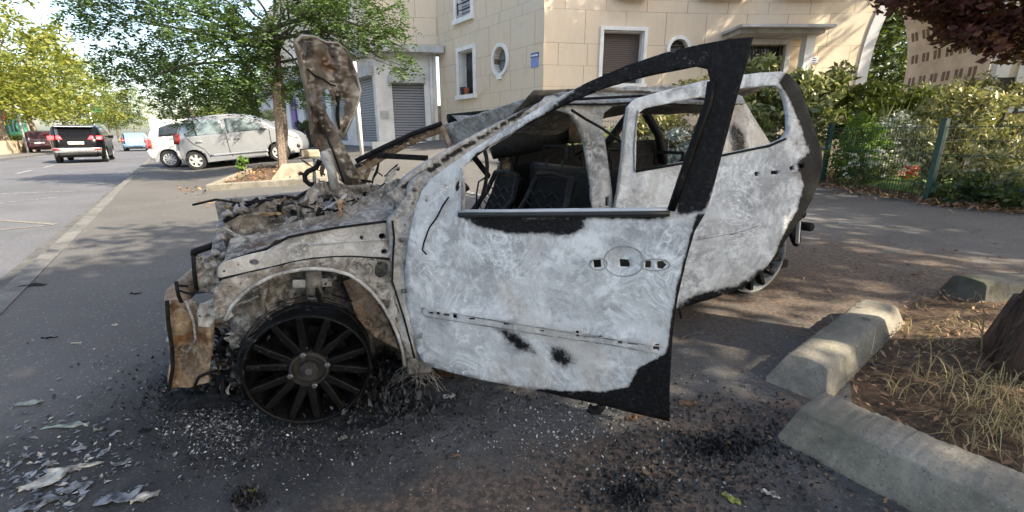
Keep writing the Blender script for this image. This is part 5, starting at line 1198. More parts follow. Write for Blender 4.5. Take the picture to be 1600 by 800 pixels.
def sprays(L, rg, tips, ln, nl, leaf, wd, droop=.6):       # feathery compound leaves: paired leaflets along a drooping stalk
    k = len(tips); D = rdir(rg, k); D[:, 2] = D[:, 2] * .4 - droop * .5; D /= np.linalg.norm(D, axis=1, keepdims=True)
    S_ = np.cross(D, np.array([[0, 0, 1.]])) ; S_ /= (np.linalg.norm(S_, axis=1, keepdims=True) + 1e-6); lens = ln * rg.uniform(.7, 1.25, (k, 1))
    for j in range(nl):
        t = (j + .5) / nl; c = tips + D * lens * t + np.array([[0, 0, -1]]) * lens * droop * t * t * .6; w = math.sin(PI * (.15 + .8 * t)) 
        for sg in (-1, 1):
            A = S_ * sg + D * .45 + rg.normal(size=(k, 3)) * .22; A /= np.linalg.norm(A, axis=1, keepdims=True); Bv = np.cross(A, D + rg.normal(size=(k, 3)) * .5); Bv = np.cross(Bv, A); Bv /= (np.linalg.norm(Bv, axis=1, keepdims=True) + 1e-6)
            L.quads(c + A * leaf * w * .5, A * leaf * w / 2, Bv * wd * w / 2)
def crown_points(rg, blobs):
    out = []
    for (c, r, k) in blobs:
        d = rdir(rg, k) * (.45 + .55 * rg.random((k, 1)) ** .6); out.append(np.array(c) + d * np.array(r))
    return np.concatenate(out)
def limb(b, p, q, r0, r1, rn, wig=.06, k=5):
    p, q = Vector(p), Vector(q); L = (q - p).length; pts = []
    for i in range(k + 1):
        t = i / k; w = math.sin(PI * t) * L * wig; pts.append(p.lerp(q, t) + Vector((rn.uniform(-w, w), rn.uniform(-w, w), rn.uniform(0, w) + math.sin(PI * t) * L * .05)))
    b.tube(pts, [r0 + (r1 - r0) * i / k for i in range(k + 1)], 7)
def tree(name, label, base, top, r, blobs, leaf, mat, bark='barkgrey', seed=1, per=26, cl=(.45, .45, .3), group=None, mode='clump', limbs=16, cat='tree', lw=.45, extra=None, flare=1.5, gaps=None, gapr=.5):
    rg = np.random.default_rng(seed); rn = random.Random(seed); base = Vector(base); top = Vector(top)
    t = thing(name, label, cat, base, 0, group); b = MB()
    pts = [base + (top - base) * k for k in (0, .04, .12, .3, .6, 1)]; wv = (top - base).length * .012
    pts = [p + Vector((rn.uniform(-wv, wv), rn.uniform(-wv, wv), 0)) * (i > 1) for i, p in enumerate(pts)]; pts[0] = base - Vector((0, 0, .1))
    b.tube(pts, [r * flare, r * (1 + (flare - 1) * .5), r * 1.1, r, r * .9, r * .68], 12)
    C_ = crown_points(rg, blobs)
    for g in (gaps or ()):
        D_ = C_ - np.array(g); along = D_ @ np.array(SUN); C_ = C_[np.linalg.norm(D_ - along[:, None] * np.array(SUN), axis=1) > gapr]  # crown cleared along the sun's rays so light reaches chosen spots
    sel = rg.choice(len(C_), min(limbs, len(C_)), replace=False)
    for i in sel:
        q = Vector(C_[i]); s0 = pts[-1].lerp(pts[-2], rn.random() * .6); limb(b, s0, q, r * .42, r * .06, rn)
    if extra: extra(b, rn)
    b.build('trunk', M[bark], t, True)
    L = Leaves()
    if mode == 'clump':
        for c in C_: clump(L, rg, c, cl, per, leaf, leaf * lw, .25)
    else:
        T = np.repeat(C_, per, 0) + rdir(rg, len(C_) * per) * np.array(cl); sprays(L, rg, T, leaf, 7, leaf * .34, leaf * .13)
    L.build('crown', M[mat], t); return t

# the feathery tree on the planting island, with its weathered stake
tb = ground(447, 268); ax_ = onplane(428, 120, tb, Vector((0, 1, 0))); tb.z = G(tb.x, tb.y)
def onY(px, py, Y): r = ray(px, py); return EYE + r * (Y / r.y)
Yt = tb.y; Bl = []
for (px_, py_, dy, rx, rz2, k) in ((430, 40, 0, 1.5, 1.0, 46), (330, 60, -.6, 1.3, .85, 40), (250, 45, .5, 1.2, .8, 30), (220, 110, .2, .7, .55, 13), (170, 15, 0, .9, .4, 11), (300, 120, .3, 1.0, .5, 20), (390, 125, -.3, 1.0, .45, 22), (470, 120, .4, .55, .6, 12), (540, 15, -.5, 1.1, .6, 30), (610, 40, -.3, .55, .3, 10), (380, -60, 0, 2.4, .9, 56), (540, -60, -.2, 1.6, .6, 30), (250, -50, 0, 1.5, .6, 26), (622, 100, -.4, .16, .22, 3), (345, 150, .4, .7, .35, 9), (520, 60, .2, .5, .45, 10), (128, 12, -.2, .3, .2, 3), (145, 85, -.1, .45, .35, 5), (260, 160, .6, .5, .4, 7)):
    Bl.append((tuple(onY(px_, py_, Yt + dy)), (rx, rx, rz2), k))
def ext(b, rn):
    for ps in ([(436, 40), (500, 20), (560, 40), (612, 66), (640, 80)], [(440, 60), (500, 48), (555, 62), (590, 88), (626, 102)], [(436, 60), (370, 62), (300, 50), (220, 30), (150, 12)], [(438, 90), (380, 95), (300, 100), (230, 120), (175, 130)]):
        b.tube([onY(x, y, Yt - .3) for x, y in ps], [.045, .035, .028, .018, .008], 6)
lt = tree('feathery_tree', 'young feathery leaved tree with drooping sprays growing on the planting island', tb, onY(430, 40, Yt), .075, Bl, .36, 'lf_locust', seed=4, per=11, cl=(.34, .34, .26), mode='spray', limbs=30, extra=ext, flare=1.1, gaps=[(-9.2, 13.6, .8), (-8.2, 13.8, .9), (-7.3, 14.1, .9), (-8.6, 13.7, 1.3)], gapr=.6)
st_ = MB(); q0 = Vector(tb) + Vector((-.02, -.13, 0)); q1 = onY(431, 128, Yt - .13)
for dx, dy in ((-.07, 0), (-.022, -.03), (.022, -.03), (.07, 0), (0, .03)): st_.bar(q0 + Vector((dx, dy, -.05)), q1 + Vector((dx, dy, 0)), .045, .03, Vector((0, 1, 0)))
tag(st_.build('tree_stake', M['stake']), 'weathered timber slats bound round the trunk of the feathery tree', 'tree stake')
# dark trees behind the silver hatchback
for k, (px_, a_, n_, h, rx, mt, lab, tpx) in enumerate((
        (300, 26, -2.6, 5.3, 2.6, 'lf_dark', 'dark dense tree just behind the silver hatchback roof', 0), (345, 21, -5.2, 4.6, 2.2, 'lf_mid', 'sunlit green tree between the dark tree and the staked tree', 0),
        (400, 24, -7.0, 6.0, 2.6, 'lf_dark', 'tall dark tree directly behind the wooden tree stake', 0), (262, 34, -1.6, 6.0, 2.8, 'lf_mid', 'green tree overhanging the road end beside the white truck', 0))):
    q = st(a_, n_); q = on_n(px_, n_, G(*q[:2]) if a_ < 60 else 0); tp = q + Vector((0, 0, h * .45)); z0 = q.z
    h *= 1.12; bl = [((q.x, q.y, z0 + h * .62), (rx, rx, h * .34), 110), ((q.x - rx * .5, q.y, z0 + h * .5), (rx * .7, rx * .7, h * .26), 30), ((q.x + rx * .5, q.y, z0 + h * .52), (rx * .7, rx * .7, h * .28), 50), ((q.x, q.y - .5, z0 + h * .36), (rx * .9, rx * .8, h * .14), 46)]
    tree('street_tree', lab, q, tp, .13, bl, .24, mt, seed=20 + k, per=34, cl=(.5, .5, .35), limbs=10, group='trees behind the parked hatchback')
q = on_n(478, -6.0, .85); tree('round_tree', 'little tree with a ball crown in front of the purple shop panel', q, q + Vector((0, 0, 1.7)), .05, [((q.x, q.y, q.z + 2.2), (.75, .75, .7), 40)], .16, 'lf_mid', seed=31, per=34, cl=(.25, .25, .2), limbs=6)
q = on_n(455, -5.6, .85); tree('round_tree', 'little tree with a ball crown just right of the wooden stake', q, q + Vector((0, 0, 1.6)), .05, [((q.x, q.y, q.z + 2.1), (.7, .7, .75), 36)], .16, 'lf_locust', seed=32, per=34, cl=(.25, .25, .2), limbs=6)
# across the street
tt = [(5, 9.5, 36, 9.2, 4.0, 'lf_yellow', 'yellow green tree at the left edge of the photo behind the awning shop'), (60, 9.8, 44, 9.3, 3.6, 'lf_yellow', 'large sunlit yellow green tree with a pale leaning trunk beside the green kiosk'), (105, 10.2, 56, 9.5, 3.8, 'lf_mid', 'green tree behind the leaning street sign pole'),
      (150, 10., 70, 10.5, 4.2, 'lf_yellow', 'sunlit tree beyond the green street sign'), (185, 9.5, 88, 11, 4.4, 'lf_dark', 'dark tree over the light blue car'), (172, 15., 62, 9.5, 4.0, 'lf_mid', 'green tree set back behind the green street sign'), (212, 9.0, 125, 12, 5, 'lf_mid', 'farthest tree on the left side where the street ends'), (250, -3., 100, 11, 5, 'lf_dark', 'far dark tree above the white truck')]
for k, (px_, n_, a_, h, rx, mt, lab) in enumerate(tt):
    q = on_n(px_, n_, zroad(a_) + .1) if n_ > 0 else st(a_, n_, zroad(a_)); z0 = q.z; D_ = Vector((q.x, q.y, 0)).length
    h *= 1.22; rx *= 1.15; lean = Vector((-.9, 0, 0)) if px_ == 60 else Vector((0, 0, 0))
    bl = [((q.x, q.y, z0 + h * .66), (rx, rx, h * .32), 80), ((q.x - rx * .6, q.y - 1, z0 + h * .5), (rx * .7, rx * .7, h * .24), 36), ((q.x + rx * .6, q.y, z0 + h * .52), (rx * .7, rx * .7, h * .26), 36), ((q.x, q.y - 1.5, z0 + h * .36), (rx * .9, rx * .6, h * .16), 40), ((q.x + rx * .8, q.y - 1, z0 + h * .30), (rx * .5, rx * .5, h * .10), 14)]
    tree('roadside_tree', lab, q + Vector((0, 0, 0)), q + Vector((0, 0, h * .42)) + lean, .22, bl, .34, mt, 'barkpale', seed=40 + k, per=30, cl=(.75, .75, .5), limbs=12, group='trees along the far side of the street')
for k, (a_, n_, lab) in enumerate(((24, 11., 'roadside tree just outside the left edge of the photo'), (13, 10.5, 'roadside tree level with the wreck across the street'), (3, 10.8, 'roadside tree across the street nearest the photographer'))):
    q = st(a_, n_, zroad(a_) + .1); tree('roadside_tree', lab, q, q + Vector((0, 0, 4)), .22, [((q.x, q.y, q.z + 6.6), (3.6, 3.6, 3.0), 70), ((q.x, q.y, q.z + 4.2), (3., 3., 1.3), 36)], .36, 'lf_yellow', 'barkpale', seed=140 + k, per=26, cl=(.8, .8, .5), limbs=10, group='trees along the far side of the street')
# trees seen through the passage
for k, (dx, dy) in enumerate(((0, 0), (1.4, 1.2), (2.8, .4), (1.0, 4.0), (4.2, 3.0))):
    q = Vector((12.2 + dx, 19.0 + dy, .3)); bl = [((q.x, q.y, 4.2), (1.7, 1.5, 2.2), 110), ((q.x, q.y + .6, 1.8), (1.5, 1.2, 1.2), 60), ((q.x + .3, q.y, 6.8), (2.0, 1.8, 1.6), 80)]
    tree('courtyard_tree', ['thin dark tree at the left of the archway view', 'slim tree in the middle of the archway view', 'slim tree at the right of the archway view', 'dark tree farthest back through the archway', 'tree close behind the right side of the archway'][k], q, q + Vector((.3 * (k - 2) * .3, 0, 4.2)), .07, bl, .22, 'lf_dark', seed=60 + k, per=30, cl=(.5, .5, .4), limbs=12, group='trees behind the archway')
# maroon tree at the top right
GAPS_G = [(7.0, 6.5, 1.7), (7.6, 6.3, 1.9), (6.6, 8.4, 1.2), (7.4, 9.6, 1.7), (5.6, 9.4, 1.8)]
q = Vector((10.7, 7.6, .25)); bl = [(tuple(onY(x, y, 7.4 + dy)), (rx, rx, rz2), k) for x, y, dy, rx, rz2, k in ((1560, 10, 0, .8, .50, 52), (1480, -15, .3, .9, .36, 36), (1600, 42, -.2, .5, .34, 26), (1535, 58, -.1, .33, .20, 8), (1700, 30, .2, 1.0, .7, 40), (1600, -120, 0, 2.0, .8, 80), (1425, -18, .1, .45, .24, 13), (1750, -60, 0, 2.2, 1.2, 60), (1590, 76, -.1, .26, .16, 6))] + [((9.2, 9.2, 8.0), (2.6, 1.8, 1.6), 260), ((11.6, 7.9, 9.6), (3.0, 2.4, 2.0), 280), ((6.8, 9.6, 7.8), (2.0, 1.3, 1.2), 150), ((13.6, 8.6, 8.2), (2.4, 2.0, 1.8), 90)]  # high unseen crown masses added to shade the stone wall
tree('maroon_tree', 'maroon leaved tree hanging over the garden at the top right', q, q + Vector((-.3, 0, 2.6)), .14, bl, .12, 'lf_maroon', seed=71, per=46, cl=(.30, .30, .16), limbs=30, lw=.6, gaps=GAPS_G, gapr=.55)
# big trunk on the mulch bed at the right edge, its crown above the picture shades the wreck
GAPS = [tuple(ground(*p)) for p in ((1415, 530), (1470, 530), (1530, 535), (1330, 545))] + [(7.0, 6.5, 1.7), (6.4, 6.9, 1.2), (7.6, 6.3, 1.9), (6.6, 8.4, 1.2), (7.4, 9.6, 1.7), (5.6, 9.4, 1.8)]  # points kept sunlit by openings shaped into the crowns
q = ground(1652, 600); q.z = G(q.x, q.y) + .03
bl = [((6.6, -.9, 6.4), (2.9, 2.8, 1.7), 190), ((5.0, .4, 6.2), (2.4, 2.2, 1.4), 120), ((8.6, -2.6, 6.8), (2.4, 2.3, 1.6), 110), ((4.2, -2.2, 6.6), (2.2, 2.0, 1.3), 80), ((7.5, 1.6, 6.6), (2.2, 1.9, 1.3), 90), ((10.0, 1.6, 6.6), (2.2, 2.2, 1.4), 110), ((11.0, 4.0, 6.2), (1.8, 1.6, 1.2), 60)]
def roots(b, rn):
    for k in range(7):
        a = 2 * PI * k / 7 + .4; p = q + Vector((.12 * math.cos(a), .12 * math.sin(a), .28)); e = q + Vector((.235 * math.cos(a), .235 * math.sin(a), -.03)); b.tube([p, p.lerp(e, .5) + Vector((0, 0, -.05)), e], [.07, .06, .03], 8)
tree('big_trunk_tree', 'large dark ridged trunk leaning out of frame on the mulch bed', q, q + Vector((.10, -.1, 3.6)), .18, bl, .22, 'lf_mid', 'bark', seed=81, per=34, cl=(.55, .55, .4), limbs=30, extra=roots, flare=1.3, gaps=GAPS, gapr=.6)
# the next trees of the row, behind the photographer: they throw the dappled shade
for k, (x, y, lab) in enumerate(((10.5, -5.5, 'tree behind the photographer shading the lot'), (2.5, -6.5, 'tree farther back behind the photographer shading the road'), (14.5, 1.0, 'tree right of the photo shading the stone wall'))):
    z0 = .1; bl = [((x, y, 6.8), (2.8, 2.8, 1.9), 150), ((x - 1.5, y + .6, 6.0), (1.7, 1.7, 1.2), 50), ((x + 1.4, y - .5, 6.2), (1.8, 1.8, 1.2), 50)]
    tree('shade_tree', lab, (x, y, z0), (x, y, 4.4), .17, bl, .24, 'lf_mid', 'bark', seed=90 + k, per=30, cl=(.55, .55, .4), limbs=18, gaps=GAPS, gapr=.6, group='row of trees behind the photographer')

# ---------------------------------------------------------------- garden: lawn, fence, shrubs
FP = [(-.2, 10.3), (2.6, 9.9), (5.9, 8.6), (5.75, 6.2), (6.35, 5.25), (7.4, 4.2), (9.0, 3.2)]
gpts = FP + [(16, 3.5), (16, 9.0), (12.2, 10.6), (10.6, 11.4), (8.98, 11.95), (7.05, 12.15), (4.62, 12.05), (2.6, 11.85), (.8, 11.5)]
patch('garden_soil', [(x + (.0), y) for x, y in gpts], M['soil'], .3, .05, .03, edge=.3)
patch('lawn', [(6.02, 6.45), (6.15, 8.35), (6.4, 8.6), (7.0, 9.2), (9.5, 9.4), (13, 8.4), (14, 6.5), (11, 5.6), (8.2, 5.9)], M['lawn'], .25, .11, .02, edge=.2)
fw_ = thing('mesh_fence', 'dark green welded mesh fence with square posts along the garden', 'fence', (5.75, 6.2, 0))
posts = [0, 1, 2, 3, 4, 5, 6]
for i in posts:
    x, y = FP[i]; b = MB(); z = G(x, y); r = Matrix.Translation((x, y, z)) @ Matrix.Rotation(.15, 4, 'Z'); b.box(-.035, .035, -.035, .035, 0, 1.10, r); b.box(-.038, .038, -.038, .038, 1.10, 1.115, r); bevel(b.build('post', M['fence'], fw_), .006)
for i in range(len(FP) - 1):
    (x0, y0), (x1, y1) = FP[i], FP[i + 1]; L = math.hypot(x1 - x0, y1 - y0); b = MB(); k = int(L / .055)
    P = lambda t, h: Vector((x0 + (x1 - x0) * t, y0 + (y1 - y0) * t, G(x0 + (x1 - x0) * t, y0 + (y1 - y0) * t) + h))
    for j in range(1, k): b.tube([P(j / k, .04), P(j / k, 1.03)], .004, 3, False)
    for h in (.05, .23, .25, .43, .63, .65, .83, 1.0): b.tube([P(0, h), P(.5, h), P(1, h)], .0042, 4, False)
    b.build('mesh_panel', M['fence'], fw_)
def shrub(name, label, c, blobs, leaf, mat, seed, per=26, cl=(.16, .16, .13), lw=.42, stems=10, cat='shrub', flat=.9, droop=-.15, group=None):
    rg = np.random.default_rng(seed); rn = random.Random(seed); c = Vector(c); t = thing(name, label, cat, c, 0, group); C_ = crown_points(rg, blobs); b = MB()
    for i in rg.choice(len(C_), min(stems, len(C_)), replace=False): limb(b, c + Vector((rn.uniform(-.12, .12), rn.uniform(-.12, .12), 0)), C_[i], .018, .005, rn, .05)
    b.build('stems', M['barkgrey'], t, True); L = Leaves()
    for q in C_: clump(L, rg, q, cl, per, leaf, leaf * lw, droop, flat)
    L.build('foliage', M[mat], t); return t
def gb(px, py, Y, r, k): return (tuple(onY(px, py, Y)), r, k)
shrub('photinia_shrub', 'glossy photinia shrub behind the rear door window, cream and green leaves', (4.7, 9.9, .25), [gb(1180, 190, 9.4, (.9, .5, .75), 90), gb(1130, 230, 9.3, (.7, .4, .5), 40), gb(1230, 150, 9.5, (.6, .45, .5), 50), gb(1190, 110, 9.7, (.35, .3, .25), 14), gb(1270, 190, 9.2, (.4, .4, .55), 34), gb(1290, 140, 9.4, (.4, .35, .25), 20), gb(1310, 125, 9.6, (.25, .25, .2), 9)], .16, 'lf_photinia', 101, 30, (.2, .2, .16))
shrub('photinia_shrub', 'clipped shrub seen through the wreck under the round window', (3.0, 10.7, .25), [gb(1040, 205, 9.9, (.8, .45, .55), 50), gb(1085, 150, 10.1, (.45, .4, .35), 24), gb(1080, 235, 9.8, (.6, .4, .4), 30), gb(1010, 240, 9.9, (.5, .4, .4), 24)], .14, 'lf_tan', 102, 30, (.2, .2, .16))
shrub('silver_shrub', 'silvery leaved shrub seen through the rear door window', (3.3, 9.9, .25), [gb(1060, 235, 9.2, (.4, .3, .4), 26), gb(1262, 232, 8.9, (.12, .2, .25), 7)], .10, 'lf_silver', 103, 30, (.16, .16, .12))
shrub('low_hedge', 'low green hedge seen beneath the sagging roof inside the wreck', (1.0, 10.9, .22), [gb(840, 245, 10.2, (1.0, .35, .45), 50), gb(900, 250, 10.2, (.8, .35, .5), 36), gb(960, 240, 10.1, (.8, .4, .6), 40), gb(800, 262, 10.2, (.5, .3, .35), 14)], .12, 'lf_photinia', 104, 26, (.2, .2, .16))
shrub('mixed_shrub', 'mid green bush in front of the white arch jamb', (7.4, 10.2, .25), [gb(1360, 165, 9.6, (.9, .5, .40), 60), gb(1420, 160, 9.8, (.6, .4, .32), 34), gb(1330, 190, 9.3, (.5, .4, .4), 30), gb(1440, 190, 9.4, (.6, .4, .4), 34)], .13, 'lf_mid', 105, 30, (.2, .2, .15))
shrub('fern_shrub', 'bright green feathery bush left of the yucca blades', (6.4, 8.9, .25), [gb(1340, 215, 8.4, (.35, .3, .4), 34), gb(1325, 250, 8.2, (.4, .3, .3), 26), gb(1370, 240, 8.4, (.35, .3, .3), 20)], .09, 'lf_bright', 106, 40, (.14, .14, .12), .3)
shrub('tan_shrub', 'tall bronze green shrub overhanging the fence beside the green post', (7.0, 6.6, .25), [gb(1500, 170, 6.9, (.55, .4, .35), 50), gb(1470, 220, 6.8, (.5, .35, .35), 44), gb(1540, 150, 7.2, (.4, .35, .25), 24), gb(1540, 210, 6.9, (.5, .4, .35), 40), gb(1520, 260, 6.6, (.55, .35, .35), 44), gb(1585, 230, 6.8, (.45, .3, .3), 22), gb(1480, 280, 6.5, (.4, .3, .3), 22), gb(1580, 285, 6.3, (.4, .3, .25), 24), gb(1595, 150, 7.0, (.16, .16, .2), 5)], .105, 'lf_tan', 107, 24, (.15, .15, .12))
shrub('dark_shrub', 'dark low shrub behind the mesh at the right edge', (7.7, 5.9, .22), [gb(1590, 310, 5.6, (.4, .25, .2), 26), gb(1520, 300, 5.9, (.4, .25, .2), 20)], .11, 'lf_dark', 108, 24, (.14, .14, .1))
# grey lilac clump, blades, white and red flowers
shrub('lilac_clump', 'grey blue leaved clump under the yucca blades', (7.2, 8.9, .25), [gb(1395, 205, 8.5, (.35, .25, .3), 26)], .08, 'lf_silver', 109, 30, (.14, .14, .12), .3)
y_ = thing('yucca', 'spiky plant with long pale yellow blades above the green fence', 'plant', (7.4, 9.2, .3)); L = Leaves(); rg = np.random.default_rng(5); k = 70
c0_ = np.tile(np.array(onY(1385, 225, 8.9)), (k, 1)) + rg.normal(size=(k, 3)) * np.array([.30, .1, .1]); A = rdir(rg, k); A[:, 2] = np.abs(A[:, 2]) * .8 + .35; A[:, 1] *= .4; A /= np.linalg.norm(A, axis=1, keepdims=True); Bv = np.cross(A, rdir(rg, k)); Bv /= np.linalg.norm(Bv, axis=1, keepdims=True); ln_ = rg.uniform(.28, .5, (k, 1)); L.quads(c0_ + A * ln_, A * ln_, Bv * .018); L.build('blades', M['lf_yucca'], y_)
for nm, lab, mt, sp_, k in (('white_flowers', 'white and yellow flowers in bloom behind the mesh fence', 'petal', (1370, 255, 70, 22), 170), ('red_flowers', 'small red flowers on the bed left of the green fence post', 'petalred', (1425, 268, 18, 8), 26)):
    t = thing(nm, lab, 'flowers', tuple(ground(sp_[0], 285))); L = Leaves(); rg = np.random.default_rng(9 + k); x = rg.normal(size=k) * sp_[2] * .45 + sp_[0]; y = rg.normal(size=k) * sp_[3] * .5 + sp_[1]
    for xx, yy in zip(x, y): clump(L, rg, onY(xx, yy, 8.1 + rg.uniform(-.3, .3)), (.04, .04, .03), 6, .05, .035)
    tag(L.build('petals', M[mt], t), kind='stuff'); L = Leaves()
    for xx, yy in zip(x[::2], y[::2]): clump(L, rg, onY(xx, yy + 14, 8.15 + rg.uniform(-.3, .3)), (.10, .10, .10), 12, .09, .03)
    L.build('leaves', M['lf_mid'], t)
for th in PLANTERS:
    L = Leaves(); rg = np.random.default_rng(3); q = th.location
    for k in range(24): clump(L, rg, (q.x + rg.uniform(-.4, .4), q.y + rg.uniform(-.2, .2), q.z + rg.uniform(.45, .85)), (.14, .14, .12), 26, .11, .06)
    L.build('clipped_bush', M['lf_dark'], th)
q = ground(382, 275); shrub('weed', 'thin green weed sprouting from the planting island', (q.x, q.y, q.z + .1), [((q.x, q.y, q.z + .28), (.16, .12, .16), 14)], .09, 'lf_bright', 120, 10, (.07, .07, .06), stems=5, cat='plant')

# ---------------------------------------------------------------- other vehicles: x forward, y left, origin on the ground under the middle
def interp(tab, x):
    for i in range(len(tab) - 1):
        if x <= tab[i + 1][0]:
            a, b_ = tab[i], tab[i + 1]; t = max(0, min(1, (x - a[0]) / (b_[0] - a[0]))); return a[1] + (b_[1] - a[1]) * t
    return tab[-1][1]
def cr(pts, k=5):
    P = [Vector((x, z, 0)) for x, z in pts]; out = []
    for i in range(len(P) - 1):
        p0 = P[max(i - 1, 0)]; p1 = P[i]; p2 = P[i + 1]; p3 = P[min(i + 2, len(P) - 1)]
        for j in range(k):
            t = j / k; q = .5 * ((2 * p1) + (p2 - p0) * t + (2 * p0 - 5 * p1 + 4 * p2 - p3) * t * t + (3 * p1 - p0 - 3 * p2 + p3) * t ** 3); out.append((q.x, q.y))
    out.append((P[-1].x, P[-1].y)); return out
class Car:
    def __init__(s, name, label, cat, loc, heading, sil, width, belt, axles, R, pt, group=None, tumble=.17, ride=.2, rimm='alloy', spokes=6):
        s.root = thing(name, label, cat, loc, heading, group); s.W = width / 2; s.belt = belt; s.tumble = tumble; s.pt = pt; s.ax = axles; s.R = R; s.ride = ride
        s.sil = cr(sil); s.top = max(z for x, z in s.sil); s.x0 = min(x for x, z in s.sil); s.x1 = max(x for x, z in s.sil); s.rimm = rimm; s.spokes = spokes; s.shell()
    def y(s, x, z):
        w = s.W - s.tumble * max(0, (z - s.belt) / (s.top - s.belt)) ** 1.15 - .05 * max(0, (s.belt - .12 - z) / s.belt) ** 2
        e = min(x - s.x0, s.x1 - x); w -= .20 * (1 - sstep(0, .75, e)) ** 1.6
        return w
    def shell(s):
        sil = s.sil; n = len(sil); ins = []
        for i in range(n):
            a = sil[max(i - 1, 0)]; b_ = sil[min(i + 1, n - 1)]; tx, tz = b_[0] - a[0], b_[1] - a[1]; L = math.hypot(tx, tz) or 1
            ins.append((sil[i][0] + tz / L * .055, sil[i][1] - tx / L * .055))
        vs = []; fs = []; m = 9
        for i, (x, z) in enumerate(sil):
            w = s.y(x, z) - .06
            for k in range(m): u = -1 + 2 * k / (m - 1); vs.append((x + (.0 if 0 else 0) - .0, w * u, z + .018 * (1 - u * u) * (z > s.belt)))
        for i in range(n - 1):
            for k in range(m - 1): a = i * m + k; fs.append((a, a + 1, a + m + 1, a + m))
        for sg in (-1, 1):
            b0 = len(vs)
            for i, (x, z) in enumerate(ins): vs.append((x, sg * s.y(x, z), z))
            for i in range(n - 1):
                e0 = i * m + (0 if sg < 0 else m - 1); e1 = e0 + m; fs.append((e0, e1, b0 + i + 1, b0 + i))
        s.body = mesh_obj('body', vs, fs, M[s.pt], s.root, True, local=True); s.body.modifiers.new('t', 'SOLIDIFY').thickness = .01
        # flanks with the wheel arches cut out
        arch = []; Ra = s.R * 1.14; zb = s.ride
        out = list(ins); xe, xs = ins[-1][0], ins[0][0]
        low = [(xe, zb + .02)]
        for ax in sorted(s.ax, reverse=True):
            a0 = math.asin(max(-1, min(1, (zb - s.R) / Ra)))
            for k in range(15):
                a = a0 + (PI - 2 * a0) * k / 14; low.append((ax + Ra * math.cos(a), s.R + Ra * math.sin(a)))
        low.append((xs, zb + .02)); s.flank = out + low
        for sg in (-1, 1): s.side_sheet('flank', s.flank, 0, s.pt, sg, .09, thick=.012)
        b = MB(); b.box(s.x0 + .15, s.x1 - .15, -s.W + .32, s.W - .32, zb + .0, s.belt - .15); b.build('underbody', M['dark'], s.root, local=True)
        for ax in s.ax:
            for sg in (-1, 1):
                yy = s.y(ax, s.R) - .02
                b = MB(); Mx = Matrix.Translation((ax, sg * (yy - .20), s.R)) @ Matrix.Rotation(-sg * PI / 2, 4, 'X'); R = s.R
                b.lathe([(R * .64, .0), (R * .92, .0), (R, .03), (R, .17), (R * .93, .20), (R * .66, .20), (R * .64, .17)], Mx, 32); w = autosmooth(b.build('wheel', M['tyre'], s.root, local=True))
                b = MB(); b.lathe([(R * .66, .195), (R * .62, .19), (R * .57, .165), (0, .13)], Mx, 32)
                for k in range(s.spokes):
                    a = 2 * PI * k / s.spokes + .3; p = Mx @ Vector((R * .12 * math.cos(a), R * .12 * math.sin(a), .182)); q = Mx @ Vector((R * .60 * math.cos(a), R * .60 * math.sin(a), .184)); b.bar(p, q, .07 if s.spokes < 8 else .035, .02, Vector((0, 1, 0)))
                b.lathe([(R * .2, .17), (R * .18, .198), (0, .2)], Mx, 16); r = b.build('rim', M['tyre' if s.rimm == 'dark' else s.rimm], w, local=True)
                b = MB()
                for k in range(s.spokes):
                    a = 2 * PI * (k + .5) / s.spokes + .3; c_, s_ = math.cos(a), math.sin(a); h = .176
                    if s.spokes < 8: b.add([Mx @ Vector((R * r_ * math.cos(a + d), R * r_ * math.sin(a + d), h)) for r_, d in ((.28, -.12), (.54, -.20), (.56, 0), (.54, .20), (.28, .12))], [(0, 1, 2, 3, 4)])
                    else: b.add([Mx @ Vector((R * r_ * math.cos(a + d), R * r_ * math.sin(a + d), h)) for r_, d in ((.40, -.06), (.56, -.12), (.56, .12), (.40, .06))], [(0, 1, 2, 3)])
                b.build('rim_gap', M['black'], r, local=True)
    def side_sheet(s, name, poly, off, mat, sg, step=.12, par=None, thick=.004, holes=()):
        o = sheet(name, poly, lambda x, z: Vector((x, sg * (s.y(x, z) + off), z)), M[mat] if isinstance(mat, str) else mat, par or s.root, holes, step, thick, local=True, face=Vector((0, sg * 50, .8)))
        return o
    def sides(s, name, poly, off, mat, which=(-1, 1), par=None, thick=.004): return [s.side_sheet(name, poly, off, mat, sg, par=par, thick=thick) for sg in which]
    def silx(s, z, rear=True):
        best = None
        for i in range(len(s.sil) - 1):
            (x0, z0), (x1, z1) = s.sil[i], s.sil[i + 1]
            if (z0 - z) * (z1 - z) <= 0 and z0 != z1:
                x = x0 + (x1 - x0) * (z - z0) / (z1 - z0)
                if best is None or (x < best if rear else x > best): best = x
        return best if best is not None else (s.x0 if rear else s.x1)
    def end_sheet(s, name, poly, off, mat, rear=True, par=None, thick=.006, step=.12):      # poly in (y, z)
        sg = -1 if rear else 1
        def f(y, z):
            w = s.y(s.silx(z, rear) - sg * .05, z); u = min(1, abs(y) / max(w, .01))
            return Vector((s.silx(z, rear) + sg * (off - .07 * max(0, u - .75) / .25 * .9), y, z))
        return sheet(name, poly, f, M[mat] if isinstance(mat, str) else mat, par or s.root, (), step, thick, local=True, face=Vector((sg * 50, 0, .8)))
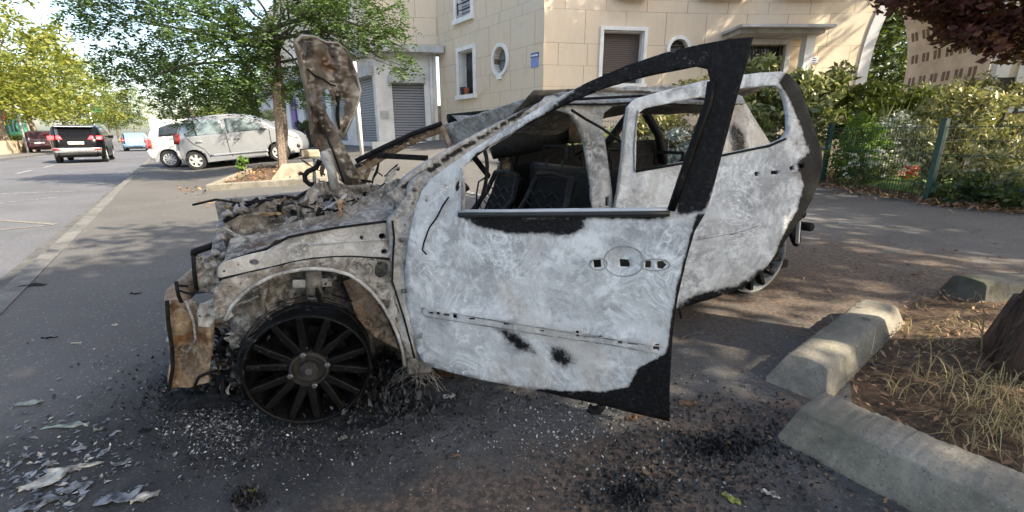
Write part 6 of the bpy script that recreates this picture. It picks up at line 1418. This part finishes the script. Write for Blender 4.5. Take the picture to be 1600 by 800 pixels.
    def top_glass(s, name, z0, z1, rear, mat, inset=.09):                 # windscreen or rear window lying on the silhouette
        pts = [p for p in s.sil if z0 <= p[1] <= z1 and ((p[0] < 0) == rear)]; vs = []; fs = []; m = 7
        for (x, z) in pts:
            w = s.y(x, z) - inset
            for k in range(m): u = -1 + 2 * k / (m - 1); vs.append((x + (-.008 if rear else .008), w * u, z + .018 * (1 - u * u) + .006))
        for i in range(len(pts) - 1):
            for k in range(m - 1): a = i * m + k; fs.append((a, a + 1, a + m + 1, a + m))
        return mesh_obj(name, vs, fs, M[mat], s.root, True, local=True)
    def lamps(s, poly, mat, rear=True, name='tail_lamp', off=.012):
        for sg in (-1, 1): s.end_sheet(name, [(sg * y, z) for y, z in poly], off, mat, rear, thick=.02)
def linepoly(pts, w):
    L = []; R_ = []
    for i, (x, z) in enumerate(pts):
        a = pts[max(i - 1, 0)]; b_ = pts[min(i + 1, len(pts) - 1)]; dx, dz = b_[0] - a[0], b_[1] - a[1]; l = math.hypot(dx, dz); L.append((x - dz / l * w / 2, z + dx / l * w / 2)); R_.append((x + dz / l * w / 2, z - dx / l * w / 2))
    return L + R_[::-1]
def heading(d): return math.atan2(d.y, d.x)

# silver hatchback parked nose-in
ra = ground(304, 266); fa = ground(437, 252); hd = fa - ra; hd2 = Vector((hd.x, hd.y, 0)).normalized(); rt = Vector((hd2.y, -hd2.x, 0))
wb = 2.37; mid = ra + hd2 * (wb / 2 + .10) - rt * .80; mid.z = G(*(ra + hd2 * wb / 2)[:2])
sil = [(x * .965, z) for x, z in [(-1.72, .34), (-1.76, .52), (-1.75, .72), (-1.70, .92), (-1.62, 1.12), (-1.50, 1.33), (-1.36, 1.45), (-1.0, 1.52), (-.3, 1.545), (.3, 1.50), (.75, 1.32), (1.08, 1.12), (1.20, 1.04), (1.5, .96), (1.78, .82), (1.90, .62), (1.92, .45), (1.88, .30)]]
yc = Car('silver_hatchback', 'silver five door hatchback parked nose-in behind the planting island', 'car', mid, heading(hd2), sil, 1.66, .95, [-wb / 2, wb / 2], .285, 'p_silver')
yc.root.rotation_euler = (0, -math.atan2(G(*fa[:2]) - G(*ra[:2]), wb) , heading(hd2))
yc.root.location = mid
yc.sides('rear_window', [(-1.24, 1.00), (-.22, 1.00), (-.26, 1.43), (-.9, 1.43), (-1.18, 1.36), (-1.33, 1.18), (-1.32, 1.05)], .004, 'lightglass'); yc.sides('front_window', [(-.12, 1.00), (1.02, 1.0), (.78, 1.18), (.36, 1.40), (.1, 1.43), (-.15, 1.43)], .004, 'lightglass')
yc.sides('window_divider', [(-.98, 1.0), (-.94, 1.0), (-1.0, 1.43), (-1.04, 1.43)], .009, 'black'); yc.sides('door_seam', linepoly([(-.17, 1.0), (-.17, .42), (-.12, .30)], .018), .004, 'black'); yc.sides('door_seam', linepoly([(1.06, 1.0), (1.04, .55), (.95, .32)], .018), .004, 'black'); yc.sides('door_seam', linepoly([(-1.30, 1.02), (-1.12, .78), (-.86, .60), (-.76, .40), (-.74, .32)], .016), .004, 'black')
yc.sides('door_handle', rect(-1.02, .80, -.86, .83), .03, 'p_silver', thick=.03); yc.sides('door_handle', rect(.04, .80, .20, .83), .03, 'p_silver', thick=.03); yc.sides('rubbing_strip', linepoly([(-.72, .40), (.9, .36)], .05), .02, 'p_silver', thick=.02)
yc.sides('tail_lamp', [(-1.70, .82), (-1.56, .80), (-1.47, .98), (-1.50, 1.10), (-1.66, 1.10)], .012, 'lamp', thick=.03); yc.sides('headlamp', [(1.42, .90), (1.60, .72), (1.80, .66), (1.80, .74), (1.62, .88)], .012, 'headlamp', thick=.03); yc.sides('fog_lamp', ell(1.76, .42, .05, .06, 10), .008, 'black')
yc.top_glass('windscreen', 1.10, 1.48, False, 'lightglass'); yc.top_glass('rear_screen', 1.02, 1.42, True, 'glass', .14)
b = MB(); b.hexa([(x, y, z) for z in (1.02, 1.13) for x, y in ((.88, -.84), (1.02, -.84), (1.00, -.98), (.92, -.98))]); bevel(b.build('door_mirror', M['p_silver'], yc.root, local=True), .02)
b = MB(); b.tube([(-1.05, 0, 1.53), (-1.55, 0, 1.92)], .007, 5); b.build('aerial', M['black'], yc.root, True, local=True)
yc.end_sheet('bumper', [(-.72, .36), (.72, .36), (.74, .62), (-.74, .62)], .03, 'p_silver', thick=.05)
# white hatchback beyond it
q = mid + DS * 2.75; sil2 = [(-1.80, .34), (-1.84, .52), (-1.84, .75), (-1.78, .98), (-1.66, 1.22), (-1.46, 1.40), (-1.1, 1.48), (-.4, 1.51), (.3, 1.46), (.8, 1.26), (1.12, 1.06), (1.5, .96), (1.85, .80), (1.95, .55), (1.92, .32)]
q = ground(264, 262) + hd2 * 1.32 - rt * .80; q.z = G(*q[:2])
wc = Car('white_hatchback', 'white hatchback mostly hidden behind the silver one, only its tail showing', 'car', q, heading(hd2), sil2, 1.68, .95, [-1.22, 1.25], .29, 'p_white', spokes=10)
wc.root.rotation_euler = yc.root.rotation_euler
wc.sides('rear_window', [(-1.36, 1.02), (-.4, 1.0), (-.4, 1.40), (-1.0, 1.39), (-1.30, 1.30)], .004, 'glass'); wc.sides('front_window', [(-.3, 1.0), (.95, 1.0), (.6, 1.25), (.2, 1.38), (-.3, 1.40)], .004, 'glass'); wc.sides('tail_lamp', [(-1.83, .70), (-1.68, .68), (-1.64, .95), (-1.74, 1.02), (-1.80, .98)], .012, 'lamppink', thick=.04); wc.lamps([(.55, .70), (.80, .70), (.78, 1.0), (.6, .98)], 'lamppink', off=.02)
wc.top_glass('rear_screen', 1.04, 1.40, True, 'glass', .14); wc.top_glass('windscreen', 1.1, 1.44, False, 'glass'); wc.end_sheet('bumper', [(-.74, .36), (.74, .36), (.76, .64), (-.76, .64)], .04, 'p_white', thick=.05)
# black SUV driving away, brake lights lit
a_ = 28.4; n_ = 3.72
sils = [(-2.16, .34), (-2.22, .55), (-2.22, .78), (-2.18, 1.0), (-2.05, 1.22), (-1.84, 1.46), (-1.66, 1.60), (-1.2, 1.66), (-.4, 1.68), (.25, 1.62), (.75, 1.36), (1.1, 1.14), (1.5, 1.05), (2.0, .92), (2.18, .7), (2.2, .4)]
q = st(a_ + 2.2, n_); q.z = zroad(a_)
suv = Car('black_suv', 'black SUV driving away with its red brake lights lit', 'car', q, heading(DS), sils, 1.86, 1.06, [-1.35, 1.32], .345, 'p_black', ride=.26)
suv.top_glass('rear_screen', 1.16, 1.56, True, 'glass', .10); suv.sides('side_window', [(-1.55, 1.10), (.9, 1.10), (.45, 1.42), (.05, 1.52), (-.9, 1.55), (-1.55, 1.46)], .004, 'glass')
suv.lamps([(.42, 1.06), (.90, 1.04), (.92, 1.20), (.50, 1.20)], 'lampred', off=.03); suv.sides('tail_lamp', [(-2.16, 1.03), (-1.80, 1.06), (-1.86, 1.18), (-2.10, 1.18)], .01, 'lampred')
suv.end_sheet('garnish', [(-.42, 1.08), (.42, 1.08), (.42, 1.17), (-.42, 1.17)], .014, 'black'); suv.end_sheet('number_plate', rect(-.27, .83, .27, .95), .02, 'plate'); suv.end_sheet('bumper', [(-.80, .46), (.80, .46), (.84, .68), (-.84, .68)], .05, 'chrome', thick=.05); suv.end_sheet('lower_valance', [(-.78, .34), (.78, .34), (.8, .46), (-.8, .46)], .035, 'black'); suv.lamps([(.58, .58), (.82, .58), (.82, .66), (.60, .66)], 'lamp', name='reflector', off=.06)
b = MB(); b.hexa([(x, y, z) for z in (1.60, 1.63) for x, y in ((-1.96, -.62), (-1.96, .62), (-1.6, .66), (-1.6, -.66))]); b.build('roof_spoiler', M['p_grey'], suv.root, local=True)
b = MB()
for sg in (-1, 1): b.tube([(-1.4, sg * .66, 1.69), (-.6, sg * .68, 1.73), (.2, sg * .66, 1.67)], .018, 6)
b.build('roof_rail', M['chrome'], suv.root, True, local=True)
for sg in (-1, 1):
    b = MB(); b.hexa([(x, sg * y, z) for z in (1.08, 1.24) for x, y in ((.75, .90), (.9, .90), (.88, 1.08), (.78, 1.08))]); bevel(b.build('door_mirror', M['p_black'], suv.root, local=True), .03)
# light blue hatchback farther on
def backcar(name, label, a, n, pt, z=None, glassm='glass', lamp='lamp', turn=0., sc=1.):
    sil = [(-1.9, .32), (-1.95, .5), (-1.95, .75), (-1.90, .98), (-1.72, 1.22), (-1.5, 1.41), (-1.0, 1.47), (-.2, 1.49), (.4, 1.42), (.9, 1.18), (1.15, 1.03), (1.6, .95), (1.95, .78), (2.02, .5), (1.98, .32)]
    q = st(a + 1.95, n); q.z = zroad(a) if z is None else z
    c = Car(name, label, 'car', q, heading(DS) + turn, sil, 1.72, .98, [-1.25, 1.28], .31, pt)
    c.top_glass('rear_screen', 1.06, 1.40, True, glassm, .12); c.sides('side_window', [(-1.45, 1.02), (1.0, 1.02), (.6, 1.28), (.3, 1.38), (-.8, 1.42), (-1.40, 1.34)], .004, 'glass'); c.lamps([(.62, .78), (.84, .76), (.82, 1.04), (.68, 1.04)], lamp, off=.02)
    c.end_sheet('number_plate', rect(-.26, .62, .26, .72), .03, 'plate'); c.end_sheet('bumper', [(-.76, .36), (.76, .36), (.78, .60), (-.78, .60)], .03, pt, thick=.04); c.top_glass('windscreen', 1.08, 1.40, False, 'glass')
    c.end_sheet('grille', rect(-.5, .45, .5, .62), .02, 'black', False); c.lamps([(.45, .70), (.74, .70), (.72, .84), (.5, .80)], 'headlamp', False, 'headlamp')
    return c
bc = backcar('blue_hatchback', 'light blue hatchback far down the road seen from behind', 50, 2.95, 'p_blue', glassm='lightglass', lamp='lamp')
rcar = backcar('maroon_car', 'dark maroon car parked by the trees across the street, left of the black SUV', 46, 7.9, 'p_maroon', zroad(46) + .11, lamp='headlamp')
gcar = backcar('pale_car', 'pale grey car cut off by the left edge of the photo across the street', 26.3, 8.3, 'p_grey', zroad(27) + .0)
# white lorry at the end
q = st(72, 1.2); q.z = zroad(72); lt_ = thing('white_lorry', 'white box lorry far away beyond the light blue hatchback', 'lorry', q, heading(DS))
b = MB(); b.box(-3, 3, -1.15, 1.15, .9, 3.2); bevel(b.build('cargo_box', M['fabwhite'], lt_, local=True), .04); b = MB(); b.box(3.05, 4.6, -1.05, 1.05, .6, 2.5); bevel(b.build('cab', M['fabwhite'], lt_, local=True), .15); b = MB(); b.box(-2.9, 4.2, -.9, .9, .5, .88); b.build('chassis', M['iron'], lt_, local=True)
for x in (-2, 3.6):
    for sg in (-1, 1):
        b = MB(); b.lathe([(.2, -.12), (.45, -.12), (.45, .12), (.2, .12), (0, .1)], Matrix.Translation((x, sg * .9, .45)) @ Matrix.Rotation(PI / 2, 4, 'X'), 20); b.build('wheel', M['tyre'], lt_, True, local=True)
for sg in (-1, 1):
    b = MB(); b.box(-3.04, -3.002, sg * .95 - .1, sg * .95 + .1, .65, .85); b.build('tail_lamp', M['lamp'], lt_, local=True)
# across the street: sign pole, kiosk, awning shop, low fence, lamp post, house
q = on_n(146, 7.9, 0); a_ = an(q)[0]; q.z = zroad(a_) + .1; sp = thing('street_sign', 'leaning white pole carrying a green direction sign', 'road sign', q); tp = onplane(138, 163, q, Vector((0, 1, 0)))
b = MB(); b.tube([q, tp], .10, 8); b.tube([q.lerp(tp, .45), q.lerp(tp, .66) + Vector((.7, 0, 0))], .04, 6); b.build('pole', M['trim'], sp, True)
b = MB(); c1 = onplane(141, 169, q, Vector((0, 1, 0))); c2 = onplane(160, 176, q, Vector((0, 1, 0))); b.box(c1.x, c2.x, q.y - .06, q.y - .02, c2.z, c1.z); bevel(b.build('sign_panel', M['signgreen'], sp), .02)
def farbox(name, label, cat, px0, px1, n, z0, z1, mat, dep=4., par=None, extra=None):
    p0 = on_n(px0, n, 0); p1 = on_n(px1, n, 0); o = NS * dep; b = MB(); b.hexa([Vector((p.x, p.y, z)) for z in (z0, z1) for p in (p0, p1, p1 + o, p0 + o)]); ob = b.build(name, M[mat], par)
    return tag(ob, label, cat) if cat else ob
hs = thing('street_house', 'pale peach house behind the trees at the left edge', 'house', on_n(-20, 16, 0)); farbox('wall', None, None, -140, 48, 15.5, -.3, 6.2, 'peach', 6, hs); farbox('roof', None, None, -140, 52, 15.2, 6.2, 7.6, 'redshop', 7, hs)
for k in range(6): farbox('window', None, None, -60 + 17 * k, -52 + 17 * k, 15.4, 3.2, 4.8, 'lightglass', .2, hs)
sp_ = thing('awning_shop', 'small shop under an orange and yellow awning at the left edge', 'shop', on_n(-10, 11.5, 0)); farbox('wall', None, None, -90, 12, 12.2, -.2, 3.2, 'white', 3, sp_); farbox('awning', None, None, -90, 16, 11.2, 2.25, 2.75, 'awning', 1.2, sp_); farbox('awning_trim', None, None, -90, 13, 11.1, 1.75, 2.25, 'awningy', .1, sp_); farbox('fascia', None, None, -90, 44, 12.0, 2.8, 3.7, 'trim', .3, sp_); farbox('door', None, None, -14, 4, 12.1, -.1, 1.7, 'lightglass', .2, sp_)
ks = thing('green_kiosk', 'green framed glass kiosk between the awning shop and the pale tree trunk', 'kiosk', on_n(28, 11.8, 0))
farbox('glass_wall', None, None, 16, 46, 12.0, -.1, 2.7, 'lightglass', 1.6, ks); farbox('roof', None, None, 15, 48, 11.8, 2.7, 2.85, 'lampgreen', 2, ks); farbox('door', None, None, 27, 32, 11.95, -.1, 2.0, 'iron', .04, ks); farbox('lower_panel', None, None, 17, 46, 11.94, -.1, 1.25, 'lampgreen', .05, ks)
for k in range(5): farbox('post', None, None, 16 + 7 * k, 17 + 7 * k, 11.9, -.1, 2.7, 'lampgreen', .1, ks)
M['wood'] = plain('pale_wood_pales', (.36, .28, .20), .85)
pf = MB(); k = 0
p0 = on_n(-30, 9.2, 0); p1 = on_n(58, 9.2, 0)
for k in range(130):
    p = p0.lerp(p1, k / 129); z = zroad(an(p)[0]) + .1; pf.box(p.x - .04, p.x + .04, p.y - .04, p.y + .04, z, z + .85)
pz = lambda p, h: Vector((p.x, p.y, zroad(an(p)[0]) + h))
for h in (.4, .75): pf.bar(pz(p0, h), pz(p1, h), .05, .06)
tag(pf.build('picket_fence', M['wood']), 'low pale picket fence along the far pavement before the green kiosk', 'fence')
rg = np.random.default_rng(77); L = Leaves()
for k in range(170): p = p0.lerp(p1, rg.random()); clump(L, rg, (p.x + NS.x * .7, p.y + NS.y * .7, zroad(an(p)[0]) + .6 + rg.random() * .55), (.3, .3, .25), 18, .22, .12)
tag(L.build('far_hedge', M['lf_mid']), 'leafy hedge growing over the low picket fence across the street', 'hedge')
for k, (px_, n_, h, lab) in enumerate(((36, 8.6, 4.6, 'thin grey lamp post in front of the green kiosk'), (170, 8.4, 3.4, 'thin grey post among the trees right of the green street sign'))):
    q = on_n(px_, n_, 0); q.z = zroad(an(q)[0]) + .1; b = MB(); b.tube([q, q + Vector((0, 0, h))], [.07, .045], 8); b.tube([q + Vector((0, 0, h)), q + Vector((.0, 0, h + .12))], [.10, .12], 8); tag(b.build('lamp_post', M['canopy'], None, True), lab, 'post')

# ---------------------------------------------------------------- ash, shards, leaves, dry grass
def scatter(name, mat, pts, sz, tall=.3, label=None, cat=None, seed=0, flat=True, asp=.6, kind='stuff'):
    rg = np.random.default_rng(seed); k = len(pts); P = np.array(pts); s = rg.uniform(.4, 1., (k, 1)) ** 1.5 * sz; a = rg.uniform(0, 2 * PI, k)
    A = np.stack([np.cos(a), np.sin(a), rg.normal(size=k) * tall], 1); Bv = np.stack([-np.sin(a), np.cos(a), rg.normal(size=k) * tall], 1); L = Leaves(); P[:, 2] += s[:, 0] * .25 * (1 + 0 * tall); L.quads(P, A * s, Bv * s * asp)
    o = L.build(name, M[mat]); return tag(o, label, cat, None, kind)
rn = random.Random(99)
def gpt(px, py, dz=.003): P = ground(px, py); return (P.x, P.y, P.z + dz)
def gauss(cx, cy, sx, sy, k, ok=lambda x, y: True):
    out = []
    while len(out) < k:
        x, y = rn.gauss(cx, sx), rn.gauss(cy, sy)
        if y > 330 and y < 900 and ok(x, y): out.append(gpt(x, y))
    return out
offdoor = lambda x, y: True
chips = gauss(345, 655, 40, 25, 900) + gauss(400, 690, 80, 40, 260) + gauss(890, 655, 60, 25, 420) + gauss(960, 720, 120, 50, 380)
for k in range(26): chips += gauss(rn.uniform(0, 1200), rn.uniform(480, 800), rn.uniform(6, 26), rn.uniform(3, 12), rn.randint(6, 26))
scatter('ash_flakes', 'ashchip', chips, .0065, .5, None, None, 1)
scatter('ash_dust', 'ashchip', gauss(880, 690, 240, 60, 1500) + gauss(340, 650, 90, 50, 1600) + gauss(150, 600, 130, 90, 900) + gauss(120, 420, 110, 60, 250), .0028, .5, None, None, 2)
scatter('charred_crumbs', 'coal', gauss(350, 640, 80, 45, 2400) + gauss(560, 660, 110, 35, 1500) + gauss(1130, 700, 110, 45, 2400) + gauss(980, 770, 50, 22, 900) + gauss(800, 610, 140, 20, 700), .009, .8, None, None, 3)
scatter('foil_crumbs', 'foil', gauss(110, 700, 70, 55, 170) + gauss(70, 760, 40, 30, 90), .017, .25, None, None, 21, asp=.5); scatter('paper_crumbs', 'paper', gauss(90, 730, 55, 40, 130), .013, .3, None, None, 22, asp=.6)
scatter('ash_heap', 'ashchip', [tuple(Vector(p) + Vector((0, 0, rn.uniform(0, .10)))) for p in gauss(345, 590, 26, 16, 420)], .012, .9, None, None, 4)
# small heaps of char under the nose and by the blocks
def heap(px, py, r, h, mat, name='char_heap', seed=1, sq=.6):
    c = ground(px, py); bm = bmesh.new(); N_ = 30; rings = []
    for i in range(9):
        rr_ = r * i / 8; ring = []
        for k in range(N_):
            a = 2 * PI * k / N_; x, y = c.x + rr_ * math.cos(a), c.y + rr_ * sq * math.sin(a); f = 1 - (i / 8) ** 1.3
            z = G(x, y) - .004 + h * f * (.5 + .9 * max(0, .5 + crump(x, y, .06, seed))); ring.append(bm.verts.new((x, y, z)))
        rings.append(ring)
    for i in range(8):
        for k in range(N_): q = (k + 1) % N_; bm.faces.new((rings[i][k], rings[i + 1][k], rings[i + 1][q], rings[i][q]))
    bmesh.ops.recalc_face_normals(bm, faces=bm.faces[:]); me = bpy.data.meshes.new(name); bm.to_mesh(me); bm.free(); me.materials.append(M[mat]); return tag(link(bpy.data.objects.new(name, me)), kind='stuff')
heap(360, 610, .30, .045, 'char', seed=2); heap(300, 628, .14, .03, 'char', seed=3); heap(560, 640, .26, .018, 'char', seed=4); heap(620, 590, .20, .04, 'char', seed=5)
scatter('char_crumbs', 'coal', gauss(1125, 700, 34, 10, 900) + gauss(982, 776, 12, 8, 500) + gauss(386, 780, 12, 7, 420) + gauss(350, 612, 50, 12, 1500) + gauss(575, 636, 60, 12, 1300) + gauss(640, 590, 34, 10, 700), .010, 1.2, None, None, 31)
scatter('char_pile', 'coal', [tuple(Vector(p) + Vector((0, 0, abs(rn.gauss(0, .022))))) for p in gauss(345, 608, 34, 9, 1300) + gauss(580, 634, 50, 8, 900) + gauss(622, 588, 26, 8, 800)], .013, 1.2, None, None, 32)
# larger scraps, each a thing
def scrap(px, py, L_, w_, mat, name, label, cat, seed, group=None, lift=.012, rot=None):
    r = random.Random(seed); c = ground(px, py); a = r.uniform(0, PI) if rot is None else rot; bm = bmesh.new(); n = 7; rows = []
    for i in range(n):
        t = i / (n - 1) - .5; row = []
        for j in range(4):
            u = j / 3 - .5; x = L_ * t + r.uniform(-1, 1) * L_ * .05; y = w_ * u * (1 - abs(t) * r.uniform(.5, 1.7)) + r.uniform(-1, 1) * w_ * .30
            X, Y = c.x + x * math.cos(a) - y * math.sin(a), c.y + x * math.sin(a) + y * math.cos(a); row.append(bm.verts.new((X, Y, G(X, Y) + .004 + lift * .45 * abs(r.gauss(0, 1)))))
        rows.append(row)
    for i in range(n - 1):
        for j in range(3): bm.faces.new((rows[i][j], rows[i + 1][j], rows[i + 1][j + 1], rows[i][j + 1]))
    me = bpy.data.meshes.new(name); bm.to_mesh(me); bm.free(); me.materials.append(M[mat]); o = link(bpy.data.objects.new(name, me)); m = o.modifiers.new('t', 'SOLIDIFY'); m.thickness = .002
    return tag(o, label, cat, group)
SC = [(78, 752, .13, .07, 'paper', 'ash_sheet', 'crumpled pale ash sheet in the bottom left corner', 'ash scrap', 1, .9), (60, 790, .13, .06, 'foil', 'foil_scrap', 'grey foil sheet under the pale ash sheet at the bottom left', 'foil scrap', 2, .6), (120, 733, .14, .02, 'paper', 'ash_strip', 'long thin pale strip right above the crumpled ash sheet', 'ash scrap', 3, .35), (105, 668, .16, .022, 'glassshard', 'glass_shard', 'long greenish shard lying across the asphalt left of the wreck nose', 'shard', 4, .15),
      (45, 632, .09, .03, 'glassshard', 'glass_shard', 'greenish shard at the left edge, higher than the long one', 'shard', 5, .3), (122, 704, .06, .03, 'foil', 'foil_scrap', 'dull grey scrap above the long thin pale strip', 'foil scrap', 6, .2), (120, 765, .08, .035, 'foil', 'foil_scrap', 'grey scrap right of the crumpled pale sheet', 'foil scrap', 7, .5), (185, 780, .11, .05, 'foil', 'foil_scrap', 'wide dusty grey sheet at the bottom edge', 'foil scrap', 8, .3), (228, 778, .07, .03, 'paper', 'ash_sheet', 'torn white ash sheet at the bottom edge right of the grey sheet', 'ash scrap', 9, .5),
      (188, 728, .045, .02, 'foil', 'foil_scrap', 'small bluish grey scrap in the middle of the bottom left ground', 'foil scrap', 10, .2), (228, 675, .045, .018, 'char', 'tyre_crumb', 'black curled crumb with a pale rim left of the front wheel', 'charred crumb', 11, .3), (154, 674, .03, .014, 'glassshard', 'glass_shard', 'tiny pale green shard right of the long shard', 'shard', 12, .4), (50, 447, .17, .045, 'char', 'charred_strip', 'flat black strip lying beside the kerb stones', 'charred strip', 13, .2), (212, 460, .07, .02, 'char', 'charred_strip', 'thin black strip on the asphalt left of the rusty crash beam', 'charred strip', 14, .2),
      (78, 530, .07, .01, 'char', 'charred_strip', 'thin bent black strip on the open asphalt at left', 'charred strip', 15, .3), (120, 538, .05, .014, 'paper', 'ash_strip', 'little cream strip on the asphalt at left', 'ash scrap', 16, .2), (180, 510, .03, .012, 'paper', 'ash_strip', 'cluster of white flecks left of the wreck nose', 'ash scrap', 17, .4), (536, 688, .03, .02, 'paper', 'ash_scrap', 'white scrap below the front wheel', 'ash scrap', 18, .5), (702, 622, .05, .03, 'paper', 'ash_scrap', 'pale smear of ash under the open front door', 'ash scrap', 19, .1), (712, 715, .03, .012, 'dryleaf', 'dry_leaf', 'small tan leaf alone on the dark asphalt at the bottom', 'leaf', 20, .3),
      (990, 655, .06, .03, 'dryleaf', 'dry_leaf', 'orange dry leaf just under the black corner of the front door', 'leaf', 21, .4), (1075, 632, .07, .035, 'dryleaf', 'dry_leaf', 'orange dry leaf right of the black corner of the front door', 'leaf', 22, .1), (1142, 782, .05, .018, 'greenleaf', 'fallen_leaf', 'yellow green leaf at the bottom near the long concrete block', 'leaf', 23, 2.3), (1203, 775, .05, .02, 'paper', 'ash_scrap', 'white scrap at the bottom beside the long concrete block', 'ash scrap', 24, -.6), (395, 770, .025, .01, 'greenleaf', 'fallen_leaf', 'tiny yellow leaf by the black lump at the bottom', 'leaf', 25, .2),
      (1570, 330, .12, .07, 'paper', 'ash_scrap', 'white plastic litter at the fence foot by the right edge', 'litter', 26, .2), (1428, 430, .07, .03, 'dryleaf', 'dry_leaf', 'pale dry leaf on the asphalt before the rearmost block', 'leaf', 27, .2), (1445, 488, .06, .02, 'dryleaf', 'dry_leaf', 'narrow tan leaf on the edge of the mulch bed', 'leaf', 28, .1)]
for s_ in SC: scrap(*s_[:9], rot=s_[9])
b = MB(); p = [gz(*ground(x, y)[:2], .008) for x, y in ((1064, 532), (1075, 526), (1090, 522), (1098, 524))]; b.tube(p, .004, 5); tag(b.build('bent_wire', M['bolt'], None, True), 'thin pale bent wire on the ground right of the front door edge', 'wire')
# leaf litter
def inbed(): 
    while True:
        x, y = rn.uniform(1.2, 4), rn.uniform(.4, 2.6)
        if inpoly(x, y, bed): return (x, y, G(x, y) + .03 + .028 * min(1, max(0, sdist(x, y, bed)) / .3))
scatter('leaf_litter', 'dryleaf', [inbed() for k in range(3600)] + [gpt(rn.uniform(1230, 1600), rn.gauss(430, 28)) for k in range(170)] + [gpt(rn.uniform(1250, 1600), rn.gauss(380, 16)) for k in range(120)], .021, .4, None, None, 11, asp=.36)
fl_ = []
for k in range(1600):
    i = rn.choice([2, 2, 3, 3, 4, 5]); (x0, y0), (x1, y1) = FP[i], FP[i + 1]; t = rn.random(); nx_, ny_ = (y1 - y0), -(x1 - x0); l = math.hypot(nx_, ny_); o_ = rn.gauss(-.12, .22); x, y = x0 + (x1 - x0) * t + nx_ / l * o_ * -1, y0 + (y1 - y0) * t + ny_ / l * o_ * -1; fl_.append((x, y, G(x, y) + .03))
scatter('fence_leaf_litter', 'dryleaf', fl_, .05, .5, None, None, 12, asp=.5)
il = []
for k in range(500):
    a, c = rn.random(), rn.random(); P = I0.lerp(I1, a).lerp(I3.lerp(I2, a), .08 + .84 * c); il.append((P.x, P.y, G(P.x, P.y) + .10))
scatter('island_leaf_litter', 'dryleaf', il, .06, .4, None, None, 13, asp=.5); scatter('stray_leaves', 'dryleaf', [gpt(rn.gauss(300, 14), rn.gauss(297, 6)) for k in range(40)] + [gpt(rn.uniform(240, 480), rn.uniform(300, 330)) for k in range(20)], .05, .3, None, None, 14)
def grassblades(name, spots, hgt, mat, seed, wd=.004):
    rg = random.Random(seed); V_ = []; F_ = []
    for (x, y, z, k, sp_, lean) in spots:
        for i in range(k):
            p = Vector((x + rg.gauss(0, sp_), y + rg.gauss(0, sp_), z)); a = rg.uniform(0, 2 * PI); d = Vector((math.cos(a), math.sin(a), 0)); h = hgt * rg.uniform(.35, 1.2); bend = rg.uniform(.2, 1.5) * lean; s_ = Vector((-d.y, d.x, 0)) * wd * rg.uniform(.5, 1.2); n0 = len(V_)
            for j in range(6):
                t = j / 5; th_ = t * bend * 1.7; q = p + d * h * (t * math.sin(th_ * .6)) + Vector((0, 0, h * t * math.cos(min(th_, 1.9)) )); q.z = max(q.z, z + .004); w = 1 - t * .8; V_ += [q - s_ * w, q + s_ * w]
            for j in range(5): F_.append((n0 + 2 * j, n0 + 2 * j + 1, n0 + 2 * j + 3, n0 + 2 * j + 2))
    return tag(mesh_obj(name, V_, F_, M[mat]), kind='stuff')
sp = []
for (px_, py_, k, s_, ln) in ((1440, 610, 10, .03, .8), (1410, 640, 7, .02, .7), (1480, 630, 8, .04, 1.2), (1570, 660, 46, .06, 1.), (1530, 620, 20, .05, 1.2), (1590, 690, 40, .06, 1.), (1520, 700, 18, .06, 1.5), (1470, 550, 16, .05, 1.6), (1500, 520, 16, .05, 1.6), (1420, 540, 14, .05, 1.7), (1540, 560, 6, .02, .6), (1330, 560, 14, .04, 1.8), (1310, 545, 10, .03, 1.8), (1600, 620, 26, .05, 1.)):
    P = ground(px_, py_); sp.append((P.x, P.y, P.z + .04, k, s_, ln))
grassblades('dry_grass', [(x, y, z, int(k * 2.2), s_ * 1.3, ln) for x, y, z, k, s_, ln in sp], .17, 'drygrass', 5, .0019)
grassblades('straw', [(*inbed(), 2, .03, 2.2) for k in range(420)], .075, 'drygrass', 6, .0013)
for e0, e1 in ((BA, BB), (CA, CB)):
    pts = [tuple(e0.lerp(e1, rn.random()) + Vector((rn.gauss(0, .11), rn.gauss(0, .11), .006))) for k in range(420)]; scatter('kerb_grit', 'dryleaf', pts, .011, .5, None, None, 23 + int(e0.x * 10), asp=.5)
b = MB(); q = ground(1532, 575); b.tube([onY(1533, 575, q.y), onY(1534, 530, q.y), onY(1538, 490, q.y), onY(1532, 462, q.y), onY(1524, 455, q.y), onY(1522, 468, q.y)], [.003, .003, .0025, .002, .0015, .001], 5)
b.tube([onY(1534, 520, q.y), onY(1526, 502, q.y), onY(1520, 494, q.y), onY(1517, 500, q.y), onY(1518, 512, q.y)], .002, 4); tag(b.build('grass_stalk', M['drygrass'], None, True), 'single tall curled dry grass stalk in front of the big trunk', 'grass stalk')
